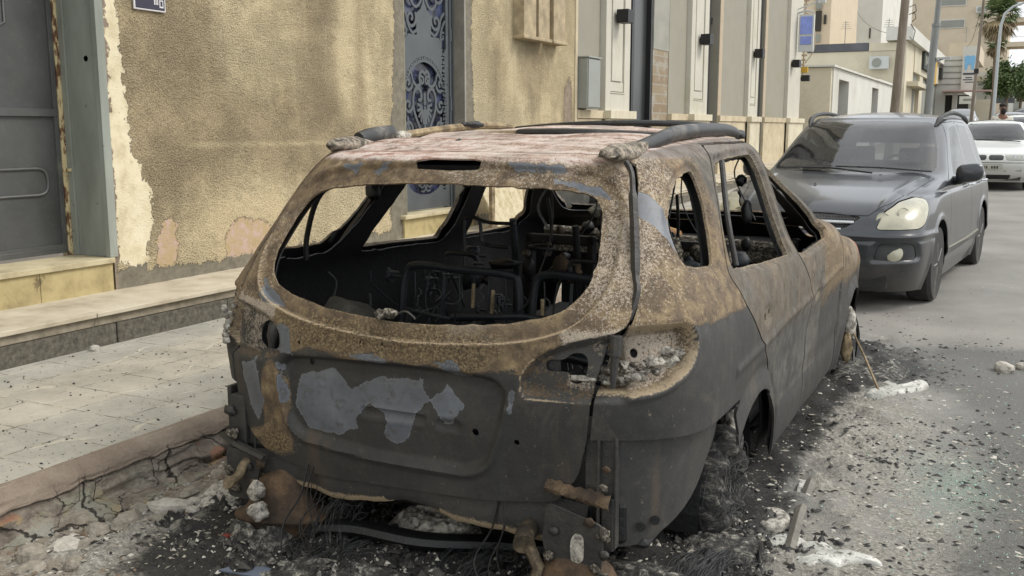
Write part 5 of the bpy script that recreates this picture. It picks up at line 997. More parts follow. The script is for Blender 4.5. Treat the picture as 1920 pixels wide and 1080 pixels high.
# floor, bulkhead, wheel wells
b = MB(); b.box((-.80, -.80, .18), (.80, 2.2, .215)); b.box((-.82, -.3, .2), (-.55, .5, .52)); b.box((.62, -.1, .2), (.80, .38, .50)); b.box((-.72, 2.02, .2), (.72, 2.1, .86)); b.box((-.8, -.84, .20), (.74, -.80, .34)); loc('floor_pan', M_SOOT, smooth=False, bev=.02)(b)
for sx in (1, -1):
    for yc in (.09, 2.74):
        n_ = 20; b = MB()
        prof_ = [(yc + .40 * cos(a), .09 + .40 * sin(a)) for a in np.linspace(-.1, pi + .1, n_)]
        for k in range(n_ - 1):
            (y0, z0), (y1, z1) = prof_[k], prof_[k + 1]; b.add([(sx * .825, y0, z0), (sx * .825, y1, z1), (sx * .60, y1, z1), (sx * .60, y0, z0)], [(0, 1, 2, 3)])
        loc('wheel_arch_liner', M_SOOT)(b)
# lower rear corner boxes below the seam
def corner_box(sx):
    b = MB(); o_ = [(.715, -.845), (.80, -.79), (.86, -.66), (.885, -.50), (.895, -.345)]
    top_, bot = [], []
    zt = [.548, .548, .546, .54, .52]; zb = [.19, .20, .235, .29, .40]
    n = 14; P = cr(np.array([(a, c_, t_, q) for (a, c_), t_, q in zip(o_, zt, zb)]), np.linspace(0, 4, n)); V, F = [], []; m = 12
    for x_, y_, z1, z0 in P:
        for k in range(m + 1): t_ = k / m; V.append((sx * (x_ - .018 * (1 - t_) ** 2 - .006), y_, z0 + (z1 - z0) * t_))
    F = [(i * (m + 1) + k, (i + 1) * (m + 1) + k, (i + 1) * (m + 1) + k + 1, i * (m + 1) + k + 1) for i in range(n - 1) for k in range(m)]
    if sx < 0: F = [f[::-1] for f in F]
    V = np.array(V); A = attrs_for(V); A['char'][:] = .95; A['grey'][:] = 0; A['prim'][:] = 1; A['red'] = .35 * blob(V[:, 1], V[:, 2], -.48, .40, .08, .12, 4); A['gold'][:] = 0; A['edge'][:] = 0
    r = mesh('rear_corner_panel', V, F, [M_B, M_SOOT], wreck, smooth=True, attrs=A); mod_solid(r, .008, -1, 1, 0)
    b = MB()
    for (yy_, zz_, r_) in ((-.80, .262, .0155), (-.745, .272, .0155)): b.lathe([(.0, 0), (r_, 0), (r_, .004), (0, .004)], (sx * (.80 if yy_ < -.78 else .825), yy_, zz_), 'x', 14)
    return r
corner_box(1); corner_box(-1)
b = MB(); b.box((.615, -.862, .36), (.718, -.83, .545)); b.box((.675, -.875, .19), (.715, -.835, .36)); b.box((.66, -.883, .25), (.67, -.86, .54)); b.box((.712, -.872, .20), (.722, -.84, .55)); loc('corner_bracket', M_DARKMETAL, smooth=False, bev=.004)(b)
b = MB(); b.box((-.80, -.85, .19), (-.735, -.81, .50)); loc('corner_bracket', M_DARKMETAL, smooth=False, bev=.004)(b); b = MB(); b.box((-.90, -.76, .19), (-.88, -.60, .50)); loc('corner_bracket', M_DARKMETAL, smooth=False, bev=.004)(b)
for y_, z_, x_ in ((-.812, .262, .782), (-.765, .272, .812)):
    b = MB(); b.lathe([(0, 0), (.0155, 0), (.0155, .003), (0, .003)], (0, 0, 0), 'x', 16, M=RotT((x_ - .001, y_, z_), rz=-.95)); loc('drain_hole', M_SOOT)(b)
# crossmember, torn lower edge, mounting plates
M_ASHD = NT('dark_residue', .9); _n = M_ASHD.noise(70, 6, .8); M_ASHD = M_ASHD.done(M_ASHD.ramp(_n, [(.38, '#1d1b18'), (.5, '#4a443b'), (.58, '#8a8375'), (.68, '#bdb6a8')]), .9, M_ASHD.bump(_n, 1, .01))
V, F = [], []; n = 90
for k in range(n):
    x_ = -.80 + 1.42 * k / (n - 1); yb = -.90 + .06 * abs(x_) ** 2; jz = .035 * (fbm(np.array([x_ + 3]), np.array([0.]), np.array([1.]), 6, 4)[0] - .5) + .03 * math.exp(-((x_ - .0) / .1) ** 2) - .02 * sst(.1, .4, np.array([x_]))[0]
    for (dy, dz) in ((.05, .32), (.035, .30), (.028, .27), (.026, .24 + jz * .5), (.028, .212 + jz), (.035, .20 + jz)): V.append((x_, yb + dy, dz))
F = [(i * 6 + k, i * 6 + k + 1, (i + 1) * 6 + k + 1, (i + 1) * 6 + k) for i in range(n - 1) for k in range(5)]
A = attrs_for(np.array(V)); A['char'] = np.where(np.array(V)[:, 2] > .225, 1., .45); A['grey'] = np.zeros(len(V)); A['ash'] = np.full(len(V), .3); A['gold'] = np.full(len(V), .4); A['edge'] = np.where(np.array(V)[:, 2] < .225, .75, 0)
o = mesh('rear_crossmember', np.array(V), F, [M_B, M_SOOT], wreck, smooth=True, attrs=A); mod_solid(o, .006, 1)
b = MB(); b.prism(rnd([(.515, .335), (.50, .21), (.53, .12), (.69, .10), (.70, .20), (.70, .29), (.60, .315)], .02), -.925, -.917, 'y'); loc('mounting_plate', M_DARKMETAL, smooth=False)(b)
b = MB(); b.prism(closed([(.598, .225), (.598, .175), (.607, .16), (.62, .158), (.632, .165), (.64, .18), (.64, .235), (.628, .252), (.61, .25)], 3), -.930, -.926, 'y'); loc('oval_opening', M_ASH, smooth=False)(b)
V, F = [], []
for k in range(24):
    x_ = .50 + .21 * k / 23; w_ = .002 * math.sin(k * .5) + .0025 * math.sin(k * 1.7); V += [(x_, -.885 + w_, .395 - .02 * k / 23 + w_), (x_, -.905 + w_, .385 - .03 * k / 23), (x_, -.910, .374 - .03 * k / 23 + w_), (x_, -.906, .366 - .03 * k / 23 - w_)]
F = [(i * 4 + q, i * 4 + q + 1, i * 4 + q + 5, i * 4 + q + 4) for i in range(23) for q in range(3)]; o = mesh('bent_flange', np.array(V), F, M_FLANGE := rusty('burnt_flange', '#1c1712', '#3d3124', '#63523d', '#9d8f76'), wreck, smooth=True); mod_solid(o, .004, 0)
b = MB(); b.prism(rnd([(-.80, .29), (-.80, .12), (-.68, .12), (-.64, .27), (-.62, .30), (-.80, .31)], .02), -.885, -.877, 'y'); loc('mounting_plate', M_DARKMETAL)(b)
b = MB(); b.tube([(-.86, -.83, .33), (-.74, -.88, .32), (-.60, -.905, .30)], .012, 6, flat=1.6); loc('bumper_bracket', M_DARKMETAL)(b)
b = MB(); b.tube(spline([(-.71, -.83, .27), (-.705, -.90, .26), (-.71, -.925, .225), (-.735, -.94, .20)], 6), [.017] * 19, 12); b.lathe([(.017, 0), (.024, .0), (.024, .010), (.014, .010)], (0, 0, 0), 'z', 14, M=RotT((-.737, -.943, .197), rx=1.0)); loc('tail_pipe', rusty('burnt_pipe', '#2c241b', '#5f5340', '#8c7d62', '#a89a7d'))(b)
b = MB(); b.tube([(.43, -.84, .22), (.44, -.93, .21), (.455, -.96, .20)], [.034, .03, .036], 12); b.tube([(.45, -.93, .20), (.50, -.95, .13), (.49, -.96, .08)], .02, 8); loc('tail_pipe', rusty('sooty_pipe', '#1c1813', '#3b3327', '#6a5d49', '#8f8168'))(b)
for k, (x_, y_, z_, r_) in enumerate([(.70, -.93, .13, .018), (.705, -.925, .20, .015), (.70, -.92, .26, .02), (.66, -.935, .30, .014), (.53, -.94, .17, .016), (.545, -.935, .25, .014), (.68, -.935, .155, .014), (-.66, -.90, .19, .018), (-.76, -.89, .16, .02), (-.69, -.895, .25, .014), (-.79, -.88, .22, .02), (-.62, -.91, .28, .016), (-.78, -.87, .36, .022), (-.80, -.86, .44, .02), (.69, -.90, .40, .012), (.70, -.90, .46, .01)]): lump((x_, y_, z_), r_, 210 + k, [M_ASHD, M_DARKMETAL, M_ASHD, M_SIL][k % 4], 'burnt_residue', n=16, amp=.7, sq=(1.2, .6, 1), sc=2.5)
# silencers: pressed domes with a flange, resting on the road
def silencer(cx, cy, r, h, mat=M_RUST):
    V, F = [], []; n = 36
    pr_ = [(.0, 1.0), (.25, .98), (.45, .90), (.6, .75), (.7, .55), (.82, .42), (1.0, .36), (1.03, .34), (1.03, .30), (.93, .28), (.88, .12), (.8, 0.0)]
    for rr_, hh in pr_:
        for k in range(n):
            a = 2 * pi * k / n; w = 1 + .07 * cos(3 * a + 1) + .05 * sin(2 * a); V.append((cx + rr_ * r * w * cos(a), cy + rr_ * r * .8 * w * sin(a), hh * h + .012 * cos(a + 1)))
    F = [(i * n + k, i * n + (k + 1) % n, (i + 1) * n + (k + 1) % n, (i + 1) * n + k) for i in range(len(pr_) - 1) for k in range(n)]
    return mesh('silencer', V, [f[::-1] for f in F], mat, wreck, smooth=True)
silencer(-.575, -.84, .17, .24, M_SIL); silencer(.60, -.87, .18, .17, M_SIL)
lump((-.60, -.955, .195), .033, 1, M_ASH, 'melted_rubber'); lump((-.575, -.985, .135), .036, 2, M_ASH, 'melted_rubber', sq=(1.2, 1, .9))
# rear suspension arm hub seen behind the corner panel
b = MB(); b.lathe([(0, 0), (.05, 0), (.055, .02), (.03, .03), (.03, .05), (0, .05)], (.80, -.22, .13), 'x', 18); b.tube([(.5, -.22, .15), (.82, -.22, .13)], .03, 8); loc('hub', M_SIL)(b)
# wheels: only the brake disc and the nest of tyre wire is left
def wires(cx, cy, cz, R, W, n, seed, droop=0., spread=.02, rad=.0010, m=30, flat=False):
    """matted tyre cord: bundles of tilted, kinked arcs that share a direction, plus stray loops"""
    rg = np.random.default_rng(seed); b_V, b_F = [], []; base = 0; nb = max(3, n // 14)
    bund = [(rg.uniform(.45, 1.0), rg.uniform(-.7, .7), rg.uniform(-.5, .5), rg.uniform(0, 2 * pi), rg.uniform(-1, 1) * W, rg.uniform(.7, 1.25)) for _ in range(nb)]
    for q in range(n):
        fr, t1, t2, a0, xo, ell = bund[rg.integers(nb)]; stray = rg.random() < .22
        if stray: t1, t2, a0 = rg.uniform(-1.2, 1.2), rg.uniform(-1.2, 1.2), rg.uniform(0, 2 * pi)
        r = R * np.clip(fr + rg.normal() * .07, .25, 1.1); L = rg.uniform(.35, 1.5) * pi; a = a0 + rg.normal() * .35 + np.linspace(0, L, m)
        kink = spread * (np.sin(a * 2.3 + rg.uniform(0, 6)) + .5 * np.sin(a * 6.1 + rg.uniform(0, 6)) + .3 * np.sign(np.sin(a * 1.7 + rg.uniform(0, 6))))
        y = (r + kink) * np.cos(a) * ell; z = (r + .8 * kink) * np.sin(a); x = xo + rg.normal() * W * .25 + .5 * kink
        x2 = x + y * np.sin(t2) * .5 + z * np.sin(t1) * .4; P = np.stack([cx + x2, cy + y * np.cos(t2), cz + z * np.cos(t1) - droop * .08 * np.abs(np.cos(a))], 1)
        if flat: P[:, 2] = .012 + np.abs(P[:, 2] - cz) * .28
        P[:, 2] = np.maximum(P[:, 2], .006 + rg.uniform(0, .012))
        T = np.gradient(P, axis=0); T /= np.linalg.norm(T, axis=1)[:, None] + 1e-9; U = np.cross(T, [.3, .2, .93]); U /= np.linalg.norm(U, axis=1)[:, None] + 1e-9; Wv = np.cross(T, U)
        for k in range(3): b_V.append(P + rad * (U * cos(k * 2.094) + Wv * sin(k * 2.094)))
        i = np.arange(m - 1)
        for k in range(3): k2 = (k + 1) % 3; b_F.append(np.stack([base + k * m + i, base + k2 * m + i, base + k2 * m + i + 1, base + k * m + i + 1], 1))
        base += 3 * m
    return np.vstack(b_V), np.vstack(b_F)
M_WIRE = plain('burnt_steel_wire', '#505151', .5, .4, var=.3, sc=20)
M_TYREASH = NT('tyre_ash', .9); _n = M_TYREASH.noise(40, 6, .78, .6, stretch=(.4, 1, 1)); M_TYREASH = M_TYREASH.done(M_TYREASH.ramp(_n, [(.4, '#151515'), (.52, '#353533'), (.6, '#65635d'), (.7, '#a09c93')]), .9, M_TYREASH.bump(_n, 1, .014))
def wheel(cx, cy, seed, n):
    w = bpy.data.objects.new('wheel', None); link(w); w.parent = wreck; w.location = (cx, cy, 0)
    b = MB(); b.lathe([(0, -.06), (.15, -.06), (.155, 0), (.09, .005), (.085, .03), (.0, .03)], (0, 0, .16), 'x', 28); b.build('brake_disc', M_SIL, w, True)
    V, F = wires(.03 if cx > 0 else 0, -.13, .17, .19, .05, n, seed, .25, .022); mesh('tyre_wire', V, F, M_WIRE, w)
    n_, m_ = 60, 14; ps, th = np.meshgrid(np.linspace(0, 2 * pi, n_), np.linspace(0, 2 * pi, m_)); rr_ = .055 * (1 + 1.4 * (fbm(3 + np.cos(ps) * 2, 3 + np.sin(ps) * 2, 3 + np.cos(th), 2.6, 4) - .5)); T_ = np.stack([rr_ * np.cos(th) * 1.5 + (.0 if cx > 0 else 0), -.10 + (.15 + rr_ * np.sin(th)) * np.cos(ps), np.maximum(.17 + (.16 + rr_ * np.sin(th)) * np.sin(ps), .004)], -1)
    V, F = grid_tris(T_); mesh('charred_tyre', V, F, M_TYREASH, w, smooth=True); return w
wr = wheel(.82, .02, 11, 190); wheel(.80, 2.74, 12, 110); wheel(-.80, .02, 13, 40); wheel(-.8, 2.74, 14, 30)
V, F = wires(.92, -.50, .07, .17, .06, 260, 21, 0, .016, flat=True); o = mesh('tyre_wire', V, F, M_WIRE, wr); o.location = (-.82, -.02, 0)
V, F = wires(-.30, -.86, .07, .13, .10, 60, 22, 0, .03, .0010); V[:, 2] = np.maximum(V[:, 2], .02); mesh('loose_wiring', V, F, M_WIRE, wreck)
b = MB(); rg = random.Random(4)
for k in range(11):
    x_ = rg.uniform(-.44, -.36) if k < 8 else rg.uniform(.3, .42); y_ = rg.uniform(-.9, -.82); b.tube(spline([(x_, y_, .30), (x_ + rg.uniform(-.03, .03), y_ + rg.uniform(-.05, .02), .2), (x_ + rg.uniform(-.06, .06), y_ - .08, .1), (x_ + rg.uniform(-.1, .1), y_ - .14, .02)], 4), rg.uniform(.0015, .0035), 5); loc('hanging_cable', M_SOOT)(b); b = MB()

lump((.93, 2.62, .30), .06, 31, M_ASH, 'melted_wheel_rim', sq=(.7, .8, 1.7)); lump((.93, 2.55, .16), .06, 33, M_CREAMRUST, 'melted_wheel_rim', sq=(.6, .8, 1.4)); lump((.84, .05, .30), .07, 35, M_ASH, 'melted_wheel_rim', sq=(.5, .9, 1.6))
b = MB(); b.tube(spline([(.88, 2.8, .38), (.93, 2.9, .28), (.95, 2.95, .15), (.95, 2.9, .03)], 5), .012, 6); b.tube(spline([(.86, 2.7, .38), (.91, 2.8, .25), (.94, 2.8, .12), (.96, 2.7, .02)], 5), .008, 6); loc('torn_arch_liner', M_SOOT)(b)
# seals: the buckled black strip in the gap beside the tailgate
b = MB(); b.tube(spline([(.628, -.575, 1.362), (.655, -.60, 1.33), (.672, -.63, 1.26), (.70, -.685, 1.13), (.722, -.735, 1.03), (.738, -.765, .98), (.728, -.80, .90)], 6), [.010] * 12 + [.016] * 12 + [.012] * 13, 6); loc('melted_seal', sooty('melted_rubber_black', '#1c1b1a', '#2a2826', '#3b3733', .5))(b)
# roof rails and bars
M_RAIL = plain('scorched_roof_rail', '#2c2d2e', .45, .3, var=.25, sc=9, bs=.4, dirt='#77726a')
rail = spline([(.575, -.33, 1.40), (.58, -.2, 1.415), (.585, -.04, 1.437), (.585, .12, 1.452), (.585, .5, 1.462), (.575, .85, 1.462), (.565, 1.08, 1.45), (.56, 1.20, 1.435)], 6)
b = MB(); b.tube(rail, [.018 + .012 * sin(pi * min(1, (i + 3) / (len(rail) - 1))) ** .5 for i in range(len(rail))], 10, flat=.85); loc('roof_rail', M_RAIL)(b)
M_FOOT = NT('peeling_rail_foot', .85); _n = M_FOOT.noise(28, 6, .75); M_FOOT = M_FOOT.done(M_FOOT.ramp(_n, [(.35, '#26241f'), (.46, '#5d574c'), (.56, '#8d8375'), (.68, '#b5a698')]), .85, M_FOOT.bump(_n, 1, .008))
lump((.575, -.45, 1.388), .075, 5, M_FOOT, 'rail_foot', sq=(.62, 2.5, .42), amp=.3); lump((.56, 1.2, 1.44), .035, 6, M_SOOT, 'rail_foot', sq=(.8, 2.0, .6))
b = MB(); b.prism([(-.63, 1.378), (-.30, 1.40), (-.30, 1.425), (-.42, 1.415), (-.6, 1.39)], .545, .61, 'x'); loc('rail_foot', M_FOOT, smooth=False, bev=.008)(b)
lump((-.575, -.38, 1.405), .075, 7, M_FOOT, 'rail_foot', sq=(.6, 1.9, .42), amp=.3)
b = MB(); b.tube(spline([(-.585, -.30, 1.42), (-.59, -.18, 1.437), (-.59, -.06, 1.445)], 6), [.034, .036, .037] + [.038] * 10, 10, flat=.8); loc('roof_rail', M_RAIL)(b)
lump((-.575, -.01, 1.435), .036, 8, M_ASH, 'melted_bracket', sq=(.9, 1.5, .7))
b = MB(); b.tube(spline([(-.58, .02, 1.44), (-.58, .35, 1.465), (-.58, .65, 1.48), (-.575, .9, 1.48), (-.56, 1.15, 1.46)], 6), .017, 8); loc('roof_rail', M_CREAMRUST)(b); lump((-.57, .62, 1.485), .034, 9, M_SOOT, 'melted_bracket', sq=(.7, 3.2, .5))
b = MB(); b.tube(spline([(.56, .06, 1.435), (.42, .04, 1.444), (.2, .02, 1.452), (.02, .05, 1.452), (-.06, .07, 1.45)], 6), [.017] * 25, 8, flat=1.5); loc('roof_bar', M_RAIL)(b)
b = MB(); b.tube(spline([(-.07, .075, 1.449), (-.25, .11, 1.442), (-.42, .12, 1.43), (-.54, .10, 1.415)], 6), [.014] * 19, 8, flat=1.5); loc('roof_bar', M_CREAMRUST)(b)
b = MB(); b.tube(spline([(.57, .95, 1.465), (.40, .85, 1.487), (.1, .78, 1.492), (-.2, .8, 1.482), (-.5, .95, 1.465)], 6), [.014] * 25, 8, flat=1.3); loc('roof_bar', M_RAIL)(b)
lump((-.13, -.30, 1.415), .020, 12, M_DARKMETAL, 'melted_bracket', sq=(1.3, 1, .7))
# ---- inside: seat frames, pillars, dash
def pipe(name, mat, P, r, sm=True, n=8):
    for p in P:
        b = MB(); b.tube(spline(p, 5) if sm and len(p) > 2 else p, r, n); o = loc(name, mat)(b)
    return o
M_NAVY = sooty('scorched_seat_steel', '#101316', '#1a2025', '#2b3135', .55)
for x0, x1, y0 in ((-.60, -.02, .02), (.02, .50, .02)):
    s_ = bpy.data.objects.new('rear_seat', None); link(s_); s_.parent = wreck; s_.location = (0, 0, 0)
    b = MB(); b.tube(spline([(x0, y0 - .02, .45), (x0 + .01, y0 - .02, .7), (x0 + .02, y0, .85), (x0 + .08, y0, .89), ((x0 + x1) / 2, y0 - .01, .885), (x1 - .07, y0, .875), (x1 - .02, y0, .83), (x1, y0 - .03, .6), (x1 + .01, y0 - .03, .45)], 5), .017, 8); b.tube([(x0, y0 - .03, .50), (x1, y0 - .05, .48)], .02, 8); b.tube(spline([(x0 + .01, y0 - .02, .70), ((x0 + x1) / 2, y0 - .05, .68), (x1, y0 - .02, .715)], 4), .008, 6)
    for k in range(1, 8): xx = x0 + (x1 - x0) * k / 8; b.tube(spline([(xx, y0 - .01, .86), (xx + .012 * sin(k * 2.1), y0 - .03, .74), (xx + .02 * sin(k * 3.7), y0 - .03, .60), (xx, y0 - .04, .50)], 4), .0035 + .004 * (k % 3 == 0), 6)
    b.build('seat_frame', M_NAVY, s_, True)
    b = MB()
    for xm in ((x0 + x1) / 2,): b.tube(rnd([(xm - .08, .88), (xm - .08, .955), (xm + .08, .955), (xm + .08, .88)], .03)[2:-2].tolist() and [(xm + (q[0] - xm), y0 + .01, q[1]) for q in rnd([(xm - .08, .80), (xm - .08, .95), (xm + .08, .95), (xm + .08, .80)], .03, 5)[5:15]], .009, 8)
    b.build('headrest_frame', M_SOOT, s_)
pipe('seat_tube', M_NAVY, [[(-.34, -.1, .62), (-.1, -.12, .60), (.2, -.12, .60), (.50, -.1, .55)], [(-.30, -.08, .70), (-.1, -.1, .72), (.1, -.1, .73), (.25, -.1, .66), (.45, -.1, .61)], [(-.55, .0, .70), (-.5, -.1, .60), (-.42, -.15, .5)]], .013)
b = MB(); b.prism(rnd([(-.28, .60), (-.05, .64), (.08, .74), (.22, .74), (.34, .64), (.56, .58), (.56, .54), (.1, .57), (-.28, .57)], .02), -.09, -.08, 'y'); loc('seat_hinge_plate', M_NAVY, smooth=False)(b)
pipe('seat_latch_rod', M_CREAMRUST, [[(.10, -.05, .80), (.105, -.06, .58)], [(.27, -.05, .82), (.255, -.06, .56)], [(-.21, -.05, .84), (-.215, -.05, .74)], [(-.12, -.05, .82), (-.13, -.05, .7)], [(.40, -.05, .8), (.39, -.06, .62)]], .008, False)
pipe('front_headrest_frame', M_SOOT, [[(-.30, .04, .88), (-.30, .04, 1.07), (-.285, .04, 1.10), (-.24, .04, 1.10), (-.225, .04, 1.07), (-.22, .04, 1.01), (-.19, .04, .99), (-.09, .04, .985)], [(-.25, .04, 1.10), (-.18, .04, 1.085), (-.07, .04, 1.085)]], .0075)
for x0 in (-.5, .18):
    s_ = bpy.data.objects.new('front_seat', None); link(s_); s_.parent = wreck
    b = MB(); b.box((x0, 1.05, .45), (x0 + .04, 1.1, .93)); b.box((x0 + .34, 1.05, .45), (x0 + .38, 1.1, .93)); b.box((x0, 1.05, .88), (x0 + .38, 1.09, .93)); b.box((x0, 1.05, .45), (x0 + .38, 1.5, .5)); b.build('seat_frame', M_SOOT, s_, bev=.008)
pipe('window_divider', M_DARKMETAL, [[(.735, .20, 1.345), (.80, .06, 1.14), (.845, .03, .97)], [(-.735, .20, 1.345), (-.80, .06, 1.14), (-.845, .03, .97)]], .011)
pipe('guide_rail', M_SOOT, [[(-.62, -.36, 1.30), (-.70, -.42, 1.2), (-.76, -.42, 1.05), (-.77, -.42, .95)]], .011)
lump((-.74, .02, 1.20), .032, 15, M_SOOT, 'belt_anchor', sq=(1, 1, 1.1)); lump((-.74, .86, 1.2), .03, 16, M_SOOT, 'belt_anchor'); lump((.70, .80, 1.10), .03, 17, M_SOOT, 'belt_anchor', sq=(.8, .8, 1.6)); lump((.66, .84, 1.24), .025, 18, M_SOOT, 'belt_anchor')
pipe('hanging_cable', M_SOOT, [[(.50, -.45, 1.33), (.505, -.45, 1.2), (.50, -.46, 1.05), (.51, -.46, .92)], [(.515, -.45, 1.33), (.52, -.45, 1.15), (.515, -.46, .98)], [(-.5, .2, .8), (-.44, .1, .7), (-.46, .0, .5)], [(-.40, .1, .78), (-.46, .0, .65), (-.38, -.1, .5)], [(.1, .0, .6), (.2, -.1, .5), (.35, -.1, .45)]], .006)
b = MB(); b.tube([(-.7, 1.75, .88), (-.2, 1.72, .87), (.7, 1.75, .84)], .028, 8); b.box((-.7, 1.86, .74), (.7, 2.05, .82)); loc('dashboard_beam', M_ASHD)(b)
b = MB(); b.lathe([(0, 0), (.085, .0), (.095, .02), (.09, .05), (.05, .06), (.04, .1), (0, .1)], (0, 0, 0), 'z', 20, M=RotT((.06, 1.30, .98), rx=1.2)); b.tube([(.06, 1.36, .96), (.1, 1.75, .88)], .035, 8); loc('steering_column', M_RUST)(b)
lump((-.22, 1.5, 1.03), .06, 20, M_ASH, 'mirror_remains', sq=(1.5, .7, .9)); lump((-.2, 1.48, .95), .06, 21, M_SOOT, 'dashboard_remains', sq=(1.2, .6, 1.2)); lump((-.30, 1.42, .94), .035, 22, M_SOOT, 'dashboard_remains'); lump((-.08, 1.42, .94), .035, 23, M_SOOT, 'dashboard_remains')
# wiring and brackets inside
rg = random.Random(31); M_CAB2 = sooty('dull_wiring', '#1c1e20', '#35383a', '#5b5c58', .5)
for k in range(34):
    x_, y_, z_ = rg.uniform(-.62, .55), rg.uniform(-.6, .0), rg.uniform(.35, .80)
    if k % 3: pipe('loose_cable', [M_CAB2, M_NAVY, M_SOOT][k % 3], [[(x_, y_, z_), (x_ + rg.uniform(-.08, .08), y_ + rg.uniform(-.06, .06), z_ - .1), (x_ + rg.uniform(-.12, .12), y_, z_ - .22), (x_ + rg.uniform(-.05, .15), y_, z_ - .3)]], rg.uniform(.003, .007), n=6)
    else: b = MB(); b.box((-.03, -.004, -.05), (.03, .004, .05), M=RotT((x_, y_, z_), rg.uniform(-.5, .5), rg.uniform(-.8, .8), rg.uniform(-.6, .6))); b.box((-.012, -.02, -.05), (.012, .004, -.03), M=RotT((x_, y_, z_), .3, .2, .1)); loc('bracket', [M_NAVY, M_CAB2, M_DARKMETAL][k % 3], smooth=False, bev=.003)(b)
for k in range(60):
    x_ = -.77 + rg.uniform(0, .05); y_ = rg.uniform(-.62, 1.3); z_ = rg.uniform(.40, .90)
    if k % 2: pipe('loose_cable', [M_CAB2, M_NAVY][k % 4 // 2], [[(x_, y_, z_), (x_ + .03, y_ + rg.uniform(-.1, .1), z_ - .06), (x_ + .03, y_ + rg.uniform(-.2, .2), z_ - rg.uniform(.05, .25))]], rg.uniform(.003, .006), n=5)
    else: b = MB(); w_, h_ = rg.uniform(.02, .07), rg.uniform(.02, .06); b.prism([(w_ * cos(a) * rg.uniform(.4, .75), h_ * sin(a) * rg.uniform(.4, .75)) for a in np.linspace(0, 5.6, 8)], -.004, .008, 'x'); b.V = [tuple(Vector(v) + Vector((x_, y_, z_))) for v in b.V]; b.tube([(x_, y_, z_), (x_ + .05, y_ + .01, z_)], .008, 6); loc('bracket', [M_NAVY, M_CAB2, M_DARKMETAL][k % 3], smooth=False, bev=.003)(b)
for k in range(10):
    x_ = -.50 + .10 * k; 
    P_ = [(x_ + .018 * cos(q * .9), -.02 + .018 * sin(q * .9), .52 + .012 * q) for q in range(24)]; pipe('seat_spring', M_CAB2, [P_], .0028, sm=False, n=4)
for s_, (xa, ya, za, zb) in enumerate([(-.50, .95, .5, 1.02), (-.16, .95, .5, 1.0), (.16, .95, .5, 1.04), (.5, .95, .5, 1.0), (-.33, 1.0, .9, 1.13), (.33, 1.0, .9, 1.16), (.02, 1.1, .6, .95), (-.02, .6, .5, .86)]):
    pipe('seat_post', [M_NAVY, M_SOOT][s_ % 2], [[(xa, ya, za), (xa + .01, ya - .03, (za + zb) / 2), (xa + .015, ya - .08, zb)]], .018 if s_ < 4 else .008)
for k in range(44):
    x_, y_, z_ = rg.uniform(-.5, .6), rg.uniform(.3, 1.7), rg.uniform(.78, 1.0); lump((x_, y_, z_ - .06), rg.uniform(.012, .045), 300 + k, [M_SOOT, M_NAVY, M_ASHD, M_SOOT, M_SIL][k % 5], 'charred_debris', n=10, sq=(rg.uniform(.5, 2), 1, rg.uniform(.5, 2)), amp=.8)
for k in range(18):
    x_, y_, z_ = rg.uniform(-.1, .66), rg.uniform(.0, 1.3), rg.uniform(1.0, 1.34); pipe('loose_cable', M_SOOT, [[(x_, y_, 1.34), (x_ + rg.uniform(-.04, .04), y_, z_), (x_ + rg.uniform(-.1, .1), y_ + rg.uniform(-.1, .1), z_ - rg.uniform(.05, .3))]], rg.uniform(.003, .006), n=5)
pipe('roof_cable', M_CAB2, [[(-.45, -.4, 1.28), (-.3, -.1, 1.25), (-.1, .2, 1.29), (.2, .4, 1.27)], [(.3, -.4, 1.30), (.25, -.42, 1.2), (.28, -.4, 1.12)]], .005)
# rubble of the load space
rg = random.Random(9)
for k in range(26):
    q = rg.random(); c_ = (rg.uniform(-.6, .6), rg.uniform(-.75, .2), rg.uniform(.25, .55)); lump(c_, rg.uniform(.03, .10), 40 + k, [M_SOOT, M_SOOT, M_NAVY, M_ASH][k % 4] if q < .8 else M_RUST, 'charred_debris', sq=(rg.uniform(.7, 1.5), 1, rg.uniform(.4, 1.2)), n=12)
lump((-.52, -.5, .72), .12, 70, sooty('grey_crust', '#24231f', '#3a382f', '#56524a', .9), 'charred_debris', sq=(1.2, 1, .8)); lump((-.36, -.62, .68), .10, 71, M_DARKMETAL, 'charred_debris', sq=(1.3, 1, .8))
lump((-.06, -.90, .872), .018, 72, M_ASHD, 'melted_glass', sq=(1.7, 1, .9)); lump((-.095, -.905, .866), .018, 73, M_ASHD, 'melted_glass', sq=(1.2, 1, .9)); b = MB(); b.tube(spline([(-.04, -.89, .87), (-.0, -.9, .885), (.03, -.9, .87), (.035, -.9, .862)], 4), .0035, 5); loc('melted_glass', M_DARKMETAL)(b)
# lamp pockets: crumbs of melted plastic
rg = random.Random(12)
for k in range(110):
    t_ = k / 109; px_ = .66 + .22 * t_; py_ = -.825 + .15 * t_ ** 1.8; pz_ = .70 + .03 * t_ + rg.uniform(0, .045) + .05 * t_ * rg.random()
    lump((px_ - .01, py_ + rg.uniform(0, .02), pz_), rg.uniform(.006, .019), 100 + k, M_ASH if rg.random() < .7 else M_ASHD, 'lamp_remains', n=12, amp=.8, sq=(1.4, .9, .8), sc=2.5)
for k in range(24): lump((-.80 - .09 * (t_ := rg.random()), -.845 + .14 * t_ ** 2, rg.uniform(.69, .82)), rg.uniform(.007, .013), 160 + k, M_ASH, 'lamp_remains', n=12, amp=.8, sc=2.5)
b = MB(); b.tube([(.705, -.845, .86), (.70, -.85, .77), (.698, -.853, .70)], [.014, .014, .008], 8); b.tube([(.705, -.845, .86), (.703, -.848, .80)], .02, 8); loc('lamp_stud', M_DARKMETAL)(b)
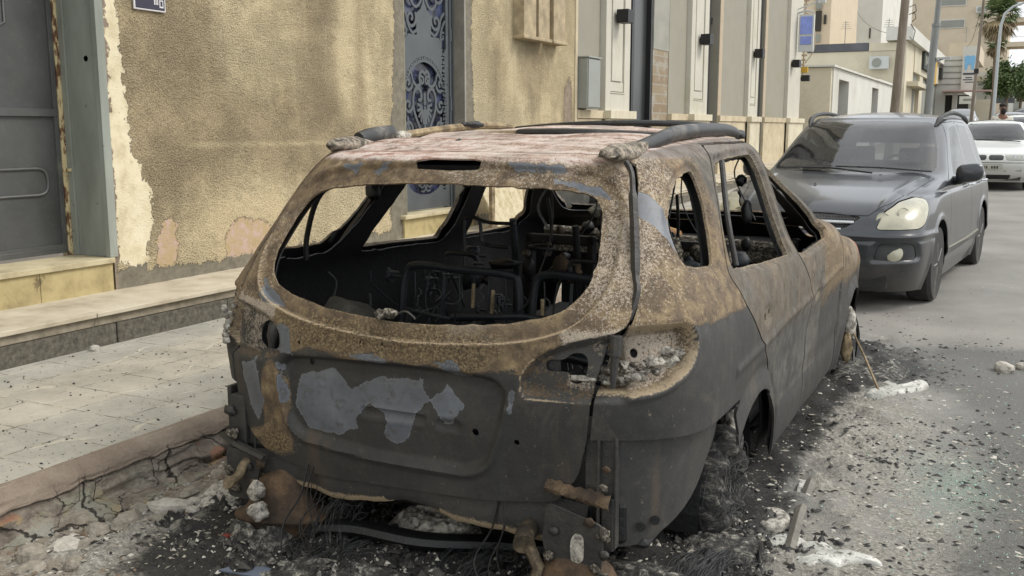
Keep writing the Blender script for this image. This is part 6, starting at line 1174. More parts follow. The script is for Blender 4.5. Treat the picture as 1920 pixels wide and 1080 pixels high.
lump((.59, -.86, .72), .03, 90, M_ASH, 'lamp_remains', sq=(1.6, .5, .35)); lump((-.585, -.86, .745), .04, 91, M_DARKMETAL, 'lamp_remains', sq=(.5, .4, 1.2))
# ------------------------------------------------------------ complete cars
def carpaint(name, col, dust='#8a857b', rough=.35, dustf=.5):
    t = NT(name, rough); n = t.noise(2.2, 6, .65); n2 = t.noise(25, 5, .7); z = t.xyz()[2]
    low = t.step(z, .75, .15); f = t.math('ADD', t.math('MULTIPLY', low, .55), t.math('MULTIPLY', t.math('SUBTRACT', n, .42), 1.2)); f = t.math('ADD', f, t.math('MULTIPLY', t.math('SUBTRACT', n2, .5), .35))
    df = t.math('MULTIPLY', t.step(f, .05, .9), dustf); c = t.mix(df, col, dust)
    c = t.mix(t.math('MULTIPLY', t.step(n2, .7, .76), .3), c, '#b0aba0')
    return t.done(c, t.math('ADD', rough, t.math('MULTIPLY', df, .5)), t.bump(n2, .03, .002), Coat_Weight=.5, Coat_Roughness=.08)
def autoglass(name, tint=(.75, .8, .8), f0=.10, mixv=.35):
    m = bpy.data.materials.new(name); m.use_nodes = True; nt = m.node_tree; nt.nodes.clear(); L = nt.links.new
    out = nt.nodes.new('ShaderNodeOutputMaterial'); tr = nt.nodes.new('ShaderNodeBsdfTransparent'); tr.inputs[0].default_value = tint + (1,)
    gl = nt.nodes.new('ShaderNodeBsdfGlossy'); gl.inputs['Roughness'].default_value = .04; df = nt.nodes.new('ShaderNodeBsdfDiffuse'); df.inputs[0].default_value = lin('#a9aaa2')
    fr = nt.nodes.new('ShaderNodeFresnel'); fr.inputs[0].default_value = 1.5; ad = nt.nodes.new('ShaderNodeMath'); ad.operation = 'ADD'; ad.inputs[1].default_value = f0; L(fr.outputs[0], ad.inputs[0])
    m1 = nt.nodes.new('ShaderNodeMixShader'); L(ad.outputs[0], m1.inputs[0]); L(tr.outputs[0], m1.inputs[1]); L(gl.outputs[0], m1.inputs[2])
    ns = nt.nodes.new('ShaderNodeTexNoise'); ns.inputs['Scale'].default_value = 3; ns.inputs['Detail'].default_value = 5; mp = nt.nodes.new('ShaderNodeMapRange'); mp.inputs[1].default_value = .35; mp.inputs[2].default_value = .75; mp.inputs[3].default_value = .015; mp.inputs[4].default_value = mixv; L(ns.outputs[0], mp.inputs[0])
    m2 = nt.nodes.new('ShaderNodeMixShader'); L(mp.outputs[0], m2.inputs[0]); L(m1.outputs[0], m2.inputs[1]); L(df.outputs[0], m2.inputs[2]); L(m2.outputs[0], out.inputs[0]); return m
M_GLASS = autoglass('windscreen_glass', (.72, .76, .77), .05, .04); M_SIDEGLASS = autoglass('side_glass', (.30, .32, .33), .03, .04)
M_TYRE = plain('dusty_tyre_rubber', '#2f2e2c', .9, var=.2, sc=12, bs=.4, dirt='#56524a'); M_RIM = plain('dull_alloy', '#6d6e6c', .45, .5, var=.15, sc=10, dirt='#45433f')
M_TRIM = plain('black_plastic_trim', '#222324', .55, var=.15, sc=10, dirt='#4b4943'); M_CHROME = plain('dull_chrome', '#b9bbbc', .25, .85, var=.08)
M_CABIN = plain('grey_cabin_fabric', '#4a4a48', .9, var=.2, sc=6)
def lensmat(name, col, r=.25):
    t = NT(name, r); n = t.noise(6, 4, .6); return t.done(t.mix(t.step(n, .4, .7), col, '#8f8d7c'), r, None, Coat_Weight=.5, Coat_Roughness=.1)
M_LENS = lensmat('yellowed_lamp_lens', '#a3a08c'); M_LENS2 = lensmat('clear_lamp_lens', '#8f928c'); M_AMBER = plain('amber_lens', '#a8644a', .35, var=.1)
def wheel_at(par, x, y, r=.32, w=.21, spokes=5):
    e = bpy.data.objects.new('wheel', None); link(e); e.parent = par; e.location = (x, y, r)
    s = 1 if x > 0 else -1; b = MB(); b.lathe([(r * .62, -w / 2), (r * .93, -w / 2), (r, -w / 2 + .03), (r, w / 2 - .03), (r * .93, w / 2), (r * .62, w / 2)], (0, 0, 0), 'x', 40); b.build('tyre', M_TYRE, e, True)
    b = MB(); o = s * (w / 2 - .02); b.lathe([(r * .63, o - s * .06), (r * .63, o), (r * .57, o), (r * .55, o - s * .05), (.0, o - s * .05)], (0, 0, 0), 'x', 32)
    for k in range(spokes):
        a = 2 * pi * k / spokes; b.tube([(o - s * .02, .03 * cos(a), .03 * sin(a)), (o - s * .005, r * .59 * cos(a), r * .59 * sin(a))], [.045, .03], 6)
    b.lathe([(.06, o - s * .03), (.05, o + s * .005), (0, o + s * .008)], (0, 0, 0), 'x', 16); b.build('rim', M_RIM, e, True); return e
def shell_car(name, lab, cat, pos, ang, LV, cy, crown, paint, ft, d=.02, group=None):
    """ft: outlines; front features in (x,z) or (wrap,z), sides in (y,z)"""
    r = root(name, lab, cat, pos, ang, group)
    G = hull(LV, cy, crown, d=d); V, F = both_sides(G); N = vnorm(V, F)
    if N[np.argmax(V[:, 0]), 0] < 0: F = F[:, ::-1]; N = -N
    V1 = ft['disp'](V, N) if 'disp' in ft else V; VA = np.hstack([V1, V])
    front = lambda P: (lambda V: np.where(V[:, 1] > ft['fy'], sdf(P, V[:, 0], V[:, 2]), BIG))
    wrp = lambda P: (lambda V: np.where(V[:, 1] > ft['fy'], sdf(P, np.abs(V[:, 0]) - V[:, 1], V[:, 2]), BIG))
    side = lambda P: (lambda V: np.where(np.abs(V[:, 0]) > .5, sdf(P, V[:, 1], V[:, 2]), BIG))
    Vb, Fb = VA, F
    def take(nm, fn, mat, thick=.01, gap=.002, off=0., sides=False):
        nonlocal Vb, Fb
        Vp, Fp = cut(Vb, Fb, fn, -1, -gap); Vb, Fb = cut(Vb, Fb, fn, 1, gap)
        if not len(Fp): return
        for sg in ((1, -1) if sides else (0,)):
            if sg: Vq, Fq = clip(Vp, Fp, -Vp[:, 0] * sg)
            else: Vq, Fq = Vp, Fp
            if len(Fq): o = mesh(nm, Vq[:, :3] , Fq, mat, r, smooth=True); (mod_solid(o, thick, -1) if thick else None)
    take('windscreen', ft['ws'], M_GLASS, 0, .0)
    for nm, P in ft.get('windows', []): take(nm, side(P), M_SIDEGLASS, 0, .0, sides=True)
    for nm, P, m in ft.get('lamps', []): take(nm, wrp(P), m, .012, .003, sides=True)
    for nm, P, m in ft.get('fronts', []): take(nm, front(P), m, .01, .002)
    for nm, P in ft.get('doors', []): take(nm, side(P), paint, .012, .0022, sides=True)
    if 'bonnet' in ft: take('bonnet', ft['bonnet'], paint, .012, .0025)
    Vb, Fb = cut(Vb, Fb, lambda V: np.minimum(np.hypot(V[:, 1] - ft['ax'][0], V[:, 2] - ft['ax'][2]) - ft['ar'], np.hypot(V[:, 1] - ft['ax'][1], V[:, 2] - ft['ax'][2]) - ft['ar']), 1)
    if 'rear' in ft: take('rear_window', lambda V: np.where(V[:, 1] < ft['ry'], sdf(ft['rear'], V[:, 0], V[:, 2]), BIG), M_SIDEGLASS, 0, 0)
    o = mesh('body', Vb[:, :3], Fb, [paint, M_TRIM], r, smooth=True); mod_solid(o, .012, -1, 1, 0)
    for yy in ft['ax'][:2]:
        for sx in (1, -1): wheel_at(r, sx * ft['wx'], yy, ft.get('wr', .32))
    b = MB(); w = LV[3][2] - .06; y0, y1 = LV[3][1] + .12, LV[3][3] - .14; b.box((-w + .2, y0, .2), (w - .2, y1, .55)); b.box((-w, ft['ax'][1] + .42, .22), (w, ft['ax'][0] - .42, .5)); b.build('chassis', M_TRIM, r)
    b = MB()
    for x0 in (-.55, .12):
        for yb in ft['seats']: b.box((x0, yb - .12, .5), (x0 + .44, yb, ft['sh'])); b.box((x0 + .1, yb - .1, ft['sh']), (x0 + .34, yb - .02, ft['sh'] + .17)); b.box((x0, yb, .45), (x0 + .44, yb + .45, .6))
    b.build('seats', M_CABIN, r, bev=.03)
    b = MB(); b.box((-w + .08, ft['dash'] - .35, .6), (w - .08, ft['dash'], ft['dz'])); b.build('dashboard', M_TRIM, r, bev=.04)
    b = MB(); P = [(-.37 + .17 * cos(a), ft['dash'] - .42 + .05 * sin(a), ft['dz'] + .02 + .16 * sin(a)) for a in np.linspace(0, 2 * pi, 20)]; b.tube(P, .014, 6, cap=False); b.build('steering_wheel', M_TRIM, r, True)
    return r
MPV = [(.15, -3.45, .85, .66), (.28, -3.55, .885, .80), (.40, -3.6, .905, .87), (.52, -3.6, .91, .88), (.62, -3.6, .91, .87), (.72, -3.58, .905, .82), (.80, -3.57, .90, .74), (.88, -3.55, .89, .58),
       (.95, -3.53, .875, .28), (1.0, -3.5, .86, -.05), (1.04, -3.47, .85, -.35), (1.08, -3.45, .835, -.50), (1.18, -3.4, .80, -.66), (1.30, -3.32, .765, -.86), (1.42, -3.2, .73, -1.08), (1.50, -3.1, .70, -1.25), (1.555, -3.0, .66, -1.42)]
P_WSK = rnd([(-.745, 1.075), (0, 1.062), (.745, 1.075), (.70, 1.25), (.575, 1.525), (0, 1.54), (-.575, 1.525), (-.70, 1.25)], .06, 5)
P_HLK = rnd([(-.25, .672), (-.10, .80), (.16, .88), (.44, .915), (.56, .90), (.535, .82), (.40, .71), (.27, .676)], .06, 5)
P_GRK = rnd([(-.44, .765), (-.2, .787), (0, .79), (.2, .787), (.44, .765), (.33, .68), (.16, .655), (-.16, .655), (-.33, .68)], .03, 4)
def disp_mpv(V, N):
    V = V.copy(); x, y, z = V[:, 0].copy(), V[:, 1].copy(), V[:, 2].copy(); d = np.zeros(len(V)); f = y > .15; w = np.abs(x) - y
    d += np.where(f, .012 * sst(.004, -.012, sdf(P_GRK, x, z)), 0)
    ax = np.abs(x); pocket = sdf(rnd([(.52, .40), (.55, .56), (.60, .575), (.86, .575), (.88, .42), (.70, .41)], .04), ax, z); d += np.where(f, .02 * sst(.004, -.02, pocket), 0)
    low = sdf(rnd([(-.45, .18), (-.42, .36), (.42, .36), (.45, .18)], .03), x, z); d += np.where(f, .03 * sst(.004, -.02, low), 0)
    d -= np.where(f, .012 * np.exp(-((z - .615) / .02) ** 2), 0); d += np.where(f, .008 * np.exp(-((z - .585) / .015) ** 2), 0)
    hood = (z > .82) & (y > -.45) & (z < 1.08); cr_ = ax - (.62 + .18 * (-.0 - y) * .5); d -= np.where(hood, .010 * np.exp(-(cr_ / .03) ** 2), 0)
    j = (ax > .6) & (y < .3); d += np.where(j, .010 * np.exp(-((z - .93) / .02) ** 2) - .008 * np.exp(-((z - .40) / .05) ** 2) + .01 * np.exp(-((z - .34) / .03) ** 2), 0)
    ar = np.minimum(np.hypot(y + .08, z - .33), np.hypot(y + 2.78, z - .33)) - .375; d -= np.where(ax > .6, .012 * np.exp(-((ar - .02) / .03) ** 2), 0)
    return V - N * d[:, None]
M_MPV = carpaint('dusty_charcoal_paint', '#1e2228', '#6f6b63', .28, .36)
kft = dict(fy=.2, disp=disp_mpv, ws=lambda V: np.where((V[:, 1] > -1.6), sdf(P_WSK, V[:, 0], V[:, 2]), BIG),
    windows=[('front_window', rnd([(-1.02, 1.045), (-1.33, 1.30), (-1.55, 1.475), (-1.85, 1.50), (-1.87, 1.03)], .03)), ('rear_door_window', rnd([(-1.95, 1.03), (-1.93, 1.505), (-2.5, 1.49), (-2.72, 1.04)], .03)), ('quarter_window', rnd([(-2.80, 1.05), (-2.60, 1.48), (-2.85, 1.46), (-3.15, 1.10)], .03))],
    lamps=[('headlight', P_HLK, M_LENS)], fronts=[('grille', P_GRK, M_TRIM), ('fog_lamp_pocket', rnd([(-.86, .43), (-.84, .565), (-.60, .565), (-.56, .43)], .04), M_MPV), ('lower_grille', rnd([(-.44, .19), (-.42, .35), (.42, .35), (.44, .19)], .03), M_TRIM)],
    doors=[('front_door', rnd([(-.62, .40), (-.60, .7), (-.66, 1.0), (-.9, 1.07), (-1.25, 1.32), (-1.5, 1.52), (-1.91, 1.535), (-1.92, .9), (-1.86, .38)], .03)), ('rear_door', rnd([(-1.915, .38), (-1.92, 1.0), (-1.915, 1.535), (-2.55, 1.52), (-2.78, 1.04), (-2.6, .78), (-2.4, .6), (-2.37, .38)], .03))],
    bonnet=lambda V: np.maximum(sdf(rnd([(-.44, .80), (0, .83), (.44, .80), (.62, .55), (.72, .1), (.77, -.5), (0, -.38), (-.77, -.5), (-.72, .1), (-.62, .55)], .05, 4), V[:, 0], V[:, 1]), .775 - V[:, 2] + .0 * V[:, 0]),
    ax=(-.08, -2.78, .33), ar=.375, wx=.795, wr=.325, rear=rnd([(-.62, 1.1), (.62, 1.1), (.52, 1.46), (-.52, 1.46)], .08), ry=-3.0, seats=(-1.7, -2.6), sh=1.1, dash=-.55, dz=1.04)
mpv = shell_car('parked_car', 'dusty charcoal people carrier with hazy yellowed headlights parked facing the burnt car', 'car', (-1.45, 9.1, 0), pi - .09, MPV, -2.2, .07, M_MPV, kft, d=.016)
# grille bars, badge, plate, wiper, mirror, rails, handles, lamps' inner parts
def on_front(x, z, LV=MPV, off=0.):
    ys = [l[3] for l in LV]; zs = [l[0] for l in LV]; yf = np.interp(z, zs, ys); w = np.interp(z, zs, [l[2] for l in LV]); fx = abs(x) / w
    return float(yf + np.interp(fx, [0, .25, .5, .72, .86, .95, .985, 1], [0, -.008, -.03, -.08, -.16, -.3, -.5, -.8]) + off)
for zz, x0 in ((.722, .39), (.668, .30)):
    b = MB(); P = [(x, on_front(x, zz) + .002, zz) for x in np.linspace(-x0, x0, 13)]; b.tube(P, .0135, 8, flat=1.2); b.build('grille_bar', M_CHROME, mpv, True)
V, F = [], []
hx = []
b = MB()
for i in range(-17, 18):
    for j, z in enumerate(np.arange(.672, .785, .018)):
        x = (i + .5 * (j % 2)) * .025
        if sdf(P_GRK, np.array([x]), np.array([z]))[0] > -.012: continue
        P = [(x + .0135 * cos(a), on_front(x, z) - .004, z + .0105 * sin(a)) for a in np.linspace(0, 2 * pi, 7)]; b.tube(P, .0016, 3, cap=False)
b.build('grille_mesh', plain('grey_mesh', '#5d5f60', .5, .3), mpv)
b = MB(); b.lathe([(0, .0), (.045, .0), (.04, .006), (0, .008)], (0, on_front(0, .735) + .004, .735), 'y', 20); b.build('badge', M_CHROME, mpv, True)
for s in (-1, 1):
    x = s * .70; b = MB(); b.lathe([(.065, -.03), (.068, .0), (.055, .008), (.0, .015)], (0, 0, 0), 'z', 24, M=RotT((x, on_front(x, .49) - .020, .49), rx=-1.35, rz=-s * .35)); b.build('fog_lamp', M_LENS, mpv, True)
    for (xx, zz, rr_) in ((.60, .745, .062), (.735, .785, .062)):
        b = MB(); b.lathe([(rr_, 0), (rr_ * .93, .004), (rr_ * .88, .0), (rr_ * .5, -.002), (.0, -.001)], (0, 0, 0), 'z', 24, M=RotT((s * xx, on_front(xx, zz) - .006, zz), rx=-1.25, rz=-s * (.55 if xx < .7 else .95))); b.build('headlight_reflector', plain('hazy_reflector', '#9b9a88', .3, .3), mpv, True)
    P = []
    for zz in np.linspace(.70, .885, 8): wv = np.interp(zz, [.70, .80, .885], [.34, .47, .52]); P.append((zz, wv))
    V, F = [], []
    for zz, wv in P:
        w_ = np.interp(zz, [l[0] for l in MPV], [l[2] for l in MPV]); yf = np.interp(zz, [l[0] for l in MPV], [l[3] for l in MPV])
        for k in (0, .055):
            tgt = wv - .07 + k; 
            fx = np.linspace(.5, 1, 200); yy_ = yf + np.interp(fx, [0, .25, .5, .72, .86, .95, .985, 1], [0, -.008, -.03, -.08, -.16, -.3, -.5, -.8]); q = np.argmin(np.abs(fx * w_ - yy_ - tgt)); V.append((s * (fx[q] * w_ + .0025), yy_[q] + .0025, zz))
    F = [(2 * i, 2 * i + 1, 2 * i + 3, 2 * i + 2) for i in range(len(P) - 1)]; mesh('indicator', V, F, M_AMBER, mpv, smooth=True)
    b = MB(); rl = spline([(s * .60, -1.36, 1.485), (s * .615, -1.46, 1.54), (s * .63, -1.62, 1.588), (s * .64, -1.9, 1.615), (s * .64, -2.3, 1.62), (s * .635, -2.9, 1.585), (s * .64, -3.1, 1.53)], 5); b.tube(rl, [.008 + .022 * min(1, i / 5) if i < 8 else (.020 if i < len(rl) - 6 else .026) for i in range(len(rl))], 8, flat=.9); b.build('roof_rail', M_TRIM, mpv, True)
    mr = MB(); V_ = []
    n_, m_ = 20, 10; c0 = np.array([s * 1.0, -.86, 1.07]); Vm = []
    for i in range(m_ + 1):
        th = pi * i / m_
        for k in range(n_):
            ph = 2 * pi * k / n_; sx_, sy_, sz_ = [np.sign(q) * abs(q) ** .65 for q in (sin(th) * cos(ph), cos(th), sin(th) * sin(ph))]; Vm.append(c0 + np.array([.115 * sx_, .06 * sy_ - .02 * (sx_ * s), .085 * sz_ + .012 * sx_ * s]))
    Fm = [(i * n_ + k, i * n_ + (k + 1) % n_, (i + 1) * n_ + (k + 1) % n_, (i + 1) * n_ + k) for i in range(m_) for k in range(n_)]
    mi_ = mesh('door_mirror', np.array(Vm), Fm, M_MPV, mpv, smooth=True); b = MB(); b.tube([(s * .84, -.95, .99), (s * .92, -.90, 1.0), (s * .97, -.87, 1.02)], [.045, .035, .03], 8); q = b.build('mirror_arm', M_TRIM, mpv, True)
    for yy in (-1.72, -2.66): b = MB(); b.tube([(s * .895, yy + .09, .925), (s * .93, yy + .06, .93), (s * .93, yy - .06, .93), (s * .895, yy - .09, .925)], .012, 8); b.build('door_handle', M_CHROME, mpv, True)
    b = MB(); b.tube([(s * .91, -.5, .42), (s * .915, -1.5, .41), (s * .91, -2.4, .42)], .016, 6); b.build('side_moulding', plain('dusty_moulding', '#6d6a61', .7), mpv, True)
def glass_line(P): return [(x, y, z) for x, y, z in P]
b = MB(); b.tube([(-.25, -.40, 1.07), (.15, -.50, 1.105), (.42, -.54, 1.10)], .009, 5); b.tube([(-.72, -.60, 1.085), (-.3, -.50, 1.115), (.10, -.50, 1.12)], .008, 5); b.build('wiper', M_TRIM, mpv, True)
b = MB(); b.box((-.5, -.80, 1.052), (.10, -.60, 1.058)); b.build('paper_on_dash', M_white if 'M_white' in globals() else m_white, mpv)
b = MB(); b.box((-.10, -1.35, 1.42), (.12, -1.30, 1.49)); b.build('rear_view_mirror', M_TRIM, mpv, bev=.01)
for x, y, z in ((.12, .1, .985), (-.35, -.28, 1.055)):
    b = MB(); b.lathe([(.014, 0), (.01, .008), (0, .01)], (x, y, z), 'z', 10); b.build('washer_nozzle', M_TRIM, mpv)

# ---- white saloon behind
SAL = [(.16, -3.4, .80, .58), (.28, -3.55, .85, .70), (.42, -3.6, .865, .75), (.52, -3.6, .87, .76), (.62, -3.6, .87, .735), (.69, -3.58, .862, .66), (.75, -3.55, .85, .46), (.82, -3.5, .835, .12), (.89, -3.4, .815, -.32),
       (.94, -3.1, .80, -.56), (.98, -2.95, .775, -.66), (1.08, -2.85, .73, -.80), (1.18, -2.7, .685, -.97), (1.28, -2.55, .635, -1.18), (1.345, -2.4, .575, -1.38)]
M_SALW = carpaint('white_car_paint', '#b9bab6', '#98958c', .35, .4); M_SILV = carpaint('silver_car_paint', '#85888a', '#8a867c', .35, .35)
def saloon_ft(p, twin=True):
    fr_ = [('number_plate', [(-.27, .40), (.27, .40), (.27, .52), (-.27, .52)], plain('number_plate_white', '#a9a89d', .5)), ('lower_grille', rnd([(-.40, .22), (-.44, .31), (.44, .31), (.40, .22)], .02), M_TRIM), ('bumper_strip', [(-.9, .545), (-.9, .565), (.9, .565), (.9, .545)], M_TRIM)]
    if twin: fr_ = [('grille', rnd([(-.28, .60), (-.29, .68), (-.25, .70), (-.04, .70), (-.02, .68), (-.03, .60)], .03), M_TRIM), ('grille', rnd([(.28, .60), (.29, .68), (.25, .70), (.04, .70), (.02, .68), (.03, .60)], .03), M_TRIM)] + fr_
    return dict(fy=.0, ws=lambda V: np.where(V[:, 1] > -1.5, sdf(rnd([(-.70, .985), (0, .965), (.70, .985), (.66, 1.08), (.50, 1.325), (0, 1.335), (-.50, 1.325), (-.66, 1.08)], .04), V[:, 0], V[:, 2]), BIG),
    windows=[('front_window', rnd([(-.95, .95), (-1.2, 1.15), (-1.42, 1.27), (-1.75, 1.28), (-1.8, .94)], .03)), ('rear_door_window', rnd([(-1.87, .94), (-1.83, 1.28), (-2.3, 1.26), (-2.75, .96)], .03))],
    lamps=[('headlight', rnd([(-.38, .60), (-.36, .69), (-.05, .70), (.20, .69), (.22, .62), (-.02, .595)], .03), M_LENS2)], fronts=fr_,
    doors=[('front_door', rnd([(-.6, .3), (-.58, .85), (-.9, .93), (-1.2, 1.2), (-1.45, 1.30), (-1.81, 1.31), (-1.83, .3)], .03)), ('rear_door', rnd([(-1.835, .3), (-1.82, 1.31), (-2.35, 1.29), (-2.8, .95), (-2.5, .6), (-2.35, .3)], .03))],
    bonnet=lambda V: np.maximum(sdf(rnd([(-.6, .62), (.6, .62), (.70, .2), (.74, -.5), (0, -.48), (-.74, -.5), (-.70, .2)], .05, 4), V[:, 0], V[:, 1]), .715 - V[:, 2]),
    ax=(-.05, -2.75, .31), ar=.345, wx=.755, wr=.31, seats=(-1.55, -2.5), sh=.95, dash=-.62, dz=.93)
wht = shell_car('parked_car', 'white saloon with twin kidney grille parked beyond the charcoal people carrier', 'car', (-.53, 22.75, gzf(23) ), pi - .01, SAL, -2.0, .05, M_SALW, saloon_ft(M_SALW), d=.03)
for s in (1, -1):
    b = MB(); b.box((s * .84 - .0, -.80, .93), (s * 1.0, -.68, 1.05)); b.build('door_mirror', M_SALW, wht, bev=.03)
    for xx in (.50, .64):
        b = MB(); b.lathe([(.055, 0), (.05, .006), (.03, -.004), (0, -.002)], (0, 0, 0), 'z', 18, M=RotT((s * xx, on_front(xx, .645, SAL) + .004, .645), rx=-1.45, rz=-s * .35)); b.build('headlight_reflector', M_CHROME, wht, True)
    b = MB(); b.tube([(s * .30, on_front(.3, .37, SAL) + .004, .40), (s * .62, on_front(.62, .40, SAL) + .004, .41)], .03, 8, flat=.5); b.build('fog_lamp', M_LENS2, wht, True)
b = MB()
for k in range(9):
    if k in (3, 6): continue
    x = -.2 + k * .048; b.box((x, on_front(0, .46, SAL) + .004, .435), (x + .028, on_front(0, .46, SAL) + .008, .485))
b.build('plate_lettering', M_TRIM, wht)
b = MB(); b.tube([(-.55, -.58, .955), (-.1, -.66, .985), (.3, -.68, .99)], .01, 5); b.build('wiper', M_TRIM, wht, True)
c2 = shell_car('parked_car', 'small white saloon peeping out at the right edge behind the first white one', 'car', (-.02, 34, gzf(34)), pi - .01, SAL, -2.0, .05, M_SALW, saloon_ft(M_SALW, False), d=.06)
c3 = shell_car('parked_car', 'silver saloon farther up the street with its roof above the white cars', 'car', (-.35, 45, gzf(45)), pi, SAL, -2.0, .05, M_SILV, saloon_ft(M_SILV, False), d=.06)
c4 = shell_car('parked_car', 'dark saloon on the far slope at the end of the street', 'car', (.2, 75, gzf(75)), pi, SAL, -2.0, .05, M_MPV, saloon_ft(M_MPV, False), d=.08)
c5 = shell_car('parked_car', 'silver car by the shopfronts under the striped awning', 'car', (-2.9, 62, gzf(62)), 0, SAL, -2.0, .05, M_SILV, saloon_ft(M_SILV, False), d=.08)
# ------------------------------------------------------------ the man beyond the cars
def skin_person(name, lab, loc_, rz, ):
    r = root(name, lab, 'person', loc_, rz)
    m_sk = plain('brown_skin', '#6f4c38', .6, var=.08); m_sh = plain('white_cotton', '#c3bfb4', .9, var=.05, sc=12, bs=.5, bd=.01); m_tr = plain('dark_trousers', '#33343a', .9); m_h = plain('black_hair', '#15120f', .8, var=.3, sc=60, bs=.8)
    def skinned(nm, pts, edges, rad, mat, sub=2):
        me = bpy.data.meshes.new(nm); me.from_pydata(pts, edges, []); me.update(); o = bpy.data.objects.new(nm, me); link(o); o.parent = r; me.materials.append(mat)
        sk = o.modifiers.new('skin', 'SKIN'); sk.use_smooth_shade = True
        for v, q in zip(me.skin_vertices[0].data, rad): v.radius = q if isinstance(q, tuple) else (q, q)
        me.skin_vertices[0].data[0].use_root = True
        s = o.modifiers.new('sub', 'SUBSURF'); s.levels = sub; s.render_levels = sub; return o
    P = [(0, 0, .92), (0, .0, 1.12), (0, .0, 1.36), (0, .01, 1.44), (0, .015, 1.50), (0, .02, 1.60), (0, .01, 1.68),
         (-.19, 0, 1.37), (-.25, .02, 1.10), (-.23, .08, .86), (-.22, .11, .76), (.19, 0, 1.37), (.25, .02, 1.10), (.24, .08, .86), (.23, .11, .76),
         (-.09, 0, .86), (-.10, .02, .47), (-.10, 0, .08), (-.11, .13, .03), (.09, 0, .86), (.10, .02, .47), (.10, 0, .08), (.11, .13, .03)]
    E_ = [(0, 1), (1, 2), (2, 3), (3, 4), (4, 5), (5, 6), (2, 7), (7, 8), (8, 9), (9, 10), (2, 11), (11, 12), (12, 13), (13, 14), (0, 15), (15, 16), (16, 17), (17, 18), (0, 19), (19, 20), (20, 21), (21, 22)]
    R = [(.15, .11), (.15, .105), (.16, .10), (.065, .065), (.058, .06), (.075, .095), (.06, .075), .058, .045, .036, .03, .058, .045, .036, .03, .085, .062, .045, .04, .085, .062, .045, .04]
    skinned('body', P, E_, R, m_sk)
    T = [(0, 0, .80), (0, 0, 1.12), (0, 0, 1.37), (-.19, 0, 1.375), (-.252, .02, 1.10), (-.235, .075, .90), (.19, 0, 1.375), (.252, .02, 1.10), (.235, .075, .90), (0, 0, 1.43)]
    skinned('shirt', T, [(0, 1), (1, 2), (2, 3), (3, 4), (4, 5), (2, 6), (6, 7), (7, 8), (2, 9)], [(.185, .145), (.178, .13), (.18, .125), .075, .062, .055, .075, .062, .055, (.075, .075)], m_sh)
    L_ = [(0, 0, .93), (-.095, 0, .84), (-.10, .02, .47), (-.10, 0, .10), (.095, 0, .84), (.10, .02, .47), (.10, 0, .10)]
    skinned('trousers', L_, [(0, 1), (1, 2), (2, 3), (0, 4), (4, 5), (5, 6)], [(.155, .12), .10, .078, .065, .10, .078, .065], m_tr)
    # five fingers each hand
    for s in (-1, 1):
        for k in range(5):
            a = (k - 2) * .016; L0 = (.07, .085, .09, .085, .06)[k]
            base = (s * .225 + (.0 if k else 0), .115 + a, .74); st = (s * .225, .115 + a, .74) if k < 4 else (s * .215, .145, .77)
            b = MB(); b.tube([st, (st[0] + s * .004, st[1] + (.01 if k < 4 else .02), st[2] - L0 * .6), (st[0] - s * .008, st[1] + .012, st[2] - L0)], [.009, .008, .006], 6); b.build('finger', m_sk, r, True)
    o = lump((0, .0, 1.685), .098, 3, m_h, 'hair', r, sq=(.86, .98, .62), amp=.06)
    o = lump((0, .085, 1.545), .075, 5, m_h, 'beard', r, sq=(.82, .6, 1.15), amp=.1)
    b = MB(); b.tube([(0, .10, 1.64), (0, .125, 1.605), (0, .115, 1.595)], [.008, .014, .01], 6); b.build('nose', m_sk, r, True)
    for s in (-1, 1):
        b = MB(); b.lathe([(0, .0), (.011, .0), (.006, .004), (0, .005)], (s * .03, .098, 1.635), 'y', 10); b.build('eye', plain('eye_dark', '#1b1512', .3), r)
        lump((s * .078, .01, 1.62), .026, 8, m_sk, 'ear', r, sq=(.4, .7, 1.2), amp=.1, n=10)
    b = MB(); b.tube([(-.022, .112, 1.572), (0, .117, 1.570), (.022, .112, 1.572)], .005, 6); b.build('mouth', plain('lip', '#5a332b', .6), r)
    return r
skin_person('person', 'bearded man in a loose white shirt standing beyond the white saloon', (-.42, 27.6, gzf(27.6)), pi + .3)

# ------------------------------------------------------------ leaning and lying things on the pavement ahead of the wreck
m_board = rusty('weathered_board', '#8c7350', '#b5a888', '#c6bda1', '#a07a55')
bd = root('leaning_board', 'cream weathered board leaning against the roughcast wall past the ornamental door', 'board', (-5.05, 9.7, .4))
b = HB(); b.add([(-4.92, 9.38, .39), (-4.92, 10.0, .39), (-5.1, 10.28, .92), (-5.1, 9.2, .92), (-4.96, 9.38, .39), (-4.96, 10.0, .39), (-5.14, 10.28, .92), (-5.14, 9.2, .92)], [(0, 1, 2, 3), (7, 6, 5, 4), (0, 4, 5, 1), (1, 5, 6, 2), (2, 6, 7, 3), (3, 7, 4, 0)]); b.build('board', m_board, bd, bev=.01)
b = HB(); b.box((-4.9, 9.10, .39), (-4.86, 9.17, .9)); b.build('batten', M_CREAMRUST, bd, bev=.005)
m_greycar = carpaint('crumpled_grey_paint', '#3b3e40', '#77746c', .3, .4)
sc = root('scrap_bumper', 'crumpled grey car bumper with square grille standing at the kerb ahead of the wreck', 'bumper', (-3.5, 8.8, 0))
Y_, Z_ = np.meshgrid(np.linspace(-.7, .7, 60), np.linspace(0, .62, 40)); dd = .10 * (fbm(Y_ * 2 + 5, Z_ * 5 + 5, 0 * Y_, 1.5, 3) - .5) + .05 * np.sin(Z_ * 22) * np.exp(-Y_ ** 2)
V, F = grid_tris(np.stack([-3.45 + Y_ * .9, 8.7 + .25 * (Y_ / .7) ** 2 + dd, .05 + Z_], -1)); V -= np.array([-3.5, 8.8, 0]); o = mesh('bumper_skin', V, F, m_greycar, sc, smooth=True); mod_solid(o, .01)
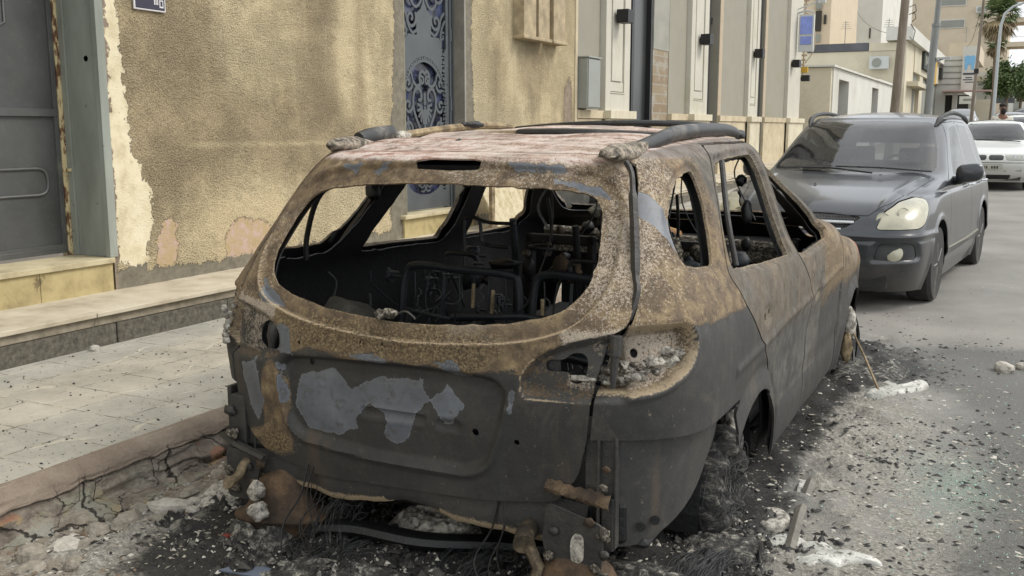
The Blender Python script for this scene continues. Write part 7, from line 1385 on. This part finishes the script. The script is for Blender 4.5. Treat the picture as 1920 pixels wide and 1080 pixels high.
b = HB()
for k in range(9): b.box((-3.75 + k * .07, 8.66, .70), (-3.74 + k * .07, 8.69, .92))
for k in range(5): b.box((-3.77, 8.66, .70 + k * .05), (-3.15, 8.685, .71 + k * .05))
b.build('grille', M_TRIM, sc)
b = HB(); b.box((-3.8, 8.70, .66), (-3.1, 8.74, .96)); b.build('grille_backing', M_CABIN, sc)
ty = root('worn_tyre', 'grey worn tyre propped on the crumpled bumper ahead of the wreck', 'tyre', (-3.95, 8.6, .86))
b = HB(); b.lathe([(.15, -.08), (.25, -.09), (.30, -.06), (.30, .06), (.25, .09), (.15, .08)], (0, 0, 0), 'y', 36, M=RotT((-3.88, 8.62, .84), rz=.3)); b.build('tyre', plain('grey_worn_rubber', '#5e5d58', .8, var=.2, sc=8), ty, True)
b = HB(); b.lathe([(.0, .02), (.15, .02), (.15, .05), (.0, .05)], (0, 0, 0), 'y', 28, M=RotT((-3.88, 8.62, .84), rz=.3)); b.build('rim', M_CABIN, ty, True)

# ------------------------------------------------------------ debris on the road
m_alu2 = NT('melted_aluminium', .45, .0); _n = m_alu2.noise(9, 5, .6); m_alu2 = m_alu2.done(m_alu2.mix(m_alu2.step(m_alu2.noise(34, 6, .75), .53, .62), m_alu2.ramp(_n, [(.3, '#85867f'), (.5, '#b4b3ab'), (.7, '#d0cfc8')]), '#57554e'), .75, m_alu2.bump(m_alu2.noise(30, 6, .7), 1.0, .012))
m_rock = stone_mat('grey_rubble', '#6c665b', '#968f82', '#b7b0a2', 20, .8, .01); m_rockw = stone_mat('pale_rubble', '#8f8a80', '#bab5aa', '#d2cec4', 18, .8, .01)
m_strip = plain('scorched_metal_strip', '#6b675e', .6, .2, var=.2, sc=12, dirt='#3e3a34')
def W(px, py, z=0):   # helper kept numeric: all calls below are plain road coordinates
    return (px, py, z)
def puddle(name, lab, cat, P, h, mat, z=0.0, seed=0, par=None, n=6):
    """a thin solidified splash: smooth outline, swollen middle"""
    P = np.array(P); c = P.mean(0); C = closed(P, n); r = par or root(name, lab, cat, (c[0], c[1], z)); V, F = [], []; m = len(C)
    for k, (s_, hh) in enumerate([(1.0, 0), (.985, .45), (.93, .8), (.75, 1.0), (.4, .95), (.0, .9)]):
        for q in C: p = c + (q - c) * s_; V.append((p[0] - c[0], p[1] - c[1], hh * h * (.7 + .6 * vnoise(np.array([p[0] * 14 + 5]), np.array([p[1] * 14 + 5]), np.array([seed + .5]))[0]) + .004))
    F = [(i * m + k, i * m + (k + 1) % m, (i + 1) * m + (k + 1) % m, (i + 1) * m + k) for i in range(5) for k in range(m)]
    o = mesh('splash' if par is None else name, V, F, mat, par or r, smooth=True); return r
puddle('melted_aluminium', 'long white splash of melted metal with a pink tip lying out in the road', 'metal splash', [(-.66, 5.58), (-.62, 5.72), (-.53, 5.82), (-.47, 5.90), (-.40, 6.02), (-.36, 5.96), (-.42, 5.76), (-.52, 5.63), (-.60, 5.54)], .035, m_alu2, 0, 1)
puddle('melted_aluminium', 'thin white sliver of melted metal beside the long white splash', 'metal splash', [(-.60, 5.90), (-.58, 5.97), (-.52, 5.90), (-.50, 5.82), (-.54, 5.82)], .02, m_alu2, 0, 2)
puddle('melted_aluminium', 'large pale splash of melted metal near the lower right under the metal strip', 'metal splash', [(-.71, 3.36), (-.69, 3.44), (-.63, 3.48), (-.60, 3.41), (-.555, 3.45), (-.51, 3.45), (-.46, 3.40), (-.40, 3.42), (-.33, 3.41), (-.31, 3.37), (-.37, 3.36), (-.42, 3.33), (-.44, 3.28), (-.49, 3.29), (-.52, 3.24), (-.58, 3.24), (-.61, 3.31), (-.66, 3.31)], .022, m_alu2, 0, 3)
puddle('melted_aluminium', 'grey ashen lump of melted metal tucked between the tyre wire and the metal strip', 'metal splash', [(-.78, 3.55), (-.78, 3.66), (-.71, 3.68), (-.66, 3.6), (-.68, 3.5), (-.74, 3.5)], .03, M_ASH, 0, 4)
puddle('melted_aluminium', 'narrow upright white strip of melted metal behind the metal strip', 'metal splash', [(-.715, 4.07), (-.69, 4.10), (-.675, 3.95), (-.66, 3.8), (-.645, 3.74), (-.675, 3.75), (-.70, 3.9)], .02, m_alu2, 0, 5)
r = root('metal_strip', 'scorched flat metal strip lying across the pale splash of melted metal', 'metal strip', (-.63, 3.6, 0)); b = HB(); b.tube([(-.672, 4.10, .02), (-.655, 3.9, .034), (-.635, 3.62, .036), (-.612, 3.38, .03), (-.592, 3.20, .022)], .011, 4, flat=1.9); b.build('strip', m_strip, r, bev=.002)
for k, (p0, p1) in enumerate([((-.85, 6.25, .28), (-.58, 5.62, .02)), ((-.86, 6.2, .26), (-1.06, 5.45, .02))]):
    r = root('metal_rod', ['bent grey rod leaning from the melted front wheel to the long white splash', 'bent rod lying in the soot under the wreck sill near the front wheel'][k], 'rod', p1); b = HB(); b.tube([p0, tuple((np.array(p0) + p1) / 2 + [0, 0, .01]), p1], .007, 6); b.build('rod', M_CREAMRUST, r, True)
def rock(lab, x, y, z, s, sq, mat, seed, grp=None, name='stone', cat='stone'):
    r = root(name, lab, cat, (x, y, z), seed * .7, grp); o = lump((0, 0, s * sq[2] * .55), s, seed, mat, 'rubble', r, sq=sq, n=12, amp=.35, sc=1.3); o.data.polygons.foreach_set('use_smooth', [False] * len(o.data.polygons)); return r
rock('rounded pale stone on the open road beyond the white splash', .02, 6.6, 0, .05, (1.5, 1, .8), m_rockw, 3); rock('smaller pale stone touching the rounded one on the open road', .12, 6.72, 0, .03, (1.4, 1, .9), m_rockw, 4)
rock('small white stone at the foot of the raised stone step', -4.74, 3.93, .18, .028, (1.2, 1, .9), m_rockw, 5)
G_ = 'broken rubble along the foot of the kerb'
for k, (x, y, s, sq, m) in enumerate([(-2.85, 2.66, .058, (1.6, .9, .5), m_rockw), (-2.80, 2.55, .03, (1.4, 1, .6), m_rock), (-2.86, 2.46, .055, (1.5, .8, .7), m_rock), (-2.79, 2.40, .035, (1.6, .7, .6), m_rock), (-2.90, 2.36, .04, (1.2, 1, .7), m_rock), (-2.82, 2.27, .05, (1.8, .7, .5), m_rock), (-2.88, 2.2, .045, (1.4, 1, .7), m_rockw), (-2.76, 2.14, .035, (1.5, .8, .6), m_rock), (-2.92, 2.10, .05, (1.3, 1, .8), m_rock), (-2.80, 2.74, .026, (1.2, 1, .8), m_rockw), (-2.75, 2.68, .022, (1.3, 1, .7), m_rockw), (-2.90, 2.82, .04, (1.5, .9, .5), m_rock), (-2.84, 2.92, .03, (1.4, 1, .5), m_rockw), (-2.72, 2.46, .02, (1.2, 1, .8), m_rock), (-2.93, 2.58, .035, (1.1, 1, .8), m_rock), (-2.84, 2.03, .04, (1.5, 1, .6), m_rock), (-2.93, 3.02, .04, (1.3, 1, .6), m_rock), (-2.74, 2.87, .03, (1.8, .8, .4), m_rockw)]):
    rock('one of the broken grey and pale chunks of rubble along the foot of the kerb', x, y, .0, s, sq, m, 50 + k, G_)
m_stick = plain('split_wood', '#a89361', .8, var=.2, sc=20); m_or = plain('orange_filter', '#b5793a', .7); m_red = plain('faded_red_plastic', '#6e2420', .5); m_bluegrey = plain('blue_grey_shard', '#5a6270', .5, var=.1)
for k, (a, c_, lab) in enumerate([((-2.83, 3.02, .04), (-2.74, 2.96, .03), 'short splinter of pale wood by the rear corner of the wreck'), ((-2.80, 2.86, .02), (-2.73, 2.83, .02), 'small yellow splinter lying between ash and the kerb rubble')]):
    r = root('wood_splinter', lab, 'splinter', a); b = HB(); b.tube([a, c_], .008, 4, flat=1.8); b.build('splinter', m_stick, r)
r = root('cigarette_end', 'orange cigarette end among the rubble near the lower left', 'cigarette end', (-2.77, 2.33, .02)); b = HB(); b.tube([(-2.80, 2.33, .02), (-2.76, 2.345, .02)], .006, 8); b.build('filter', m_or, r)
r = root('plastic_shard', 'flat blue grey shard in the ash at the bottom edge', 'shard', (-2.2, 2.38, .01)); b = HB(); b.prism([(-2.26, 2.30), (-2.20, 2.45), (-2.12, 2.46), (-2.10, 2.32)], .02, .026, 'z'); b.build('shard', m_bluegrey, r)
# larger burnt pieces behind and under the wreck
def crust(lab, x, y, rx, ry, h, mat, seed, name='ash_crust', cat='ash', n=70, rz=0.):
    r = root(name, lab, cat, (x, y, 0), rz); X, Y = np.meshgrid(np.linspace(-1, 1, n), np.linspace(-1, 1, n)); R = np.hypot(X, Y); f = fbm(X * 2.2 + 9 + seed, Y * 2.2 + 9, 0 * X + seed, 1.6, 5); rid = np.abs(f - .5) * 2
    Z = h * (1 - sst(.45, 1.0, R + .25 * (f - .5))) * (.45 + 1.1 * (1 - rid) * f * 1.3) - .012
    V, F = grid_tris(np.stack([X * rx, Y * ry, Z], -1)); m = (R.ravel()[F] < 1.0).all(1); mesh('crust', V, F[m], mat, r, smooth=True)
M_ASHDK = NT('dark_flaky_ash', .9); _n = M_ASHDK.noise(26, 7, .8, .5); M_ASHDK = M_ASHDK.done(M_ASHDK.ramp(_n, [(.38, '#161615'), (.5, '#3b3a37'), (.57, '#77746c'), (.66, '#bdb9ae')]), .9, M_ASHDK.bump(_n, 1, .012))
crust('grey wrinkled ash crust below the left silencer of the wreck', -2.34, 2.60, .19, .13, .075, M_ASHDK, 1); crust('pale folded crust of ash and melted trim under the middle of the wreck', -1.80, 2.92, .24, .16, .085, M_ASH, 4); crust('low black and white ash heap at the bottom edge behind the wreck', -1.95, 2.45, .45, .14, .045, M_ASHDK, 7, rz=.3)
crust('pale flaking ash patch between the kerb and the wreck', -2.72, 2.92, .19, .26, .05, M_ASH, 9); crust('dark ash heap under the right rear corner of the wreck', -1.05, 2.85, .35, .2, .05, M_ASHDK, 12, rz=.4); crust('dark ash heap beside the wire of the right rear tyre', -.82, 3.25, .22, .25, .05, M_ASHDK, 15); crust('soot heap beside the melted front wheel', -.72, 6.25, .28, .5, .05, M_ASHDK, 17)
crust('dark ash bed under the tail of the wreck', -1.75, 3.25, .75, .3, .07, M_ASHDK, 21)
r = root('rubber_strip', 'long black charred rubber strip lying under the tail of the wreck', 'strip', (-1.8, 2.75, .04)); b = HB(); b.tube(spline([(-2.18, 2.68, .05), (-2.0, 2.72, .065), (-1.75, 2.76, .05), (-1.5, 2.88, .04), (-1.3, 2.95, .03)], 5), .028, 8, flat=1.6); b.build('strip', M_SOOT, r, True)
r = root('red_fragment', 'tiny faded red plastic fragment in the ash behind the wreck', 'fragment', (-2.4, 2.5, .03)); b = HB(); b.box((-2.43, 2.49, .02), (-2.40, 2.52, .04)); b.build('fragment', m_red, r, bev=.004)
# fine litter: nobody could count it
def chips(name, mats, n, xy, smin, smax, flat, seed, zf=None, power=1.6):
    rg = np.random.default_rng(seed); C = xy(rg, n); n = len(C); z = (zf(C[:, 0], C[:, 1]) if zf else road_z(C[:, 0], C[:, 1])); s = smin + (smax - smin) * rg.random(n) ** (power * 2.4)
    base = np.array([(1, .1, 0), (.1, .75, 0), (-.9, .2, 0), (-.3, -.8, 0), (.1, 0, 1)])
    a = rg.uniform(0, 2 * pi, n); asp = rg.uniform(.35, 1, n); j = rg.uniform(.6, 1.3, (n, 5, 1)); B = base[None] * j; B = B * np.stack([s, s * asp, s * flat * rg.uniform(.5, 1.4, n)], 1)[:, None, :]
    x = B[..., 0] * np.cos(a)[:, None] - B[..., 1] * np.sin(a)[:, None]; y = B[..., 0] * np.sin(a)[:, None] + B[..., 1] * np.cos(a)[:, None]
    V = np.stack([x + C[:, 0:1], y + C[:, 1:2], B[..., 2] + z[:, None] + .001], -1).reshape(-1, 3); f = np.array([(0, 1, 4), (1, 2, 4), (2, 3, 4), (3, 0, 4)]); F = (np.arange(n)[:, None, None] * 5 + f[None]).reshape(-1, 3)
    o = mesh(name, V, F, mats, mi=np.repeat(rg.integers(0, len(mats), n), 4)); tag(o, kind='stuff'); return o
m_c1 = plain('char_flake', '#1d1c1b', .8); m_c2 = plain('dark_flake', '#3a3834', .8); m_c3 = plain('ash_flake', '#b3afa5', .9); m_c4 = plain('pale_grit', '#8d887c', .9); m_c5 = NT('green_glass_crumb', .15); m_c5 = m_c5.done('#8fb3a5', .12)
m_brown = plain('brown_grit', '#6b5c4b', .9)
def dens(fn, x0, x1, y0, y1):
    def f(rg, n):
        out = []
        while sum(map(len, out)) < n:
            P = np.stack([rg.uniform(x0, x1, n * 3), rg.uniform(y0, y1, n * 3)], 1); k = rg.random(len(P)) < fn(P[:, 0], P[:, 1]); out.append(P[k])
        return np.vstack(out)[:n]
    return f
def near(X, Y): x, y = carl(X, Y); d = rect_d(x, y, -.9, .95, -1.3, 3.3); return d
chips('char_flakes', [m_c1, m_c1, m_c2], 11500, dens(lambda X, Y: np.clip((np.exp(-near(X, Y) / .45) + .6 * blob(X, Y, -.1, 4.2, .7, 1.8)) * (2.4 * np.clip(fbm(X + 40, Y + 40, 0 * X, 2.6, 4) - .28, 0, 1)), 0, 1), -3.2, 1.2, 1.7, 8.5), .003, .026, .35, 1)
chips('ash_flakes', [m_c3, m_c4], 9000, dens(lambda X, Y: np.clip((f_ash(X, Y) * 1.2 + .5 * np.exp(-near(X, Y) / .2)) * (2.4 * np.clip(fbm(X + 60, Y + 20, 0 * X, 3, 4) - .3, 0, 1)), 0, 1), -3.2, 1.2, 1.7, 8.5), .003, .020, .3, 2)
chips('road_grit', [m_c1, m_c2, m_c4, m_c3, m_c4], 4500, dens(lambda X, Y: np.full(X.shape, .5), -3.0, 2.0, 1.7, 14), .002, .016, .45, 3, power=2.2)
chips('kerb_grit', [m_rock, m_brown, m_rockw, m_brown], 3500, dens(lambda X, Y: np.exp(-(X + 3.0) / .2), -3.03, -2.2, 1.7, 7), .003, .022, .7, 4)
chips('glass_crumbs', [m_c5, m_c5, m_c4], 3500, dens(lambda X, Y: np.clip(f_glass(X, Y) * 1.4 + .25 * f_oil(X, Y), 0, 1), -1.0, 1.0, 2.5, 8), .002, .006, .9, 5)
chips('pavement_flakes', [m_c1], 1500, dens(lambda X, Y: .25 + .75 * fbm(X + 9, Y + 9, 0 * X, 3, 2) ** 3 * (1 + 2 * sst(-3.9, -3.2, X)), -4.75, -3.22, 1.8, 9), .004, .013, .5, 6, zf=lambda X, Y: .181 + gz(Y))
chips('pavement_dust_grit', [m_rockw, m_c4], 400, dens(lambda X, Y: np.full(X.shape, .5), -4.75, -3.22, 1.8, 9), .003, .009, .5, 7, zf=lambda X, Y: .181 + gz(Y))

tail = lambda X, Y: np.clip((blob(X, Y, -1.7, 2.75, .95, .38, 4) + .8 * blob(X, Y, -.85, 3.15, .25, .35)) * (2.6 * np.clip(fbm(X + 33, Y + 12, 0 * X, 5, 4) - .30, 0, 1)), 0, 1)
chips('char_rubble', [m_c1, m_c1, M_SOOT, m_c2, M_ASHDK], 9000, dens(tail, -2.8, -.5, 2.0, 3.8), .004, .030, .8, 11, power=1.1)
chips('ash_rubble', [m_c3, m_c3, m_c4, M_ASHDK], 10000, dens(tail, -2.8, -.5, 2.0, 3.8), .002, .014, .7, 12)
V, F = [], []; base = 0
for k, (wx_, wy_, R_) in enumerate([(-2.0, 2.62, .16), (-1.55, 2.75, .20), (-1.2, 2.78, .14), (-1.75, 3.0, .18), (-2.3, 2.75, .10)]):
    a_, f_ = wires(wx_, wy_, .02, R_, .10, 55, 90 + k, 0, .03, flat=True); V.append(a_); F.append(f_ + base); base += len(a_)
tag(mesh('wire_tangle', np.vstack(V), np.vstack(F), M_WIRE), kind='stuff')
